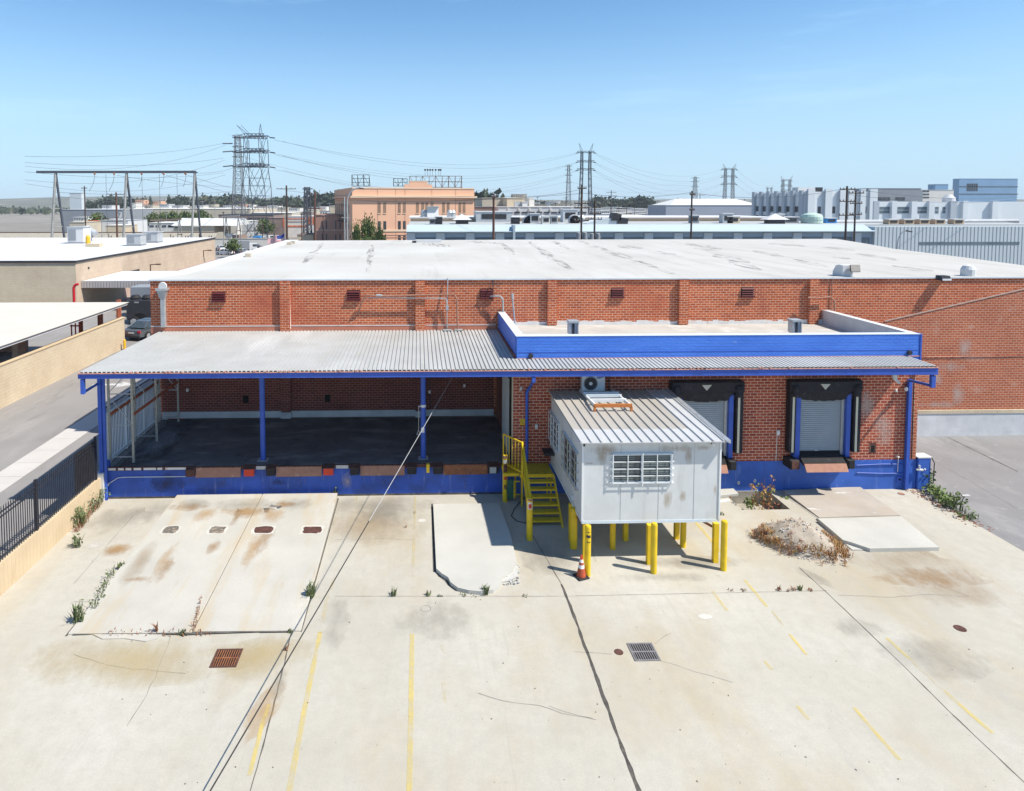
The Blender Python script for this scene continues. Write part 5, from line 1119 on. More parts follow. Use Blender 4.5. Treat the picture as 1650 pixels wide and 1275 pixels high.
def plants():
    for px,py,h,n in ((634,960,.28,26),(691,960,.2,20),(709,961,.12,12),(782,958,.34,34),(746,961,.12,10),(845,961,.10,10),(763,961,.08,8)):
        weed('weed','small green weed growing in the joint across the yard' if h<.3 else 'largest green weed in the yard joint, before the rounded slab','weed',px,py,h,.08,n,'leaf','weeds in the cross joint' if h<.3 else None)
    for px,py,h,n in ((1178,952,.10,10),(1198,952,.11,12),(1255,951,.16,16),(1270,952,.08,8),(1278,951,.13,12),(1289,951,.18,24),(1304,952,.12,12)):
        weed('dead_weed','small brown weed in the joint right of the booth','weed',px,py,h,.07,n,'dry_red' if px not in (1289,) else 'leaf','dry weeds in the right joint')
    weed('tall_weed','dark green weed beside the right edge of the long ramp','weed',501,962,.55,.10,40,'leaf',leafy=30)
    weed('weed','green sprig at the top right corner of the long ramp','weed',541,800,.45,.06,14,'leaf',leafy=16)
    weed('weed','little yellow green weed at the ramp front near the joint','weed',468,1020,.14,.06,18,'leaf')
    weed('weed','low green tuft at the cracked front of the long ramp','weed',294,1022,.18,.10,26,'leaf')
    weed('dead_weed','brown weed in the yard joint near the guy cable','weed',461,1047,.16,.06,16,'dry_red')
    weed('dead_weed','rusty upright stalk in the cracked ramp front','weed',253,1020,.42,.03,10,'dry_red')
    t = thing('dry_grass', 'fringe of brown dry grass along the cracked ramp front', 'dry grass', G(240,1022)); mb = MB()
    for k in range(16): q = G(178+k*10.5,1022); blades(mb,(q.x,q.y,0),5,.14,.12,.012,.6,seed=k)
    for k in range(9): q = G(312+k*1.4,1018-k*6); blades(mb,(q.x,q.y,.05),6,.16,.05,.012,.6,seed=50+k)
    o = mb.raw('blades', M['dry_red'], t); o['kind'] = 'stuff'
    weed('weed','dead brown sprig in the concrete left of the rounded slab','weed',654,850,.12,.05,10,'dry_red')
    weed('weed','green weed beside a leg of the booth near the step','weed',1162,830,.14,.10,26,'leaf')
    for px,py,h in ((124,882,.55),(128,1003,.7),(196,916,.25)):
        weed('leafy_weed',{124:'green leafy weed at the left yard edge beside the pale stain',128:'tall weed with brown base at the near left corner of the ramp',196:'small weed against the left edge of the long ramp, upper one'}[px],'weed',px,py,h,.12,22,'leaf',leafy=26)
    t = thing('weed_clump', 'thin green weeds along the left edge of the long ramp', 'weeds', G(163,965)); mb = MB(); l = MB()
    for k in range(9): q = G(150+k*4.0,985-k*7.5); blades(mb,(q.x,q.y,0),8,.35,.10,.009,.6,seed=k); leaves(l,(q.x,q.y,.2),6,(.18,.2,.2),.09,seed=k)
    mb.raw('stems', M['leaf'], t); l.raw('leaves', M['leaf'], t)
    # weeds by the low wall, left
    for (p,q_,h,m,lab) in ((158,808,.75,'leaf_bright','bright green bush at the blue corner post and low tan wall'),(143,823,.8,'leaf_grey','grey green flowering weed against the low tan wall'),(124,846,.8,'leaf','dark green weed bush at the left border by the low wall')):
        c = G(p,q_); t = thing('wall_bush', lab, 'bush', c); mb = MB(); blades(mb,c,50,h,.35,.015,.4,seed=p); mb.raw('stems', M['leaf'], t)
        l = MB(); leaves(l,(c.x,c.y,h*.45),150,(.45,.45,h*.5),.10,seed=p); l.raw('leaves', M[m], t)
    t = thing('dry_weeds', 'brown dead weeds along the foot of the low tan wall', 'weeds', G(150,835)); mb = MB()
    for k in range(20): c = G(122+k*2.4,858-k*2.9); blades(mb,c,10,.22,.12,.012,.8,seed=k)
    o = mb.raw('blades', M['dry_red'], t); o['kind'] = 'stuff'
    # shrub and hedge of weeds at right
    c = G(1484,783); t = thing('shrub', 'leafy green shrub growing against the blue stub wall', 'shrub', c); mb = MB(); blades(mb,c,40,1.0,.3,.02,.4,seed=3); mb.raw('stems', M['bark'], t)
    l = MB(); leaves(l,(c.x,c.y,.52),340,(.50,.42,.56),.15,seed=4); l.raw('leaves', M['leaf_bright'], t)
    for k,(px,py,h,lab) in enumerate(((1500,795,.42,'low leafy weed next to the shrub at the lane edge'),(1513,804,.50,'leafy weed second from the shrub along the lane edge'),(1526,814,.45,'leafy weed midway along the concrete and asphalt edge'),(1540,822,.75,'taller leafy weed near the right end of the lane edge'),(1557,834,.35,'last sparse weed at the right border of the photo'))):
        c = G(px,py); t = thing('leafy_weed', lab, 'weed', c); mb = MB(); blades(mb,c,26,h,.28,.015,.5,seed=k); mb.raw('stems', M['leaf'], t)
        l = MB(); leaves(l,(c.x,c.y,h*.5),80 if k<4 else 30,(.40,.36,h*.5),.14,seed=k+20); l.raw('leaves', M['leaf_bright'], t)
    t = thing('leaf_litter', 'strip of dead leaves and soil where yard meets asphalt', 'litter', G(1530,820)); mb = MB()
    for k in range(160):
        s = R.random(); c = G(1470+s*115,790+s*62); a = R.uniform(0,3); mb.obox((c.x+R.gauss(0,.16),c.y+R.gauss(0,.16),0),R.uniform(.04,.12),R.uniform(.02,.05),.012,a)
    o = mb.build('leaves', M['dry_red'], t); o['kind'] = 'stuff'
    # pit weed
    c = Vector((14.1,25.75,-.5)); t = thing('pit_weed', 'tall half dead brown weed growing out of the square pit', 'weed', c); mb = MB(); l = MB(); l2 = MB()
    for k in range(7):
        p = Vector((c.x+R.uniform(-.35,.35),c.y+R.uniform(-.25,.25),-.5)); top = p+Vector((R.uniform(-.25,.3),R.uniform(-.2,.2),R.uniform(1.0,1.9))); mb.tube(p,top,.013,5,.004)
        for j in range(9):
            s = R.uniform(.35,1); q = p.lerp(top,s); leaves(l if R.random()<.75 else l2,q,3,(.10,.10,.12),.12,seed=k*31+j)
    mb.build('stems', M['dry_red'], t); l.raw('dry_leaves', M['dry'], t); l2.raw('green_leaves', M['leaf_bright'], t)
    for px,py in ((1208,817),(1262,814)): 
        c = G(px,py,-.3); l = MB(); leaves(l,(c.x,c.y,-.15),60,(.25,.2,.22),.14,seed=px); tag(l.raw('pit_weed', M['leaf_bright']),'low green weed at the near left corner of the pit' if px<1230 else 'low green weed at the near right corner of the pit','weed')
    c = Vector((14.35,26.2,-.5)); t = thing('dry_bush', 'dry brown shrub lying against the right side of the pit', 'bush', c); l = MB(); leaves(l,(c.x+.4,c.y+.1,-.2),60,(.4,.3,.25),.12,seed=99); l.raw('dry_leaves', M['dry_red'], t)
    # rubble mound
    c = Vector((13.95,22.85,0)); t = thing('dirt_mound', 'pile of pale dirt and rubble with dry weeds on the concrete yard', 'dirt pile', c); mb = MB(); n = 44; V = []; F_ = []
    rx, ry, H = 1.36, 1.36, .82
    def hz(u,v):
        d = (u*u+v*v)**.5; b = max(0,1-d**1.7); e = noise.noise(Vector((u*2.3,v*2.3,3)))*.18+noise.noise(Vector((u*7,v*7,1)))*.07+noise.noise(Vector((u*17,v*17,5)))*.035
        return H*b+ (e*min(1,b*3))*.55-.012
    def xy(u,v): return c.x+u*rx-.18*v, c.y+v*ry*.92-.28*u
    for i in range(n+1):
        for j in range(n+1):
            u,v = -1.1+2.2*i/n,-1.1+2.2*j/n; x,y = xy(u,v); V.append((x,y,hz(u,v)))
    for i in range(n):
        for j in range(n): F_.append((i*(n+1)+j,(i+1)*(n+1)+j,(i+1)*(n+1)+j+1,i*(n+1)+j+1))
    mb.add(V,F_); mb.build('soil', M['soil'], t, smooth=True)
    st = MB()
    for k in range(260):
        u,v = R.gauss(0,.55),R.gauss(0,.55)
        if u*u+v*v > 1.35: continue
        x,y = xy(u,v); s = R.choice((.015,.02,.02,.03,.06))*R.uniform(.7,1.2); st.obox((x,y,max(0,hz(u,v))-.01),s,s*R.uniform(.5,1),s*R.uniform(.5,.9),R.uniform(0,3))
    for k in range(34):
        a = R.uniform(pi*.9,pi*2.05); u,v = 1.02*cos(a)+R.gauss(0,.06),1.02*sin(a)+R.gauss(0,.06); x,y = xy(u,v); s = R.uniform(.03,.085); st.obox((x,y,0),s,s*.7,s*.5,R.uniform(0,3))
    o = st.build('rubble', M['stone'], t); o['kind'] = 'stuff'
    d = MB(); e = MB()
    for k in range(150):
        a = R.uniform(pi*.85,pi*2.12); rr = R.gauss(.86,.10); u,v = rr*cos(a),rr*sin(a); x,y = xy(u,v)
        blades(d if R.random()<.7 else e,(x,y,max(0,hz(u,v))),9,.22,.09,.011,.9,seed=k+300)
    for k in range(40): u,v = R.gauss(0,.4),R.gauss(0,.4); x,y = xy(u,v); blades(e,(x,y,max(0,hz(u,v))),4,.1,.05,.009,.9,seed=k+700)
    o = d.raw('dry_weeds', M['dry'], t); o['kind'] = 'stuff'; o = e.raw('dead_stalks', M['dry_red'], t); o['kind'] = 'stuff'
    for px,py in ((1207,847),(1221,848),(1243,850)):
        q = G(px,py); b = MB(); b.tube((q.x-.5,q.y,.03),(q.x+.5,q.y+.05,.05),.02,5)
    tag(b.build('fallen_branch', M['bark']), 'thin dark branch lying at the left tip of the dirt pile', 'branch')
plants()
# ================================================================== BACKGROUND: helpers
def B(px, py, Y): return FY(px, py, Y)
def blk(name, lab, cat, px0, px1, ytop, Y, depth, wall, roof, z0=0, win=(), cap=None, skew=0, parapet=.0):
    """a building whose front runs from column px0 to px1 at depth Y with its top at row ytop"""
    a, b = B(px0,ytop,Y), B(px1,ytop,Y); z = a.z; t = thing(name, lab, cat, ((a.x+b.x)/2,Y,0))
    MB().box(a.x,b.x,Y,Y+depth,z0,z-.12).build('wall', M[wall], t)
    MB().box(a.x-.15,b.x+.15,Y-.15,Y+depth+.1,z-.118,z).build('roof', M[roof], t)
    for (u0,u1,v0,v1,m) in win:
        p, q = B(u0,v0,Y), B(u1,v1,Y); f = MB().box(p.x,q.x,Y-.10,Y-.003,q.z,p.z).build('window', M[m], t)
        if (q.x-p.x) > 3:
            g = MB(); n = max(2,int((q.x-p.x)/1.6))
            for k in range(1,n): x = p.x+(q.x-p.x)*k/n; g.box(x-.05,x+.05,Y-.16,Y-.101,q.z,p.z)
            g.build('mullions', M[wall], f)
    return t

# ---- beige building, awning, carport, cars on the left
def left_side():
    XW = -38.9; zt = 6.0; y0,y1 = 74.5,125
    t = thing('beige_building', 'big beige stucco building with a flat white roof left of the brick warehouse', 'building', (-60,95,0))
    MB().box(-125,XW,y0,y1,0,zt-.12).build('wall', M['stucco'], t)
    MB().box(-125.2,XW+.1,y0-.1,y1+.1,zt-.118,zt).build('roof', M['roof_clean'], t)
    MB().box(-125.2,XW+.14,y0-.14,y0-.101,zt-.22,zt+.03).build('roof_trim', M['dark_metal'], t); MB().box(XW+.101,XW+.14,y0-.1,y1,zt-.22,zt+.03).build('roof_trim', M['dark_metal'], t)
    MB().box(XW+.002,XW+.04,86,y1,0,1.9).build('lower_band', M['stucco_pink'], t)
    MB().box(-52,XW-.02,y0-.03,y0-.003,0,5.5).build('block_facing', M['stucco_cream'], t)
    for px,py in ((245,428),(330,405)):
        q = FX(px,py,XW+.3); l = MB(); l.tube((XW,q.y,q.z+.1),(XW+1.1,q.y,q.z+.2),.07).tube((XW+.05,q.y,q.z+.1),(XW+.05,q.y,q.z-1.0),.09).box(XW+.9,XW+1.5,q.y-.2,q.y+.2,q.z+.08,q.z+.26); l.build('wall_lamp', M['rust_dark'], t)
    for px,py in ((143,432),): q = FX(px,py,XW+.03); MB().box(XW+.003,XW+.05,q.y-.15,q.y+.15,q.z-.12,q.z+.12).build('wall_vent', M['dark_metal'], t)
    MB().box(XW+.04,XW+.12,87.5,91,2.2,3.4).build('door_hood', M['dark_metal'], t)
    # roof plant
    for px,py,w,d,h,lab in ((220,396,2.2,2.0,1.7,'grey rooftop unit on the white roof, second from the right'),(247,391,2.4,2.2,1.7,'grey rooftop unit nearest the right edge of the beige roof'),(128,392,2.6,2.4,2.6,'big white rooftop unit at the left border of the photo')):
        q = G(px,py,zt); u = thing('rooftop_unit', lab, 'air handler', q)
        MB().box(q.x-w/2,q.x+w/2,q.y-d/2,q.y+d/2,zt+.2,zt+h).build('casing', M['hvac' if px>150 else 'roof_clean'], u, bevel=.05)
        MB().box(q.x-w/2-.1,q.x+w/2+.1,q.y-d/2-.1,q.y+d/2+.1,zt+h+.001,zt+h+.12).build('lid', M['hvac'], u)
        MB().box(q.x-w/2+.2,q.x+.1,q.y-d/2-.05,q.y-d/2-.002,zt+.5,zt+h-.3).build('louvre', M['greywall'], u); MB().box(q.x-w/2,q.x+w/2,q.y-d/2,q.y+d/2,zt,zt+.199).build('base', M['greywall'], u)
    q = G(140,388,zt); u = thing('exhaust_duct', 'white exhaust duct elbow on the beige building roof beside the big unit', 'duct', q); m = MB()
    m.lathe([(.8,0),(.8,1.2),(1.2,1.6),(.5,2.6)],(q.x,q.y,zt),14); m.tube((q.x,q.y,zt+2.2),(q.x+1.8,q.y-.5,zt+1.2),.55,10); m.build('duct', M['hvac'], u)
    q = G(142,396,zt); u = thing('roof_tank', 'small yellow gas bottle standing on the white beige building roof', 'tank', q); MB().lathe([(.3,0),(.33,.1),(.33,1.3),(.2,1.6)],(q.x,q.y,zt),12).build('bottle', M['car_yellow'], u)
    q = G(152,398,zt); c = MB(); c.box(q.x-1,q.x+1,q.y-.6,q.y+.6,zt,zt+.5); tag(c.build('roof_crate', M['stucco_cream']), 'low tan crate next to the yellow bottle on the white roof', 'crate')
    # metal awning
    t = thing('metal_awning', 'white metal awning with ribbed grey fascia across the alley', 'awning', (-30,76,0)); ya,yb,za = 75.6,86,3.55; xe = -20.5
    MB().hexa([(XW+.05,ya,za-.06),(xe,ya,za-.06),(xe,yb,za-.02),(XW+.05,yb,za-.02),(XW+.05,ya,za),(xe,ya,za),(xe,yb,za+.06),(XW+.05,yb,za+.06)]).build('roof', M['roof_clean'], t)
    f = MB(); x = XW+.05
    while x < xe: f.box(x,x+.17,ya-.10,ya-.02,za-.78,za+.02).box(x+.17,x+.32,ya-.06,ya-.02,za-.78,za+.02); x += .32
    f.build('ribbed_fascia', M['awning'], t)
    for x in (-37.5,-29.5,-21.5): MB().box(x-.1,x+.1,yb-.5,yb-.3,0,za-.06).build('post', M['rack_steel'], t)
    MB().box(XW+.1,xe,ya+.1,ya+.3,za-.3,za-.07).build('beam', M['brownwall'], t)
    # carport with tan wall in front
    t = thing('tan_wall', 'tall tan wall beside the side driveway, under the carport roof', 'wall', (-25.5,45,0)); a = FX(118,604,-25.5); 
    MB().box(-25.7,-25.45,20,56.4,0,2.62).build('wall', M['stucco_cream'], t); MB().box(-25.75,-25.40,20,56.45,2.621,2.70).build('coping', M['block_tan'], t)
    t = thing('carport', 'flat beige carport roof on red posts behind the tan wall', 'carport', (-31,50,0)); zc = 4.05
    e0,e1 = G(112,512,zc),G(201,489,zc)
    MB().box(-46,-24.9,36,e1.y+.6,zc-.22,zc-.03).build('fascia', M['roof_clean'], t); MB().box(-46.1,-24.8,35.9,e1.y+.7,zc-.028,zc).build('roof', M['carport_roof'], t)
    for px,py in ((131,530),(160,518),(163.5,517),(190,506),(193,505)): q = FX(px,py,-27.0); MB().box(-27.1,-26.9,q.y-.1,q.y+.1,0,zc-.22).build('post', M['redpost'], t)
    MB().box(-46,-33,e1.y-.2,e1.y,0,zc-.25).build('back_wall', M['peach_dark'], t)
    q = FX(136,528,-27.5); MB().box(-27.7,-27.3,44.5,45.4,0,zc-.25).build('stone_pier', M['stucco_pink'], t)
    t = thing('red_standpipe', 'red pipe bending over at the left border beside the beige building', 'pipe', B(116,480,70)); q = B(118.5,458,70); MB().path([(q.x,70,0),(q.x,70,q.z-.4),(q.x+.15,70,q.z-.1),(q.x+.5,70,q.z)],.14,10).build('pipe', M['red'], t)
    t = thing('red_gate', 'red metal frame by the carport at the left border of the photo', 'gate', B(120,530,46)); g = MB(); q = FX(122,545,-26.8); 
    for dx in (-.3,0,.3): g.box(q.x+dx-.03,q.x+dx+.03,q.y-.05,q.y+.05,0,3.4)
    g.box(q.x-.4,q.x+.4,q.y-.03,q.y+.03,2.9,3.0).box(q.x-.4,q.x+.4,q.y-.03,q.y+.03,3.35,3.45); g.build('bars', M['red'], t)
    for (px,py,h,lab) in ((231,541,1.15,'yellow bollard beside the parked grey sedan in the alley'),(201,564,.9,'low yellow bollard at the foot of the tan wall corner'),(120,575,1.3,'yellow bollard at the left border near the red frame')):
        q = G(px,py) if px > 150 else Vector((-27.4,45.5,0)); b = thing('bollard', lab, 'bollard', q); MB().lathe([(.11,0),(.11,h-.05),(.06,h)],(q.x,q.y,0),12).build('post', M['car_yellow'], b); MB().box(q.x-.16,q.x+.16,q.y-.16,q.y+.16,0,.02).build('base', M['galv'], b)

# ---- cars
def car_proto(paint, lab):
    t = thing('parked_car', lab, 'car'); L,W = 4.6,.90
    # side profile sections (y along length, rear at -L/2): lower body
    prof = [(-2.28,.35),(-2.30,.62),(-2.22,.92),(-1.55,1.00),(-.2,1.0),(.95,.98),(1.9,.84),(2.25,.62),(2.28,.35)]
    n = len(prof); V = []; xs = ((-.80,0),(-.90,.10),(-.905,.5),(-.86,1))
    def ring(x,f): return [(x*(1 if i not in (0,1,2,n-1,n-2) else .95), y, z*f+.0) for i,(y,z) in enumerate(prof)]
    m = MB(); layers = [(-.84,1.0),(-.90,.93),(.90,.93),(.84,1.0)]
    for x,f in layers:
        V += [(x*(.93 if i in (0,1,2,n-3,n-2,n-1) else 1), y, z*f) for i,(y,z) in enumerate(prof)]
    F_ = [tuple(range(n)),tuple(range(4*n-1,3*n-1,-1))]
    for k in range(3): F_ += [(k*n+i,(k+1)*n+i,(k+1)*n+(i+1)%n,k*n+(i+1)%n) for i in range(n)]
    m.add(V,F_); body = m.build('body', paint, t, bevel=.05)
    cab = [(-1.75,1.0),(-1.05,1.40),(-.45,1.47),(.25,1.44),(1.05,.99)]
    g = MB(); n2 = len(cab); V = [(s*(.80 if z<1.1 else .62),y,z) for s in (-1,1) for y,z in cab]
    g.add(V,[tuple(range(n2)),tuple(range(2*n2-1,n2-1,-1))]+[(i,n2+i,n2+(i+1)%n2,(i+1)%n2) for i in range(n2)]); g.build('windows', M['glass'], t)
    r = MB(); r.hexa([(-.62,-1.02,1.405),(.62,-1.02,1.405),(.62,.25,1.45),(-.62,.25,1.45),(-.58,-.95,1.44),(.58,-.95,1.44),(.58,.2,1.485),(-.58,.2,1.485)]); r.build('roof', paint, t)
    p = MB()
    for s in (-1,1):
        p.bar((s*.80,-1.72,1.01),(s*.63,-1.03,1.42),.07,.06); p.bar((s*.80,1.02,1.0),(s*.63,.26,1.45),.06,.05); p.bar((s*.80,-.35,1.0),(s*.635,-.35,1.45),.05,.08)
    p.build('pillars', paint, t)
    for s in (-1,1):
        for y in (-1.35,1.40):
            w = MB().lathe([(.20,-.10),(.31,-.10),(.33,-.06),(.33,.06),(.31,.10),(.20,.10)],(s*.80,y,.33),20,'x').build('wheel', M['tyre'], t); MB().lathe([(.20,-.105),(.20,.105),(.05,.115)] if s>0 else [(.05,-.115),(.20,-.105),(.20,.105)],(s*.80,y,.33),14,'x').build('rim', M['rim'], w)
        MB().box(s*.74-.15,s*.74+.11*1,-2.30,-2.20,.68,.86).build('tail_light', M['taillight'], t); MB().box(s*.66-.14,s*.66+.14,2.16,2.24,.60,.73).build('headlight', M['white'], t)
        MB().box(s*.95-.09,s*.95+.09,.75,.88,.97,1.1).build('mirror', paint, t)
    MB().box(-.26,.26,-2.318,-2.302,.62,.74).build('number_plate', M['white'], t); MB().box(-.80,.80,-2.31,-2.12,.28,.42).build('rear_bumper', M['dark_metal'], t); MB().box(-.76,.76,2.10,2.29,.28,.42).build('front_bumper', M['dark_metal'], t)
    return t
def cars():
    a = G(220,549); base = car_proto(M['car_grey'], 'grey sedan with red tail lights parked in the alley beside the brick warehouse')
    place(base, (a.x+.35,a.y+2.2,0), radians(-16), 1.12)
    paints = dict(w=M['car_white'],d=M['car_dark'],b=M['car_black'],g=M['car_grey'])
    extra = []; wx = {}; rr = random.Random(4); names = dict(w='white',d='dark blue',b='black',g='grey')
    for i,(px,py,k) in enumerate(((356,404,'w'),(369,406,'g'),(380,404,'w'),(390,402,'d'),(402,399,'w'),(414,396,'w'),(426,394,'g'),(386,410,'w'),(357,392,'d'),(374,388,'w'),(396,389,'g'),(408,386,'b'),(420,385,'w'),(446,386,'w'),(380,384,'g'),(365,385,'w'),(390,385,'b'))): extra.append((px,py,k,rr.uniform(.2,1.5),'')); wx[px] = names[k]+' car in the packed far lot, '+('near its front edge' if py>398 else 'towards its back row')
    spots = [(362,411,'w',1.3,'white'),(372,401,'d',.4,'dark'),(384,398,'w',1.5,'white'),(396,405,'b',1.2,'black'),(408,402,'g',1.4,'grey'),(419,399,'d',1.5,'dark'),(359,399,'g',.2,'grey'),(398,382,'d',1.57,'dark'),(409,382,'d',1.57,'dark'),(437,381,'d',1.57,'dark'),(378,410,'g',1.2,'grey'),(366,394,'w',.9,'white')]+extra
    place_ = {}
    words = {362:'white car at the near end of the packed lot behind the beige building',372:'dark car parked behind the near white cars in the far lot',384:'white car in the middle of the packed far lot',396:'black car close behind the white roof edge in the far lot',408:'grey car behind the roof edge, beside the yellow machine',419:'dark car nearest the blue covered load in the far lot',359:'grey car beside the corner of the beige building',398:'leftmost dark car of the row below the pylon',409:'middle dark car of the row below the pylon',437:'rightmost dark car of the row below the pylon',378:'grey car at the bottom of the far lot between white cars',366:'white car at the back left of the far lot'}
    for px,py,k,ang,_ in spots:
        q = G(px,py); c = copy_tree(base,(q.x,q.y,0),ang,1,words.get(px) or wx[px],'cars in the far lot')
        for ch in c.children:
            if ch.name.split('.')[0] in ('body','roof','pillars','mirror'): ch.material_slots[0].link = 'OBJECT'; ch.material_slots[0].material = paints[k]
    # black van, side on, behind the sedan
    q = G(226,523); t = thing('black_van', 'black box van parked side on behind the grey sedan', 'van', (q.x,q.y,0)); x0,x1 = B(203,500,q.y).x,B(252,500,q.y).x; zt = B(220,484,q.y).z
    MB().box(x0,x1,q.y,q.y+2.2,.45,zt).build('body', M['car_black'], t, bevel=.08)
    for px in (212,231): w = B(px,480,q.y); MB().lathe([(.5,0),(.55,.15),(.35,.42)],(w.x,q.y+.9,zt),12).build('roof_fan', M['rubber'], t)
    w = B(217,517,q.y); wh = MB().lathe([(.50,-.25),(.52,-.18),(.52,.05),(.5,.1)],(w.x,q.y-.02,w.z-.05),20,'y').build('wheel', M['tyre'], t); MB().lathe([(.1,-.03),(.32,0),(.32,.03)],(w.x,q.y-.29,w.z-.05),16,'y').build('rim', M['rim'], wh)
    MB().lathe([(.80,0),(.80,.02)],(w.x+.55,q.y-.03,w.z),20,'y').build('wheel_arch', M['black'], t); w = B(220,487.5,q.y); MB().box(w.x-.22,w.x+.22,q.y-.03,q.y-.002,w.z-.07,w.z+.07).build('badge', M['rim'], t)
    q = G(248,512); g = MB(); t = thing('grey_trailer', 'grey box trailer behind the black van, half hidden by the brick corner', 'trailer', (q.x,q.y,0)); g.box(q.x-2.5,q.x+3,q.y,q.y+2.4,.5,3.4); g.build('body', M['greywall'], t, bevel=.06)
    for dx in (-1.5,1.5): MB().lathe([(.45,-.15),(.48,0),(.45,.15)],(q.x+dx,q.y+.1,.48),16,'y').build('wheel', M['tyre'], t)
    # lot clutter beneath the pylon
    def truck(px,py,lab,m,l=6,h=2.6,ang=1.2):
        q = G(px,py); t = thing('box_truck', lab, 'truck', q); ca,sa = cos(ang),sin(ang)
        def ob(dx,z,sx,sy,sz,nm,mm): MB().obox((q.x+dx*ca,q.y+dx*sa,z),sx,sy,sz,ang).build(nm, M[mm], t)
        ob(-.8,.7,l-2,2.3,h,'cargo_box',m); ob(l/2-.9,.5,1.8,2.1,1.7,'cab','car_white'); ob(l/2-.5,1.4,1.05,2.12,.6,'windscreen','glass'); ob(0,.2,l*.9,1.6,.3,'chassis','tyre')
        for dx in (-l*.3,l*.32): ob(dx,0,.8,2.2,.8,'wheels','tyre')
    truck(364,389,'tan flatbed truck at the rear of the far lot beside the beige building','tanwall',5,1.6,.2); truck(412,388,'white lorry parked under the strain pylon','car_white',6,2.2,.1); truck(430,390,'small green grey lorry left of the flag','hvac',4,1.6,.3); truck(389,396,'brown box truck parked in the far lot under the gantry','brownwall'); truck(376,391,'white box truck by the corner of the beige building','car_white',5,2.2,.3); truck(402,396,'small yellow machine truck in the far lot','car_yellow',4,1.0,.2)
    truck(417,393,'truck with a bright blue covered load near the flag','car_blue',5,1.7,1.5); truck(398,406,'grey box truck low behind the white roof curb','greywall',5,2.2,.2); truck(448,381,'dark blue grey tank truck beside the tall dark pole','greywall',5,4.2,.1)
    # flag
    q = G(452,396); t = thing('flag', 'red, white and blue striped flag waving low above the far lot', 'flag', (B(445,385,150).x,150,0)); a,b = B(431,389,q.y),B(458,377,q.y); n = 24; z0,z1 = B(440,394,q.y).z,B(440,383,q.y).z
    q.y = 150; a,b = B(431,389,150),B(458,377,150)
    def P(u,v):
        yy = (394-6*u)*(1-v)+(386-9*u)*v; return (a.x+(b.x-a.x)*u, 150+.35*sin(u*9), B(440,yy,150).z+.12*sin(u*14))
    for s in range(9):
        m = MB(); lim = n if s < 4 else int(n*.62)
        for i in range(lim): m.quad(P(i/n,s/9),P((i+1)/n,s/9),P((i+1)/n,(s+1)/9),P(i/n,(s+1)/9))
        m.build('stripe', M['flag_red' if s%2==0 else 'white'], t)
    m = MB()
    for i in range(int(n*.62),n): m.quad(P(i/n,4/9),P((i+1)/n,4/9),P((i+1)/n,1),P(i/n,1))
    m.build('canton', M['flag_blue'], t); MB().tube((b.x+.1,150,0),(b.x+.1,150,B(440,374,150).z),.07,8).build('flagpole', M['galv'], t)
left_side(); cars()

# ---- foliage
def crown_mesh(name, clumps, n, leaf, seed):
    r = random.Random(seed); mb = MB()
    for (cx,cy,cz,rx,ry,rz) in clumps:
        for _ in range(n):
            u,v,w = r.gauss(0,.48),r.gauss(0,.48),r.gauss(0,.48); p = Vector((cx+u*rx,cy+v*ry,cz+w*rz)); s = leaf*r.uniform(.6,1.4)
            d = Vector((r.gauss(0,1),r.gauss(0,1),r.gauss(.5,.7))).normalized(); e = d.orthogonal().normalized()*s; f = d.cross(e)*.7
            mb.add([p-e-f,p+e-f*.6,p+e*.8+f,p-e*.7+f],[(0,1,2,3)])
    return mb
def tree_proto(lab, h, w, seed, m, clumps=8, n=55, conifer=False, leaf=.07):
    r = random.Random(seed); t = thing('tree', lab, 'tree'); cl = []
    for k in range(clumps):
        if conifer: z = h*(.2+.75*k/clumps); rr = w*.5*(1-.85*k/clumps)+.3; cl.append((r.uniform(-.2,.2),r.uniform(-.2,.2),z,rr,rr,h/clumps*1.2))
        else:
            a = r.uniform(0,6.28); d = w*.5*r.uniform(.1,.75); z = h*r.uniform(.5,.92); s = w*r.uniform(.22,.40); cl.append((d*cos(a),d*sin(a),z,s,s,s*.75))
    tr = MB(); tr.tube((0,0,0),(0,0,h*.55),w*.045,7,w*.025)
    for c in cl[:6]: tr.tube((0,0,h*.35),(c[0],c[1],c[2]),w*.022,5,w*.008)
    tr.build('trunk', M['bark'], t); crown_mesh('crown',cl,n,w*leaf,seed).raw('crown', m, t); return t
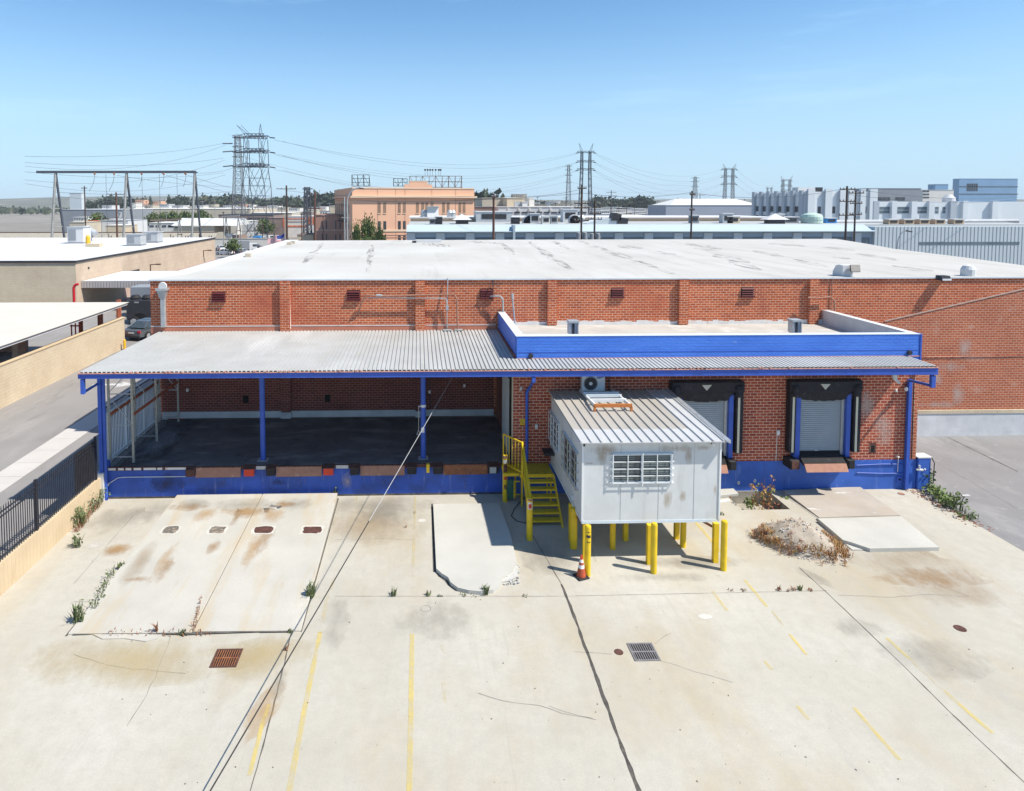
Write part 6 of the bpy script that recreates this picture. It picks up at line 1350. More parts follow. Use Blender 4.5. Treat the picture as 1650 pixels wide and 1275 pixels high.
def trees():
    A = tree_proto('round leafy tree among the distant skyline trees', 9, 8, 1, M['foliage_far']); Bt = tree_proto('wide spreading tree among the distant skyline trees', 8, 11, 2, M['foliage_far'],10); Ct = tree_proto('tall narrow conifer standing among the distant skyline trees', 15, 5, 3, M['foliage_far'],10,45,True)
    G1 = 'trees on the far skyline'; first = {0:True,1:True,2:True}
    def put(k, loc, s, rot):
        o = (A,Bt,Ct)[k]
        if first[k]: first[k] = False; place(o, loc, rot, s); o['group'] = G1
        else: copy_tree(o, loc, rot, s, None, G1)
    r = random.Random(5)
    for px,yt,Y,k in ((146,327,620,0),(168,322,620,0),(187,324,640,1),(205,326,600,0),(220,326,650,1),(242,319,600,2),(232,325,640,0),(272,316,600,2),(282,321,610,0),(296,323,640,1),(308,325,620,0),(330,326,650,1),(342,322,640,1),(352,324,620,0),(363,320,600,2),(372,319,640,0),(366,326,600,1),(452,322,560,2),(462,324,600,1),(444,324,620,0),(472,325,640,1),(484,328,600,0),
        (512,324,520,0),(522,320,520,1),(530,317,540,1),(538,317,560,0),(546,322,520,0),(764,322,330,0),(772,318,340,0),(770,324,320,1),(960,325,640,0),(968,322,640,1),(980,326,660,1),(992,326,640,0),(1004,325,660,1),(1018,325,640,0),(1028,322,620,0),(1036,324,640,1),(1043,327,620,0),(870,328,700,1),(884,329,700,0),(905,329,720,1),(925,330,720,0),(862,329,700,0),(395,324,600,1),(412,325,640,0),(425,326,620,1)):
        q = B(px,yt,Y); h = (15 if k==2 else 9 if k==0 else 8)*.93; put(k,(q.x,Y,0),max(.6,q.z/h)*r.uniform(.95,1.05),r.uniform(0,6))
    # street trees by the pale warehouse
    D = tree_proto('small bright green street tree before the long pale warehouse', 5.5, 4.6, 8, M['foliage_light'],9,90,False,.05); ff = True
    for px,yt,Y in ((246,346,285),(261,345,285),(279,344,280),(295,344,285),(314,345,290),(325,342,300)):
        q = B(px,yt,Y); s = q.z/5.2
        if ff: place(D,(q.x,Y,0),1,s); D['group'] = 'street trees in a row'; ff = False
        else: copy_tree(D,(q.x,Y,0),R.uniform(0,6),s,None,'street trees in a row')
    for px,yt,Y,lab,s in ((153,347,232,'round green tree above the orange container',1),(431,357,215,'small green tree before the dark brown sheds',1),(1562,345,200,'dark tree at the right border beside the pale building',1.3)):
        q = B(px,yt,Y); copy_tree(D,(q.x,Y,0),R.uniform(0,6),q.z/5.2,lab,None)
    P = tree_proto('bright green tree in front of the peach building, its crown leaning left', 8, 7, 21, M['foliage_light'],13,170,False,.03); q = B(592,363,118); place(P,(q.x,118,0),0,(q.z/7.6*.42,q.z/7.6*.42,q.z/7.6))
    q = B(612,376,114); copy_tree(P,(q.x,114,0),2,(q.z/7.6*.3,q.z/7.6*.3,q.z/7.6),'low bright tree top peeking over the roof by the peach building'); q = B(574,372,116); copy_tree(P,(q.x,116,0),4,(q.z/7.6*.3,q.z/7.6*.3,q.z/7.6),'green tree top left of the taller one at the peach building')
    q = B(376,400,150); copy_tree(D,(q.x,150,0),1,.75,'small green tree among the cars behind the white roof curb')
    # continuous wood beyond, and the low hills
    mb = MB(); r = random.Random(11)
    for k in range(5200):
        Y = r.uniform(700,950); X = r.uniform(-620,900); s = r.uniform(1.5,3.4); h = 6.5+3.5*noise.noise(Vector((X*.012,Y*.01,2)))+2.5*noise.noise(Vector((X*.05,Y*.04,7))); z = r.uniform(0,1)**.6*max(2,h)
        d = Vector((r.gauss(0,1),r.gauss(-.6,.6),r.gauss(.5,.6))).normalized(); e = d.orthogonal().normalized()*s; f = d.cross(e)*.7; p = Vector((X,Y,z)); mb.add([p-e-f,p+e-f,p+e*.8+f,p-e*.8+f],[(0,1,2,3)])
    tag(mb.raw('far_wood', M['foliage_far']), 'continuous belt of distant dark trees along the horizon', 'wood', None, 'stuff')
    hm = MB(); n = 90; V = []; F_ = []
    for i in range(n+1):
        X = -2600+5200*i/n
        for j,(Y,f) in enumerate(((1500,0),(1900,.7),(2300,1),(3000,0))): V.append((X,Y,f*(26+14*noise.noise(Vector((X*.0013,1,3)))+7*noise.noise(Vector((X*.006,5,3)))+(16 if X<200 else 0)*max(0,1-abs(X+500)/900))))
    for i in range(n):
        for j in range(3): F_.append((i*4+j,(i+1)*4+j,(i+1)*4+j+1,i*4+j+1))
    hm.add(V,F_); hm.build('hills', M['hill'], None, True, 0, 'structure')
trees()

def leaves_(mb,c,n,s,r):
    for _ in range(n):
        p = Vector((c[0]+r.uniform(-s,s)*1.5,c[1]+r.uniform(-s,s),r.uniform(0,s))); e = Vector((r.gauss(0,1),r.gauss(0,.4),r.gauss(0,.5))).normalized()*s*.5; f = Vector((r.gauss(0,.3),r.gauss(0,.3),1)).normalized()*s*.4; mb.add([p-e,p+f*.2,p+e,p+f],[(0,1,2,3)])
# ---- buildings beyond
def buildings():
    # long blue grey warehouse right behind the brick roof
    Y = 104; x0 = B(655,372,Y).x; xr = B(1408,372,Y).x; xe = B(1700,372,Y).x; zf0,zf1 = B(900,374,Y).z,B(900,363,Y).z
    t = thing('bluegrey_warehouse', 'long pale blue warehouse with pilasters and rooftop fans behind the white roof', 'warehouse', ((x0+xe)/2,Y,0))
    MB().box(x0,xr,Y+.25,Y+30,0,zf0).build('wall', M['bluegrey_deep'], t)
    MB().hexa([(x0,Y-.5,zf0),(xr,Y-.5,zf0),(xr,Y+2.6,zf0),(x0,Y+2.6,zf0),(x0,Y-.5,zf0+.12),(xr,Y-.5,zf0+.12),(xr,Y+2.6,zf1),(x0,Y+2.6,zf1)]).build('fascia', M['bluegrey'], t)
    zr = B(900,357,Y+14).z; MB().hexa([(x0+.3,Y+2.6,zf0),(xe,Y+2.6,zf0),(xe,Y+15,zf0),(x0+.3,Y+15,zf0),(x0+.3,Y+2.6,zf1-.02),(xe,Y+2.6,zf1-.02),(xe,Y+15,zr),(x0+.3,Y+15,zr)]).build('roof', M['roof_grey'], t)
    zc = B(900,350,Y+15).z; xc1 = B(1255,350,Y+15).x; MB().box(x0+.5,xc1,Y+15.1,Y+30,0,zc-.2).build('clerestory', M['clerestory'], t); MB().box(x0+.2,xc1+.4,Y+14.9,Y+31,zc-.199,zc).build('upper_roof', M['roof_clean'], t)
    px = 655
    while px < 1400:
        a,b = B(px,374,Y).x,B(px+13.5,374,Y).x; MB().box(a,b,Y+.02,Y+.3,0,B(900,375.5,Y).z).build('pilaster', M['bluegrey_pale'], t)
        c = B(px+48,374,Y).x; 
        if c < xr+1: MB().box(b+.15,c-.15,Y+.20,Y+.246,B(900,389,Y).z,B(900,382.5,Y).z).build('window', M['glass_far'], t)
        px += 48
    a,b = B(830,374,Y).x,B(838,374,Y).x; q0 = B(826,372,Y).x,B(829.5,372,Y).x; MB().box(q0[0],q0[1],Y-.6,Y+1.5,0,zf1+.05).build('party_pier', M['bluegrey'], t)
    # right end, ribbed
    zr2 = B(1480,365,Y).z; r = MB(); x = xr; 
    while x < xe: r.box(x,x+.42,Y-.25,Y+.1,0,zr2).box(x+.42,x+.62,Y-.17,Y+.1,0,zr2); x += .62
    r.build('ribbed_wall', M['bluegrey_pale'], t); MB().box(xr,xe,Y+.1,Y+12,0,zr2-.02).build('end_block', M['bluegrey_pale'], t)
    a,b = B(1479,390,Y),B(1640,394,Y); MB().box(a.x,b.x,Y-.30,Y-.255,b.z,a.z).build('window', M['glass_far'], t)
    a,b = B(1372,383,Y),B(1402,394,Y); MB().box(a.x,b.x,Y+.14,Y+.2,b.z,a.z).build('window', M['glass_far'], t)
    # pipe run over the right roof
    p = MB(); Yp = Y+9; 
    for py,rr in ((357.5,.35),(360,.28)): p.tube(B(1330,py,Yp),B(1640,py-1.5,Yp),rr,8)
    for px in range(1335,1560,24): q = B(px,360,Yp); p.tube((q.x,Yp,zf0+.5),(q.x,Yp,q.z),.1,5)
    tag(p.build('roof_pipe', M['hvac']), 'pair of long grey pipes running along the right part of the pale blue roof', 'pipe')
    # things on its roof
    def dz(Y_): return zf1+(zr-zf1)*max(0,(Y_-Y-2.6))/12.4
    def fan(px,py,lab,r=1.1):
        Yq = Y+8; q = B(px,py,Yq); t = thing('roof_fan', lab, 'fan', (q.x,Yq,dz(Yq))); MB().lathe([(r*.75,0),(r,.5),(r,.9)],(q.x,Yq-.6,q.z),20,'y').build('fan_drum', M['hvac'], t); MB().lathe([(r*.88,0),(r*.88,.05)],(q.x,Yq-.66,q.z),20,'y').build('fan_well', M['black'], t)
        b = MB()
        for k in range(5): a = k*1.257; b.bar((q.x,Yq-.7,q.z),(q.x+r*.8*cos(a),Yq-.7,q.z+r*.8*sin(a)),.25,.04)
        b.build('blades', M['dark_metal'], t); MB().box(q.x-r*.6,q.x+r*.6,Yq-.4,Yq+.9,dz(Yq)-.1,q.z-.3).build('base', M['greywall'], t)
    fan(852,357,'black round fan on the pale blue roof, left of three'); fan(880,357.5,'dull round fan on the pale blue roof, middle of three',.95); fan(925,355,'rightmost round fan on the pale blue roof with a white box behind',1.0)
    def rb(px,py,w,h,m,lab,nm='roof_box',cat='roof unit',cap=None,Yo=7):
        Yq = Y+Yo; q = B(px,py,Yq); t = thing(nm, lab, cat, (q.x,Yq,dz(Yq))); zt = max(q.z,dz(Yq)+h); MB().box(q.x-w/2,q.x+w/2,Yq,Yq+w*.8,dz(Yq)-.1,zt).build('casing', M[m], t); MB().box(q.x-w/2-.1,q.x+w/2+.1,Yq-.1,Yq+w*.8+.1,zt+.001,zt+.14).build('lid', M[cap or 'roof_clean'], t)
        MB().box(q.x-w*.35,q.x+w*.35,Yq-.05,Yq-.002,zt-h*.7,zt-h*.2).build('louvre', M['dark_metal'], t)
    rb(862,351,1.6,1.6,'hvac','grey box vent with dark hood, just right of the black fan'); rb(880,362,1.3,1.2,'offwhite','white cabinet in front of the middle roof fan',Yo=5); rb(893,361.5,1.2,1.3,'hvac','grey cabinet right of the white cabinet on the blue roof',Yo=5); rb(919,352,2.6,2.2,'roof_clean','tall white box behind the rightmost roof fan',Yo=11)
    rb(831,362,1.4,1.1,'dark_metal','small dark box by the pier on the pale blue roof',Yo=5); rb(1182,360,2.2,1.1,'stucco_cream','cream box on the pale blue roof left of the white skylight'); rb(1256,356,1.8,1.5,'hvac','pair of grey cabinets near the tan clerestory end'); rb(1120,357,1.4,1.3,'greywall','dark box by the single pole on the pale blue roof'); rb(1173,354,1.8,1.6,'hvac','tall grey box with fans on the pale blue roof'); rb(707,366,1.2,1.2,'dark_metal','black box at the left end of the pale blue roof',Yo=4); rb(697,367,1.0,.9,'greywall','small grey box at the left roof end',Yo=4)
    rb(1340,361,1.8,.8,'car_blue','blue tarpaulin covered box on the right roof part'); rb(1275,362,2.6,1.0,'greywall','low dark box beside the green tank')
    for k,px in enumerate((1440,1465,1490,1515,1545)): rb(px,363,1.7,.75,'clerestory',('first','second','third','fourth','last')[k]+' of the tan boxes in a row along the right roof edge',Yo=3)
    for px,py,w,lab in ((745,365,3.2,'white hipped skylight on the left of the pale blue roof'),(1253,361,4.0,'white hipped skylight on the pale blue roof near its right part')):
        Yq = Y+5; q = B(px,py,Yq); t = thing('roof_skylight', lab, 'skylight', (q.x,Yq,dz(Yq))); z = dz(Yq); MB().box(q.x-w*.32,q.x+w*.32,Yq,Yq+2,z-.1,z+.7).build('frame', M['dark_metal'], t); MB().add([(q.x-w/2,Yq-.2,z+.7),(q.x+w/2,Yq-.2,z+.7),(q.x+w/2,Yq+2.2,z+.7),(q.x-w/2,Yq+2.2,z+.7),(q.x,Yq+1,z+1.7)],[(3,2,1,0),(0,1,4),(1,2,4),(2,3,4),(3,0,4)]).build('hood', M['roof_clean'], t)
    Yq = Y+7; q = B(1308,356,Yq); t = thing('roof_tank', 'pale green round tank on the roof near the pipes', 'tank', (q.x,Yq,dz(Yq))); MB().lathe([(1.7,0),(1.7,1.1),(1.5,1.5),(.5,1.8)],(q.x,Yq,dz(Yq)),20).build('shell', mat('green_tank',(.45,.58,.50),.06,.5,.6), t); MB().lathe([(1.72,.5),(1.74,.6)],(q.x,Yq,dz(Yq)),20).build('band', M['hvac'], t)
    # blue grey monitor with black fans
    Yq = Y+5; a,b = B(955,372,Yq).x,B(993,372,Yq).x; t = thing('roof_monitor', 'pale blue sloped roof housing with black fan hoods beside the tall pole', 'roof housing', ((a+b)/2,Yq,8)); zt = B(990,352,Yq).z; z0 = dz(Yq)-.3
    MB().prismY([(a-1,z0),(b,z0),(b,zt),(b-2.2,zt),(a-1,z0+.4)],Yq,Yq+4).build('housing', M['bluegrey_pale'], t)
    for px,py in ((993,350),(1004,357)): q = B(px,py,Yq); MB().hexa([(q.x-.9,Yq-.2,q.z-.6),(q.x+.7,Yq-.2,q.z-.6),(q.x+.7,Yq+1.6,q.z-.6),(q.x-.9,Yq+1.6,q.z-.6),(q.x-.6,Yq-.2,q.z+.7),(q.x+.9,Yq-.2,q.z+.5),(q.x+.9,Yq+1.6,q.z+.5),(q.x-.6,Yq+1.6,q.z+.7)]).build('fan_hood', M['dark_metal'], t); MB().box(q.x-.4,q.x+.4,Yq+.2,Yq+1,z0,q.z-.6).build('hood_stand', M['hvac'], t)
    for px in (683,689,728,733,938): # conical vents at left
        q = B(px,356 if px<800 else 358,Y+10); t = thing('roof_vent', {683:'leftmost grey cone vent on the upper roof left end',689:'grey cone vent second from left on the upper roof',728:'slim steel vent in front of the peach building, left of a pair',733:'slim steel vent in front of the peach building, right of a pair',938:'little steel vent close to the tall dark pole'}[px], 'vent', (q.x,Y+10,9)); z = dz(Y+10) if px>800 else zc; MB().lathe([(.5,0),(.5,.7),(.65,.8),(.3,1.3)],(q.x,Y+10 if px>800 else Y+17,z),12).build('cowl', M['galv'], t); MB().lathe([(.62,0),(.62,.12)],(q.x,Y+10 if px>800 else Y+17,z),12).build('base', M['hvac'], t)
    q = B(697,352,Y+17); t = thing('stair_head', 'white boxy stair head on the upper roof before the peach building', 'roof housing', (q.x,Y+17,zc)); MB().prismX([(Y+16,zc),(Y+19,zc),(Y+19,zc+1.9),(Y+16.6,zc+1.9)],q.x-1.0,q.x+1.1).build('housing', M['roof_clean'], t); MB().box(q.x-1.1,q.x+1.2,Y+15.9,Y+19.1,zc+1.9,zc+2.0).build('lid', M['hvac'], t)
    rb(796,351,6.4,1.8,'hvac','row of grey ventilators with dark louvres on the upper roof',Yo=12)

    # peach building, turned a little clockwise
    Yp = 150; c = B(567.5,302,Yp); zt = c.z; d = B(763,302,Yp); L = (d.x-c.x)*1.06; phi = radians(14); D = 34
    t = thing('peach_building', 'peach three storey building with narrow windows and stepped parapet', 'building', (c.x,Yp,0))
    ex = Vector((cos(phi),sin(phi),0)); ey = Vector((-sin(phi),cos(phi),0)); o = Vector((c.x,Yp,0))
    def hx(u0,u1,v0,v1,z0,z1): return [tuple(o+ex*u+ey*v+Vector((0,0,z))) for z in (z0,z1) for u,v in ((u0,v0),(u1,v0),(u1,v1),(u0,v1))]
    def zz(y): return CAMH+(328-y)*Yp/FOC*1.03
    MB().hexa(hx(0,L,0,D,0,zt-.25)).build('wall', M['peach'], t); MB().hexa(hx(.4,L-.4,.4,D-.4,zt-.249,zt-.1)).build('roof', M['peach_trim'], t)
    MB().hexa(hx(-.05,L+.05,-.12,.35,zt-.249,zt)).build('parapet_cap', M['peach_trim'], t); MB().hexa(hx(-.12,.3,.36,D,zt-.249,zt)).build('parapet_cap', M['peach_trim'], t)
    MB().hexa(hx(-.5,L+.5,-.7,-.01,zz(319),zz(316))).build('cornice', M['peach_trim'], t); MB().hexa(hx(-.65,-.01,-.0,D,zz(319),zz(316))).build('cornice', M['peach'], t)
    MB().hexa(hx(-.02,L,-.16,-.01,zz(372.5),zz(369.5))).build('belt_course', M['peach_trim'], t)
    for z in (zz(378),zz(382)): MB().hexa(hx(-.02,L,-.08,-.01,z-.06,z+.06)).build('belt_course', M['peach_dark'], t)
    u0,u1 = L*.455,L*.605; MB().hexa(hx(u0,u1,-.10,.5,zt-.3,zt+1.45)).build('raised_parapet', M['peach'], t); MB().hexa(hx(u0-.05,u1+.05,-.16,.55,zt+1.451,zt+1.6)).build('parapet_cap', M['peach_trim'], t)
    for a,b in ((u0-1.2,u0-.01),(u1+.01,u1+1.2)): MB().hexa(hx(a,b,-.08,.45,zt-.3,zt+.75)).build('raised_parapet', M['peach'], t)
    fr = lambda px: (px-567.5)/(763-567.5)*L
    for u in (.2,.345,.42,.64,.84): MB().hexa(hx(L*u-.03,L*u+.03,-.05,-.005,0,zt-.3)).build('wall_seam', M['peach_dark'], t)
    for px in (609,617.5,640.5,648.5,669.5,678,684.5,693,712,719.5,739,746):
        for y0,y1,m in ((326.5,343.5,'peach_win'),(356,370,'win_dark'),(379,392,'win_dark')):
            w = MB().hexa(hx(fr(px)-.34,fr(px)+.34,-.04,-.004,zz(y1),zz(y0))).build('window', M[m], t); MB().hexa(hx(fr(px)-.42,fr(px)+.42,-.12,-.045,zz(y1)-.14,zz(y1))).build('sill', M['peach_trim'], w)
    for v in (6,12,18,24):
        for y0,y1 in ((330,344),(357,370)): MB().hexa(hx(-.05,-.004,v-.5,v+.5,zz(y1),zz(y0))).build('window', M['win_dark'], t)
    for z in (zz(330),zz(347),zz(357)):
        MB().hexa(hx(-1.6,-.01,8,20,z-.1,z)).build('fire_escape', M['dark_metal'], t)
    f = MB(); 
    for v in (8,12,16,20): f.hexa(hx(-1.6,-1.52,v-.04,v+.04,zz(357),zz(327)))
    f.build('escape_rail', M['dark_metal'], t)
    # brown wing at its left
    Yw_ = 165; blk('brick_wing','brownish pink low wing left of the peach building, in shade','building',508,558,346,Yw_,20,'peach_dark','peach_dark',win=[(518.5,520.5,356,369,'win_dark'),(525,527,356,369,'win_dark'),(540,542,356,369,'win_dark'),(547,549,356,369,'win_dark'),(518.5,520.5,377,388,'win_dark'),(525,527,377,388,'win_dark'),(540,542,378,388,'win_dark'),(547,549,378,388,'win_dark'),(508,558,370,372,'stucco_pink')])
    # sign frames on the peach roof
    def frame(lab,pxs,y0,y1,Y_,dep,m,slope=False,rows=3,lamps=None):
        a,b = B(pxs[0],y0,Y_),B(pxs[1],y0,Y_); z0,z1 = a.z,B(pxs[0],y1,Y_).z; t = thing('sign_frame', lab, 'sign frame', ((a.x+b.x)/2,Y_,z0)); p = MB(); n = max(3,int((b.x-a.x)/1.6)); s = .085
        for k in range(n+1):
            x = a.x+(b.x-a.x)*k/n; p.tube((x,Y_,z0),(x,Y_,z1),s,4); p.tube((x,Y_+dep,z0),(x,Y_,z1),s*.8,4)
        p.build('posts', M[m], t); r = MB()
        for k in range(rows+1): z = z0+(z1-z0)*k/rows; r.tube((a.x,Y_,z),(b.x,Y_,z),s,4)
        for k in range(n): r.tube((a.x+(b.x-a.x)*k/n,Y_,z0 if k%2 else z1),(a.x+(b.x-a.x)*(k+1)/n,Y_,z1 if k%2 else z0),s*.7,4)
        r.build('rails', M[m], t)
        if lamps:
            for px in lamps: q = B(px,273,Y_); l = MB().lathe([(.05,0),(.26,.22),(.2,.3)],(q.x,Y_-.4,q.z-.15),10,'y').build('lamp', M['dark_metal'], t); MB().tube((q.x,Y_,z1),(q.x,Y_,q.z),.04,4).build('lamp_post', M[m], l)
    frame('steel sign frame on the peach roof at its left end',(567,595),300,282,158,3,'dark_metal'); frame('small black steel frame on the peach roof near its middle',(634,656),300,288,158,2.5,'dark_metal',rows=2); frame('long rusty sign frame on the peach roof with lamps above',(660,744),302,284,160,4,'rust_dark',rows=2,lamps=(685,689,693,697,702,707,710))

    # white factory and neighbours behind
    blk('brown_building','long brown grey building right of the peach building','building',758,806,333,188,20,'brownwall','greywall',win=[(762,768,346,350,'win_dark'),(770,776,346,350,'win_dark')])
    blk('tan_building','tan boxy building above the brown one','building',777,818,318.5,196,25,'tanwall','tanwall')
    W = [(805+11.9*k,814+11.9*k,341.5,344,'win_dark') for k in range(12)]+[(805+11.9*k,814+11.9*k,346.5,352,'win_dark') for k in range(12)]
    t = blk('white_factory','long white factory with two bands of windows','factory',803,947,333,180,24,'roof_clean','offwhite',win=W)
    for k in range(8): q = B(819+17*k,336,180); MB().box(q.x-.25,q.x+.25,179.5,179.99,B(0,340,180).z,q.z).build('pilaster', M['offwhite'], t)
    blk('cream_block','cream rooftop block rising behind the white factory','building',817,845,318.5,186,16,'stucco_cream','offwhite',win=[(829,842,325,333,'hvac')]); blk('white_block','small white block right of the cream rooftop block','building',853,861,319,200,8,'offwhite','offwhite'); blk('white_cube','low white cube in front of the cream block','building',842,850,325,184,5,'roof_clean','roof_clean')
    # grey shed
    Ys = 250; t = blk('grey_shed','huge grey metal shed with a pale low roof','shed',1073,1216,330.5,Ys,20,'shed_wall','shed_roof'); a,b = B(1080,331,Ys).x,B(1225,331,Ys).x; z = B(1100,330.5,Ys).z; z2 = B(1100,320.5,Ys+20).z
    MB().add([(a,Ys,z),(b,Ys,z),(b,Ys+20,z2),(a+10,Ys+20,z2),(a,Ys+20,z),(b,Ys+20,z)],[(0,1,2,3),(0,3,4),(1,5,2),(3,2,5,4)]).build('pitched_roof', M['shed_roof'], t)
    # pale art deco works
    Yd = 178; X0 = B(1297,312,Yd).x; z = B(1330,310,Yd).z; t = thing('deco_works', 'pale ribbed art deco factory with vertical fins at right', 'factory', (X0+20,Yd,0)); x2 = B(1415,300,Yd).x; x3 = B(1700,300,Yd).x
    y2 = FX(1214,330,X0).y
    MB().box(X0,x2,Yd,y2,0,z).build('wall', M['deco'], t); MB().box(X0+.3,x2-.3,Yd+.3,y2-.3,z+.001,z+.15).build('roof', M['roof_clean'], t)
    zl = B(1480,326,Yd).z; MB().box(x2,x3,Yd,Yd+28,0,zl).build('wall', M['deco'], t); MB().box(x2+.1,x3,Yd+.3,Yd+27,zl+.001,zl+.12).build('roof', M['roof_clean'], t)
    nf = 7
    for k in range(nf): # left, shaded face
        y = Yd+1+(y2-Yd-2)*k/(nf-1); MB().box(X0-.7,X0-.002,y-.75,y+.75,0,z+.55).build('fin', M['deco_fin'], t)
        if k < nf-1:
            ym = y+(y2-Yd-2)/(nf-1)/2; MB().box(X0-.08,X0-.003,ym-1.35,ym+1.35,B(0,343,Yd).z,B(0,333,Yd).z).build('window', M['win_dark'], t); MB().box(X0-.08,X0-.003,ym-1.2,ym+1.2,B(0,358,Yd).z,B(0,350,Yd).z).build('window', M['win_dark'], t)
    for px,w in ((1305,11),(1333,11),(1356,10),(1369,8),(1388,8),(1405,12)):
        a,b = B(px-w/2,320,Yd).x,B(px+w/2,320,Yd).x; MB().box(a,b,Yd-.8,Yd-.002,0,z+.9).build('fin', M['deco'], t); MB().box(a-.35,a-.004,Yd-.5,Yd-.003,0,z+.4).build('fin_step', M['deco_fin'], t)
    for px in (1320,1343,1393): a,b = B(px-2.4,333,Yd),B(px+2.4,344,Yd); MB().box(a.x,b.x,Yd-.06,Yd-.003,b.z,a.z).build('window', M['win_dark'], t)
    for px,w in ((1409,9),(1438,8),(1470,9),(1498,9),(1533,10),(1552,8),(1600,10)):
        a,b = B(px-w/2,330,Yd).x,B(px+w/2,330,Yd).x; MB().box(a,b,Yd-.9,Yd-.003,0,zl+.35).build('fin', M['deco_fin' if px%2 else 'deco'], t)
    for a_,b_ in ((1415,1433),(1446,1464),(1475,1493),(1503,1512),(1519,1523)): a,b = B(a_,333.5,Yd),B(b_,344,Yd); w = MB().box(a.x,b.x,Yd-.06,Yd-.003,b.z,a.z).build('window', M['glass_far'], t); MB().box(a.x,b.x,Yd-.09,Yd-.061,(a.z+b.z)/2-.05,(a.z+b.z)/2+.05).build('transom', M['deco'], w)
    for px,w in ((1305,2),(1316,2.2),(1291,3)): q = B(px,309,Yd+6); MB().box(q.x-w/2,q.x+w/2,Yd+5,Yd+8,z,z+1.5).build('roof_unit', M['roof_clean' if px!=1316 else 'dark_metal'], t)
    q = B(1529,318,Yd+5); MB().lathe([(1.6,0),(1.6,1.2),(.6,2.2)],(q.x,Yd+5,zl),14).build('roof_dome', M['roof_clean'], t)
    # towers at the right
    t = blk('dark_office','dark grey flat topped office building behind the pale works','office building',1400,1484,303.5,300,12,'greywall','greywall',win=[(1415,1434,318,323,'win_dark'),(1443,1458,318,323,'win_dark')]); 
    t = blk('beige_office','beige office block with striped windows behind the pale works','office building',1487,1537,306,330,8,'offwhite','offwhite',win=[(1487,1497,307,309.5,'win_dark'),(1487,1497,312,314.5,'win_dark'),(1487,1497,317,319.5,'win_dark')]); blk('plant_room','dark blue plant room on top of the beige office block','plant room',1507,1528,297,345,5,'towerblue','greywall')
    blk('glass_tower','blue glass tower at the right border of the skyline','tower',1546,1640,288,480,6,'towerblue','towerblue',win=[(1545,1640,300,302,'glass_far'),(1545,1640,312,314,'glass_far'),(1558,1575,296,308,'win_dark')])
    # left distance
    blk('pale_warehouse','very long pale concrete warehouse far left behind the street trees','warehouse',198,404,336.5,330,60,'tanwall','offwhite')
    blk('dark_shed','dark grey shed with a white sign at the far left','shed',100,198,337.5,270,30,'greywall','roof_clean',win=[(188.5,196.5,342.5,351.5,'roof_clean')])
    q = B(192,347,270); bpy.context.view_layer.update()
    sh = bpy.data.objects['dark_shed']; m = MB(); m.tube((q.x-.4,269.85,q.z-1),(q.x+.6,269.85,q.z+.9),.22,5); m.tube((q.x+.6,269.85,q.z+.9),(q.x-.5,269.85,q.z+1.2),.2,5); m.build('sign_mark', M['greywall'], sh)
    blk('pale_tower','pale translucent looking tower block at the left border','building',112,131,311,420,5,'bluegrey_pale','bluegrey_pale')
    blk('low_white_shop','low white building with a row of dark windows','building',240,330,359,215,14,'offwhite','offwhite',win=[(231+k*10,238+k*10,363,366,'win_dark') for k in range(1,5)]+[(271,281,363,366,'win_dark')])
    blk('white_sheds','white low shed beside the orange container','shed',160,206,355,226,16,'roof_clean','hvac'); blk('cream_shed','cream low shed left of the low white building','shed',170,200,363,214,10,'stucco_cream','offwhite')
    t = blk('grey_roof_store','cream store with a wide pale grey roof','building',280,345,364,205,18,'tanwall','shed_roof',win=[(282,286,366,368,'win_dark')]); z = B(300,364,205).z; a,b = B(276,364,205).x,B(382,364,205).x; MB().prismX([(204.5,z+.02),(224,z+.02),(214,z+2.2)],a,b).build('pitched_roof', M['shed_roof'], t)
    blk('dark_roof_shed','open shed with a long dark roof band under the pylon','shed',352,440,346,255,20,'brownwall','dark_metal',win=[(400,440,351,354,'win_dark')]); blk('tan_long_roof','long building with a pale flat roof behind the pylon legs','building',405,470,343,280,25,'tanwall','offwhite')
    blk('maroon_shed','maroon shed with a bright orange end post','shed',432,458,351,235,12,'brownwall','brownwall',win=[(455.5,458,351,366,'orange')])
    t = blk('striped_store','white and orange striped store between two dark poles','store',463,512,348.5,240,14,'offwhite','roof_clean',win=[(463,494,352,353.5,'orange'),(463,494,357,358,'brownwall'),(463,494,363.5,366,'orange'),(495,511,350,362,'orange')])
    q = G(149,376); blk('orange_container','orange red shipping container at the far left','container',141,157.5,356,225,6,'orange','orange'); blk('tan_mound_shed','tan earth coloured shed at the left border','shed',112,136,358,215,12,'tanwall','tanwall')
    blk('yellow_block','pale yellow block behind the brown wing','building',531,548,332,260,14,'stucco_cream','offwhite'); blk('cream_lodge','cream lodge with dark eave at the foot of the dark poles','building',479,505,378,170,10,'stucco_cream','brownwall')
    # railway bank and retaining wall across the left distance
    e = thing('embankment', 'long brown earth bank running across the left distance', 'embankment', (-60,200,0)); a = B(100,371,192).z; MB().prismX([(188,0),(205,0),(200,a*.8),(194,a*.8)],-140,B(352,375,195).x).build('bank', M['pit_soil'], e); r = MB()
    for y in (194.5,196): r.box(-140,B(350,375,195).x,y-.08,y+.08,a*.8+.02,a*.8+.2)
    r.build('rails', M['rust_dark'], e)
    sc = MB(); rr = random.Random(17)
    for k in range(260):
        c = (rr.uniform(-105,-58), rr.uniform(165,191), 0); leaves_(sc, c, 6, rr.uniform(.3,1.1), rr)
    tag(sc.raw('scrub', M['foliage_far']), 'dark scrub and weeds along the foot of the brown earth bank', 'scrub', None, 'stuff')
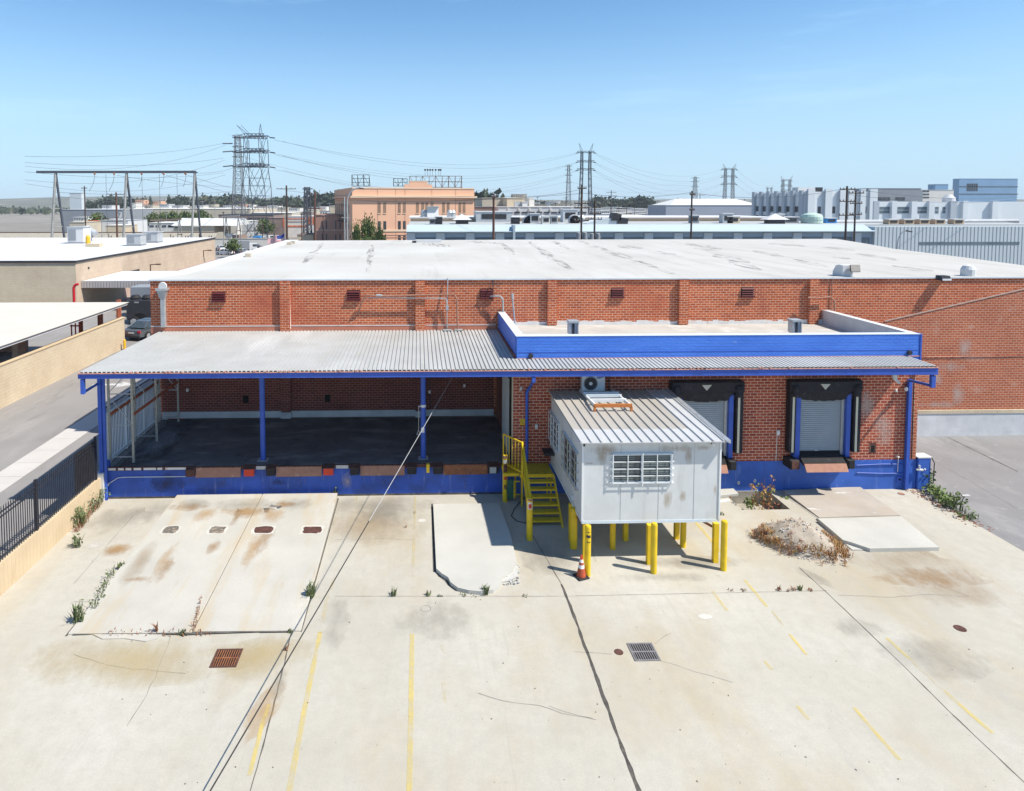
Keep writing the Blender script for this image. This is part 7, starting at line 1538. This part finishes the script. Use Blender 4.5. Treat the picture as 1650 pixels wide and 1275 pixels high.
    for k,px in enumerate((146,176,206,224,256,276,300,322,338)):
        q = B(px,376,168); g = thing('switchgear', 'small grey switchgear cabinet in the substation yard beyond the beige roof', 'switchgear', (q.x,168,0), 'switchgear in the substation yard'); MB().box(q.x-.7,q.x+.7,168,169.2,.2,2.2+.5*(k%3)).build('cabinet', M[('hvac','greywall','rack_steel')[k%3]], g); MB().tube((q.x-.3,168.4,2.2),(q.x-.3,168.4,4.2+.4*(k%2)),.12,6).build('bushing', M['rust_dark'], g); MB().tube((q.x+.3,168.4,2.2),(q.x+.3,168.4,4.2),.12,6).build('bushing', M['rust_dark'], g)
    w = thing('pale_yard_wall','pale retaining wall below the pylon in the far lot','wall',(-48,186,0)); MB().box(-66,-36,183,183.4,0,2.6).build('wall', M['offwhite'], w); MB().box(-66,-36,182.9,183.5,2.601,2.75).build('coping', M['tanwall'], w)
    for i,(px,w,yt,Y_,wm,rm) in enumerate(((128,20,350,240,'offwhite','shed_roof'),(178,14,353,236,'hvac','roof_clean'),(222,16,352,300,'tanwall','offwhite'),(345,16,355,238,'roof_clean','offwhite'),(372,20,357,226,'offwhite','shed_roof'),(398,16,356,232,'hvac','offwhite'),(470,20,341,330,'roof_clean','offwhite'),(523,16,340,300,'offwhite','brownwall'))):
        labs = ('off white shed at the left border below the dark shed','small grey metal shed beside the thick reddish pole','tan block between the street trees and the long pale warehouse','small bright white shed right of the grey roofed store','off white shed with pale roof left of the strain pylon legs','grey shed right among the strain pylon legs','bright white long roofed shed behind the black pole','off white block behind the brown wing and thick pole')
        blk('low_shed',labs[i],'shed',px-w/2,px+w/2,yt,Y_,9,wm,rm,win=[(px-w/2+1.5+j*4,px-w/2+3.6+j*4,yt+2.5,yt+4.2,'win_dark') for j in range(int(w/5))])
    # low far roofs between the trees
    r = random.Random(3); k = 0
    for px,yt,w,Y_,wm,rm in ((214,327,10,560,'offwhite','offwhite'),(225,322,14,600,'peach','peach_trim'),(250,324,18,640,'peach','offwhite'),(262,320,12,660,'offwhite','offwhite'),(264,329,16,560,'roof_clean','offwhite'),(320,331,14,520,'offwhite','shed_roof'),(352,334,22,480,'offwhite','greywall'),(385,333,10,500,'roof_clean','offwhite'),(404,330,9,560,'offwhite','shed_roof'),(500,338,22,420,'tanwall','offwhite'),(520,333,12,480,'offwhite','offwhite'),(488,341,24,380,'brownwall','shed_roof'),(872,329,18,430,'tanwall','brownwall'),(889,326,9,460,'roof_clean','roof_clean'),(905,328,22,440,'tanwall','peach_trim'),(925,331,18,420,'offwhite','offwhite'),(970,340,40,360,'offwhite','roof_clean'),(1000,338,36,380,'offwhite','roof_clean'),(1025,341,34,340,'tanwall','shed_roof'),(985,345,60,300,'roof_clean','roof_clean'),(1020,347,44,280,'tanwall','offwhite'),(800,320,14,520,'tanwall','brownwall'),(838,313,22,560,'tanwall','brownwall'),(212,333,14,470,'offwhite','shed_roof'),(238,331,16,500,'tanwall','offwhite'),(286,331,18,510,'roof_clean','offwhite'),(338,329,14,540,'tanwall','brownwall'),(368,331,16,520,'offwhite','offwhite'),(392,329,12,560,'peach','offwhite'),(418,333,18,500,'brownwall','shed_roof'),(440,331,20,520,'offwhite','shed_roof'),(455,334,16,480,'tanwall','offwhite'),(474,335,18,450,'offwhite','brownwall'),(506,334,18,450,'brownwall','shed_roof'),(530,328,12,520,'offwhite','offwhite'),(545,335,16,420,'tanwall','offwhite'),(866,326,8,480,'offwhite','offwhite'),(880,331,12,430,'roof_clean','hvac'),(898,324,10,500,'offwhite','offwhite'),(915,326,8,480,'tanwall','tanwall'),(934,328,12,470,'offwhite','roof_clean'),(948,332,12,420,'tanwall','brownwall'),(962,336,20,380,'roof_clean','offwhite'),(990,334,24,420,'offwhite','shed_roof'),(1012,335,20,410,'brownwall','shed_roof'),(1034,336,22,390,'roof_clean','offwhite'),(1010,343,26,320,'brownwall','offwhite'),(960,349,26,270,'offwhite','offwhite'),(1040,344,14,300,'roof_clean','roof_clean'),(172,331,16,540,'roof_clean','offwhite'),(300,333,20,520,'tanwall','offwhite')):
        lab = {'offwhite':'low off white building','roof_clean':'low bright white building','tanwall':'low tan building','peach':'pinkish block','brownwall':'low brown building'}[wm]+' far off among the trees'
        t = blk('distant_building',lab,'building',px-w/2,px+w/2,yt,Y_,14,wm,rm,win=[(px-w/2+1+j*3.2,px-w/2+2.6+j*3.2,yt+2,yt+3.4,'win_dark') for j in range(int(w/4))]); t['group'] = 'distant low buildings, '+wm.replace('_',' ')
buildings()

# ---- poles, pylons, lines
def poles():
    def pole(px,yt,Y,lab,arms=((.6,1.2),),r=.16,m='wood_pole',name='utility_pole',extra=None,zb=0):
        q = B(px,yt,Y); t = thing(name, lab, 'utility pole', (q.x,Y,zb)); MB().tube((q.x,Y,zb),(q.x,Y,q.z),r,8,r*.72).build('pole', M[m], t)
        for dz,hw in arms:
            a = MB().bar((q.x-hw,Y-.15,q.z-dz),(q.x+hw,Y-.15,q.z-dz),.12,.14).build('crossarm', M[m], t); i = MB()
            for s in (-.95,-.5,.5,.95): i.lathe([(.05,0),(.09,.08),(.06,.22)],(q.x+hw*s,Y-.15,q.z-dz+.07),8)
            i.build('insulators', M['greywall'], a)
        if extra: extra(t,q)
        return t
    def transformer(t,q,dz=4.5): 
        for s in (-.45,.45): MB().lathe([(.28,0),(.3,.05),(.3,.9),(.2,1.0)],(q.x+s,q.y-.3,q.z-dz),10).build('transformer', M['greywall'], t)
    pole(1365,300,92,'tall dark pole with three crossarms in front of the pale deco works, left of two',((.5,1.1),(2.2,1.1),(4.2,1.1)),.17); pole(1379,308,93,'shorter dark pole with crossarms just right of the taller one at the right',((.3,1.1),(1.8,.9),(3.4,.9)),.15)
    pole(1115,308,88,'plain brown pole standing alone before the grey shed',((.5,.35),(2.6,.35)),.16); pole(937.5,298,90,'black pole with small crossarms in front of the twin mast pylon',((.5,.6),(2.6,1.0),(3.2,1.0),(5,1.0)),.17,extra=lambda t,q: transformer(t,q,7.6)); pole(958.5,324,92,'short dark pole beside the roof fan hoods',((1.8,.9),(2.6,1.0),(5.4,.9)),.17,extra=lambda t,q: transformer(t,q,5.6))
    pole(795.5,312,86,'dark red pole in front of the brown and tan buildings',((.5,.25),),.2,'wood_pole_red'); pole(985,307,260,'far thin pole with three crossarms right of the twin mast pylon',((.8,2.0),(2.2,2.4),(3.6,2.0)),.2); pole(461.5,299,150,'black pole with crossarms and lamp arm, left of the maroon shed',((.8,2.2),(4.6,2.0)),.26)
    pole(187,310,165,'reddish brown pole with crossarms left of the steel gantry',((.5,2.2),(6.5,2.6),(7.2,2.0)),.28,'wood_pole_red'); pole(507,309,140,'thick grey brown pole between the dark lattice masts and the brown wing',((.6,.9),(3.6,1.2)),.28,'wood_pole_red'); pole(486,343,150,'short thin brown pole before the striped store',((.4,.3),),.15,'wood_pole_red'); pole(423,360,190,'thin red brown pole standing in the far lot',((.4,.3),),.16,'wood_pole_red')
    pole(520.5,347,160,'pink tinted slim pole in front of the brown wing',((.3,.3),),.12,'wood_pole_red'); pole(1128,312,300,'thin distant pole near the slim lattice tower at right',((.8,2.4),),.2); pole(1010,326,290,'faint far pole among the distant trees',((.6,1.6),),.16); pole(136,300,180,'dark double pole at the left border of the photo',((.6,.8),(9,.7)),.22)
    pole(163.5,345,190,'thin grey pole by the white sheds at the far left',((.4,.5),),.12,'gantry'); pole(268,343,230,'thin far pole before the street trees',((.4,.5),),.12,'gantry'); pole(360,341,200,'thin dark pole left of the pale lattice tower',((.4,.4),),.12)
    rr = random.Random(23)
    for px in (150,172,196,215,236,255,283,305,327,345,372,399,441,452,476,515,533,775,812,842,868,892,912,952,972,996,1022,1040,1062,1090,1150,1200):
        pole(px+rr.uniform(-3,3),rr.uniform(316,327),rr.uniform(230,420),'thin far pole rising above the distant low roofs',((.4,rr.uniform(.6,1.6)),),.12,('wood_pole','gantry')[px%2])['group'] = 'thin far poles over the distant roofs'
    # street lamps with curved arms
    for px,yt,Y,lab in ((560,303,110,'tall pale street lamp with a long curved arm before the peach building'),(1446,372,98,'thin street lamp before the ribbed right wall')):
        b = B(px,388,Y); q = B(px,yt,Y); t = thing('street_lamp', lab, 'street lamp', (b.x,Y,0)); h = q.z; w = 2.0 if px<900 else 1.3; pts = [(b.x,Y,0),(b.x,Y,h-2.4)]+[(b.x+w*(1-cos(a)),Y,h-2.4+2.4*sin(a)) for a in [k*pi/14 for k in range(1,8)]]
        MB().path(pts,.11 if px<900 else .06,8).build('pole', M['galv' if px<900 else 'greywall'], t); e = pts[-1]; MB().hexa([(e[0],Y-.2,e[2]-.1),(e[0]+.9,Y-.2,e[2]-.25),(e[0]+.9,Y+.2,e[2]-.25),(e[0],Y+.2,e[2]-.1),(e[0],Y-.15,e[2]+.1),(e[0]+.9,Y-.15,e[2]-.08),(e[0]+.9,Y+.15,e[2]-.08),(e[0],Y+.15,e[2]+.1)]).build('lamp_head', M['dark_metal'], t)
    q = B(555,318,112); t = thing('steel_pole','plain pale steel pole left of the curved street lamp','pole',(q.x,112,0)); MB().tube((q.x,112,0),(q.x,112,q.z),.1,8).build('pole', M['galv'], t); MB().bar((q.x-.6,112,q.z-3.5),(q.x+.9,112,q.z-3.5),.1,.12).build('crossarm', M['galv'], t)
poles()

def lattice(mb, cx, cy, w0, w1, z0, z1, n, r=.10, cx1=None):
    cx1 = cx if cx1 is None else cx1
    P = lambda s,i,j: Vector((cx+(cx1-cx)*s+i*(w0+(w1-w0)*s)/2, cy+j*(w0+(w1-w0)*s)/2, z0+(z1-z0)*s))
    c = ((-1,-1),(1,-1),(1,1),(-1,1))
    for i,j in c: mb.tube(P(0,i,j),P(1,i,j),r,4,caps=False)
    for k in range(n):
        a,b = k/n,(k+1)/n
        for f in range(4):
            p,q = c[f],c[(f+1)%4]; mb.tube(P(a,*p),P(b,*q),r*.6,4,caps=False); mb.tube(P(a,*q),P(b,*p),r*.6,4,caps=False)
            mb.tube(P(b,*p),P(b,*q),r*.5,4,caps=False)
ATT = {}
def pylons():
    def twin(key,lab,Y,px0,px1,ybase_w,arms,hw_px,top,m,r,horn=True):
        s = Y/FOC; a,b = B(px0,300,Y).x,B(px1,300,Y).x; cx = (a+b)/2; z = [CAMH+(328-y)*s for y in arms]; zt = CAMH+(328-top)*s; t = thing('lattice_pylon', lab, 'pylon', (cx,Y,0)); g = b-a; w = g*.30; hw = hw_px*s
        ms = MB()
        for x,sg in ((a,-1),(b,1)): lattice(ms, x+sg*ybase_w*s*.3, Y, w*1.5, w, 0, z[-1], 9, r, x); lattice(ms, x, Y, w, w*.8, z[-1], z[0], 6, r)
        ms.build('masts', M[m], t); ar = None
        for zz_ in z:
            q = MB()
            for dy in (-w*.5,w*.5):
                q.tube((cx-hw,Y+dy*.2,zz_+.1*g),(cx+hw,Y+dy*.2,zz_+.1*g),r*.9,4); q.tube((cx-hw*.95,Y+dy,zz_-.10*g),(cx+hw*.95,Y+dy,zz_-.10*g),r*.9,4)
                n = 9
                for k in range(n): x0,x1 = cx-hw+2*hw*k/n,cx-hw+2*hw*(k+1)/n; q.tube((x0,Y+dy*.6,zz_-.1*g if k%2 else zz_+.1*g),(x1,Y+dy*.6,zz_+.1*g if k%2 else zz_-.1*g),r*.55,4)
            arm = q.build('crossarm', M[m], t); ins = MB()
            for sx in (-1,1):
                for dx in (0,hw*.12): ins.tube((cx+sx*(hw-dx),Y,zz_-.1*g),(cx+sx*(hw-dx)+sx*hw*.16,Y-.2,zz_-.1*g-hw*.06),r*1.8,5)
            ins.build('insulators', M['pylon_dark'], arm)
        if horn:
            h = MB()
            for x,dx in ((a,-w*1.2 if key!='p1' else -g*.75),(b,w*1.3 if key!='p1' else 0)):
                for i in (-1,1): h.tube((x+i*w*.5,Y,z[0]),(x+dx,Y,zt),r*.7,4)
                for k in range(4): u = k/4; h.tube((x-w*.5*(1-u)+dx*u,Y,z[0]+(zt-z[0])*u),(x+w*.5*(1-u-.25)+dx*(u+.25),Y,z[0]+(zt-z[0])*(u+.25)),r*.5,4)
            h.build('earth_peak', M[m], t)
        ATT[key] = (cx,Y,z,hw,zt,g); return t
    def p1():
        # strain tower near the left: four splayed legs, portal waist and three deep arms
        Y = 215; s = Y/FOC; X = lambda px: B(px,300,Y).x; Z = lambda y: CAMH+(328-y)*s; t = thing('lattice_pylon','big dark strain pylon with three deep crossarms over the far lot, nearest of all','pylon',(X(412),Y,0)); m = MB(); r = .125; d = 4.2
        for y,(pl,pr) in ((0,(0,0)),):
            L = [(392,388),(394,330),(396,300),(398,272),(398,226)]; Rr = [(436,388),(433,330),(431,300),(424,272),(421,226)]; R2 = [(415,388),(411,330),(408,300),(404,272),(403,226)]; R3 = [(437,388),(434,340),(432,302),(429,272),(429,226)]
            for Lk,dy in ((L,-d),(R2,-d*.9),(Rr,-d),(L,d),(R3,d)):
                for (p,q),(p2,q2) in zip(Lk,Lk[1:]): m.tube((X(p),Y+dy,Z(q)),(X(p2),Y+dy*(.7 if q2<300 else 1),Z(q2)),r,4)
            zig = [((392,386),(415,355)),((415,386),(393,355)),((393,355),(432,300)),((412,340),(396,300)),((433,345),(412,300)),((394,330),(411,318)),((396,300),(431,300)),((396,288),(430,288)),((394,316),(433,316)),((404,272),(396,300)),((424,272),(408,300)),((429,272),(411,330)),((398,272),(412,300)),((392,372),(436,372)),((415,386),(436,360)),((392,388),(412,360)),((436,388),(420,360))]
            for a,b in zig:
                for dy in (-d,d): m.tube((X(a[0]),Y+dy*.9,Z(a[1])),(X(b[0]),Y+dy*.9,Z(b[1])),r*.6,4)
            for y1,y0 in ((226,249),(249,272)):
                for a,b in ((398,403),(421,429)): m.tube((X(a),Y-d*.6,Z(y1)),(X(b),Y-d*.6,Z(y0)),r*.6,4); m.tube((X(b),Y-d*.6,Z(y1)),(X(a),Y-d*.6,Z(y0)),r*.6,4)
                m.path([(X(421),Y,Z(y1)),(X(424),Y,Z((y1+y0)/2)),(X(419),Y,Z(y0))],r*.7,4); m.path([(X(429),Y,Z(y1)),(X(425),Y,Z((y1*.4+y0*.6))),(X(428),Y,Z(y0))],r*.7,4)
        m.build('masts', M['pylon_dark'], t)
        for y in (224,247,270):
            q = MB(); n = 10
            for dy in (-3,3):
                q.tube((X(377),Y+dy*.3,Z(y)),(X(429),Y+dy,Z(y)),r*1.2,4); q.tube((X(398),Y+dy,Z(y-5)),(X(430),Y+dy,Z(y-5)),r*1.1,4); q.tube((X(377),Y+dy*.3,Z(y)),(X(398),Y+dy,Z(y-5)),r*.7,4)
                for k in range(n): a,b = 398+32*k/n,398+32*(k+1)/n; q.tube((X(a),Y+dy,Z(y if k%2 else y-5)),(X(b),Y+dy,Z(y-5 if k%2 else y)),r,4)
            for k in range(5): a = 400+7*k; q.tube((X(a),Y-3,Z(y)),(X(a+4),Y+3,Z(y-4)),r*1.2,4)
            arm = q.build('crossarm', M['pylon_dark'], t); i = MB()
            for p in (428,404,397): i.tube((X(p),Y-2,Z(y)),(X(p+1.5),Y-3.5,Z(y+1)),r*2.2,6)
            i.tube((X(439),Y-3,Z(y+.8)),(X(450),Y-6,Z(y+3)),r*1.6,5); i.tube((X(376),Y,Z(y+9 if y<230 else y-2)),(X(363),Y-2,Z(y+10 if y<230 else y)),r*1.6,5)
            i.build('insulators', M['pylon_dark'], arm)
        h = MB(); h.tube((X(402),Y,Z(219)),(X(383),Y,Z(204)),r*.7,4); h.tube((X(396),Y,Z(219)),(X(383),Y,Z(204)),r*.6,4); h.tube((X(406),Y,Z(220)),(X(390),Y,Z(204)),r*.6,4)
        for a,b in ((418,421),(424,421)): h.tube((X(a),Y,Z(220)),(X(b),Y,Z(202)),r*.7,4)
        for k in range(4): h.tube((X(418+k*.7),Y,Z(220-4*k)),(X(424-k*.7),Y,Z(217-4*k)),r*.4,4); h.tube((X(400-4*k),Y,Z(219-3.4*k)),(X(398-3*k),Y,Z(216-3*k)),r*.4,4)
        h.build('earth_peak', M['pylon_dark'], t); ATT['p1'] = (X(412),Y,[Z(226),Z(249),Z(272)],X(438)-X(412),Z(203),8)
    p1()
    def slim(lab,Y,px,top,base_px,arms,hw_px,m,r):
        s = Y/FOC; x = B(px,300,Y).x; Z = lambda y: CAMH+(328-y)*s; t = thing('lattice_tower', lab, 'pylon', (x,Y,0)); q = MB(); lattice(q,x,Y,base_px*s,base_px*s*.35,0,Z(top),14,r); q.build('mast', M[m], t)
        for y in arms:
            a = MB(); a.tube((x-hw_px*s,Y,Z(y)),(x+hw_px*s,Y,Z(y)),r*1.2,4); a.tube((x-hw_px*s,Y,Z(y)),(x,Y,Z(y-2.5)),r*.7,4); a.tube((x+hw_px*s,Y,Z(y)),(x,Y,Z(y-2.5)),r*.7,4); a.build('crossarm', M[m], t)
        ATT[px] = (x,Y,[Z(y) for y in arms],hw_px*s,Z(top),1)
    slim('pale slim lattice tower close behind the big strain pylon',270,384,222,20,(221,238,246,254,270),9,'pylon',.15); slim('slim pale lattice tower left of the twin mast pylon',420,916,266,9,(268,274,283,294),6,'pylon',.13); slim('small far lattice tower behind the single brown pole',560,1120,285,9,(287,293,301),7,'pylon',.16)
    twin('p2','tall twin mast lattice pylon behind the white factory',330,937,950,8,(245,260,273),14,231,'pylon_dark',.13); twin('p3','twin mast lattice pylon above the grey shed roof',470,1168.5,1180.5,5,(272,284,296),12,264,'pylon',.15); twin('p4','small far twin mast pylon above the pale deco works',700,1261.5,1272.5,5,(290,298.5,306.5),8.5,283,'pylon',.17)
    twin('p5','tiny farthest pylon left of the small one over the deco works',1000,1237,1243,5,(303,309,315),5,300,'pylon',.17); slim('dark lattice mast pair, left mast between black and brown poles',175,492,302,9,(305,318),5,'pylon_dark',.10); slim('dark lattice mast pair, right mast next to the thick brown pole',178,497.5,302,9,(305,312),7,'pylon_dark',.10)
    # steel gantry of the substation
    Y = 150; X = lambda px: B(px,300,Y).x; Z = lambda y: CAMH+(328-y)*Y/FOC; t = thing('steel_gantry','long steel substation gantry beam on A shaped legs at the left','gantry',(X(250),Y,0)); b = MB(); b.tube((X(60),Y,Z(278.5)),(X(316),Y,Z(278)),.38,4); b.tube((X(60),Y+1,Z(279)),(X(316),Y+1,Z(278.5)),.2,4); b.build('beam', M['pylon_dark'], t)
    for a,bb,c in ((204,201,211),(314,310,319),(90,86,96)):
        MB().tube((X(a),Y,Z(280)),(X(bb),Y-2,0),.28,6).build('leg', M['gantry'], t); MB().tube((X(a+.5),Y,Z(280)),(X(c),Y+2.2,0),.26,6).build('leg', M['pylon_dark'], t)
        g = MB()
        for y in (336,365): g.tube((X(bb+.2),Y-1.5,Z(y)),(X(c-1.5),Y+1.5,Z(y)),.12,5)
        g.build('leg_brace', M['gantry'], t)
    for px in (158,189,233,268,303): MB().tube((X(px-5),Y,Z(280)),(X(px+2),Y-2,Z(282.5)),.2,6).build('insulator', M['rust'], t)
    w = MB()
    for px in (158,189,233,268,303):
        pts = []
        for k in range(9): a = k/8*pi; pts.append((X(px+2-(5 if px>200 else 9)*(1-cos(a))/1.0*.5),Y-2,Z(283)-(2.8 if px>200 else 3.6)*sin(a*.5)))
        w.path(pts,.045,4)
    for px in (174.5,232,260,288): w.tube((X(px),Y-1,Z(282)),(X(px),Y-1,Z(378)),.04,4)
    w.build('jumper_cables', M['wire_far'], t)
    for Yg,p0,p1_,yt,lab in ((172,242,292,354,'low rusty substation frame on A legs beyond the white roof'),(178,357,386,348,'small grey A leg frame in the far lot left of the pylon')):
        Xg = lambda px: B(px,350,Yg).x; Zg = lambda y: CAMH+(328-y)*Yg/FOC; t = thing('a_frame',lab,'frame',(Xg((p0+p1_)/2),Yg,0)); MB().tube((Xg(p0),Yg,Zg(yt+1)),(Xg(p1_),Yg,Zg(yt-.5)),.3,4).build('beam', M['brownwall' if Yg<175 else 'gantry'], t)
        for a in (p0+13,p1_-3) if Yg<175 else (p0+7,p1_-2):
            for dx in (-4.5,4.5): MB().tube((Xg(a),Yg,Zg(yt)),(Xg(a+dx),Yg+dx*.2,0),.14,5).build('leg', M['gantry'], t)
            MB().box(Xg(a-3.5),Xg(a+3.5),Yg-.3,Yg+.3,Zg(yt+24),Zg(yt+23)).build('platform', M['rust_dark'], t)
    # lines
    def line(a,b,sag,lab='thin grey power line strung between the distant pylons',r=.045,g='power lines between the pylons'):
        a,b = Vector(a),Vector(b); n = 18; pts = []
        for k in range(n+1): s = k/n; p = a.lerp(b,s); pts.append(p-Vector((0,0,sag*4*s*(1-s))))
        m = MB()
        for p,q in zip(pts,pts[1:]): m.tube(p,q,r,4,caps=False)
        tag(m.build('power_line', M['wire_far']), lab, 'power line', g)
    A1,A2,A3,A4 = ATT['p1'],ATT['p2'],ATT['p3'],ATT['p4']; s1 = 215/FOC
    for k in range(3):
        xr = A1[0]+A1[3]*1.35
        for dx in (0,.4): line((xr+dx*4,A1[1]-4+dx*12,A1[2][k]-.6),(A2[0]-A2[3]*1.05,A2[1],A2[2][k]-.5-dx),7+k+dx*3)
        line((A2[0]+A2[3]*1.05,A2[1],A2[2][k]-.5),(A3[0]-A3[3]*1.05,A3[1],A3[2][k]-.5),8+k); 
        line((A2[0]+A2[3]*1.05,A2[1],A2[2][k]-1.2),(A3[0]+A3[3]*.6,A3[1],A3[2][k]-.8),11+k)
        line((A3[0]+A3[3]*1.05,A3[1],A3[2][k]-.5),(A4[0]-A4[3],A4[1],A4[2][k]-.5),9)
        xl = B(363,240,215).x; q = B(40,(252,262,277)[k],150); line((xl,213,A1[2][k]-1.6),q,1.5); q = B(40,(268,290,296)[k],170); line((xl+.5,213,A1[2][k]-2.2),q,3.5)
    P = ATT[384]; Q = ATT[916]; T = ATT[1120]
    for k in (1,3): line((P[0]+P[3],P[1],P[2][k]),(Q[0]-Q[3],Q[1],Q[2][k-1 if k==1 else 3]),8+k); line((Q[0]+Q[3],Q[1],Q[2][k]),(T[0]-T[3],T[1],T[2][min(k,2)]),6)
    for y0,y1 in ((310,306),(316,331)): line(B(90,y0,148),B(395,y1,250),1.2)
    for (a,b) in (((314,279,150),(396,262,213)),((303,283,148),(420,308,300)),((189,283,148),(395,300,280)),((268,283,148),(470,330,330))): line(B(*a),B(*b),1.0)
    # lower service wires between the near poles
    for a,b,sg in (((937.5,311,90),(1115,310,88),.6),((1115,311,88),(1365,303,92),1.0),((1365,303,92),(1640,318,110),.8),((1365,313,92),(1640,322,105),.8),((461.5,307,150),(795.5,315,86),.8),((461.5,316,150),(937.5,312,90),1.2),((795.5,315,86),(937.5,305,90),.5),((507,315,140),(795.5,320,86),.8)): line(B(*a),B(*b),sg,'thin service wire strung between the nearer poles',.03,'service wires between the poles')
pylons()
# ---- air
def haze():
    t = bpy.data.materials.new('haze_air'); t.use_nodes = True; nt = t.node_tree; nt.nodes.remove(nt.nodes['Principled BSDF']); v = nt.nodes.new('ShaderNodeVolumePrincipled'); v.inputs['Color'].default_value = (.82,.91,1,1); v.inputs['Density'].default_value = HAZE; nt.links.new(v.outputs[0],nt.nodes['Material Output'].inputs['Volume'])
    m = MB().box(-2700,2700,-200,3050,-1.6,60); o = m.build('haze', t); tag(o,'thin pale haze in the air over the city','haze',None,'stuff')
HAZE = .00016
if HAZE: haze()
# ================================================================== light, sky, camera
def light():
    s = Vector((.68,-.29,1.0)).normalized()
    sun = bpy.data.lights.new('sun','SUN'); sun.energy = 4.9; sun.angle = radians(.7); sun.color = (1,.945,.84)
    o = bpy.data.objects.new('sun', sun); C.objects.link(o); o.rotation_euler = s.to_track_quat('Z','Y').to_euler()
    w = bpy.data.worlds.new('World'); bpy.context.scene.world = w; w.use_nodes = True; nt = w.node_tree; bg = nt.nodes['Background']
    sky = nt.nodes.new('ShaderNodeTexSky'); sky.sky_type = 'NISHITA'; sky.sun_disc = False
    sky.sun_elevation = math.asin(s.z); sky.sun_rotation = atan2(s.x,s.y); sky.altitude = 50; sky.air_density = 1.0; sky.dust_density = .15; sky.ozone_density = 2.4
    tc = nt.nodes.new('ShaderNodeTexCoord'); mp = nt.nodes.new('ShaderNodeMapping'); mp.inputs['Scale'].default_value = (1.2,1.2,9)
    nz = nt.nodes.new('ShaderNodeTexNoise'); nz.inputs['Scale'].default_value = 2.2; nz.inputs['Detail'].default_value = 7; nz.inputs['Roughness'].default_value = .6
    mr = nt.nodes.new('ShaderNodeMapRange'); mr.inputs[1].default_value = .54; mr.inputs[2].default_value = .85; mr.inputs[4].default_value = .28
    mx = nt.nodes.new('ShaderNodeMix'); mx.data_type = 'RGBA'; mx.inputs[7].default_value = (8.2,8.6,9.2,1)
    L = nt.links.new; L(tc.outputs['Generated'],mp.inputs[0]); L(mp.outputs[0],nz.inputs['Vector']); L(nz.outputs[0],mr.inputs[0]); L(mr.outputs[0],mx.inputs[0]); L(sky.outputs[0],mx.inputs[6]); tn = nt.nodes.new('ShaderNodeMix'); tn.data_type = 'RGBA'; tn.blend_type = 'MULTIPLY'; tn.inputs[0].default_value = 1; tn.inputs[7].default_value = (.80,1.06,1.17,1); L(mx.outputs[2],tn.inputs[6])
    sx = nt.nodes.new('ShaderNodeSeparateXYZ'); L(tc.outputs['Generated'],sx.inputs[0]); hz = nt.nodes.new('ShaderNodeMapRange'); hz.interpolation_type = 'SMOOTHSTEP'; hz.inputs[1].default_value = 0; hz.inputs[2].default_value = .30; hz.inputs[3].default_value = .85; hz.inputs[4].default_value = 0; L(sx.outputs[2],hz.inputs[0])
    hm = nt.nodes.new('ShaderNodeMix'); hm.data_type = 'RGBA'; L(hz.outputs[0],hm.inputs[0]); L(tn.outputs[2],hm.inputs[6]); hm.inputs[7].default_value = (3.7,5.15,6.6,1); L(hm.outputs[2],bg.inputs['Color'])
    bg.inputs['Strength'].default_value = .11
    sc = bpy.context.scene; sc.view_settings.view_transform = 'Standard'; sc.view_settings.look = 'None'; sc.view_settings.gamma = 1; sc.view_settings.exposure = .44
    cam = bpy.data.cameras.new('camera'); co = bpy.data.objects.new('camera', cam); C.objects.link(co); sc.camera = co
    cam.sensor_width = 36; cam.lens = FOC/1650*36; cam.shift_x = (825-PX)/1650; cam.shift_y = -(637.5-PY)/1650; cam.clip_start = .1; cam.clip_end = 12000
    co.matrix_world = Matrix.Translation((0,0,CAMH)) @ Matrix((Rv,Uv,-Fv)).transposed().to_4x4()
light()
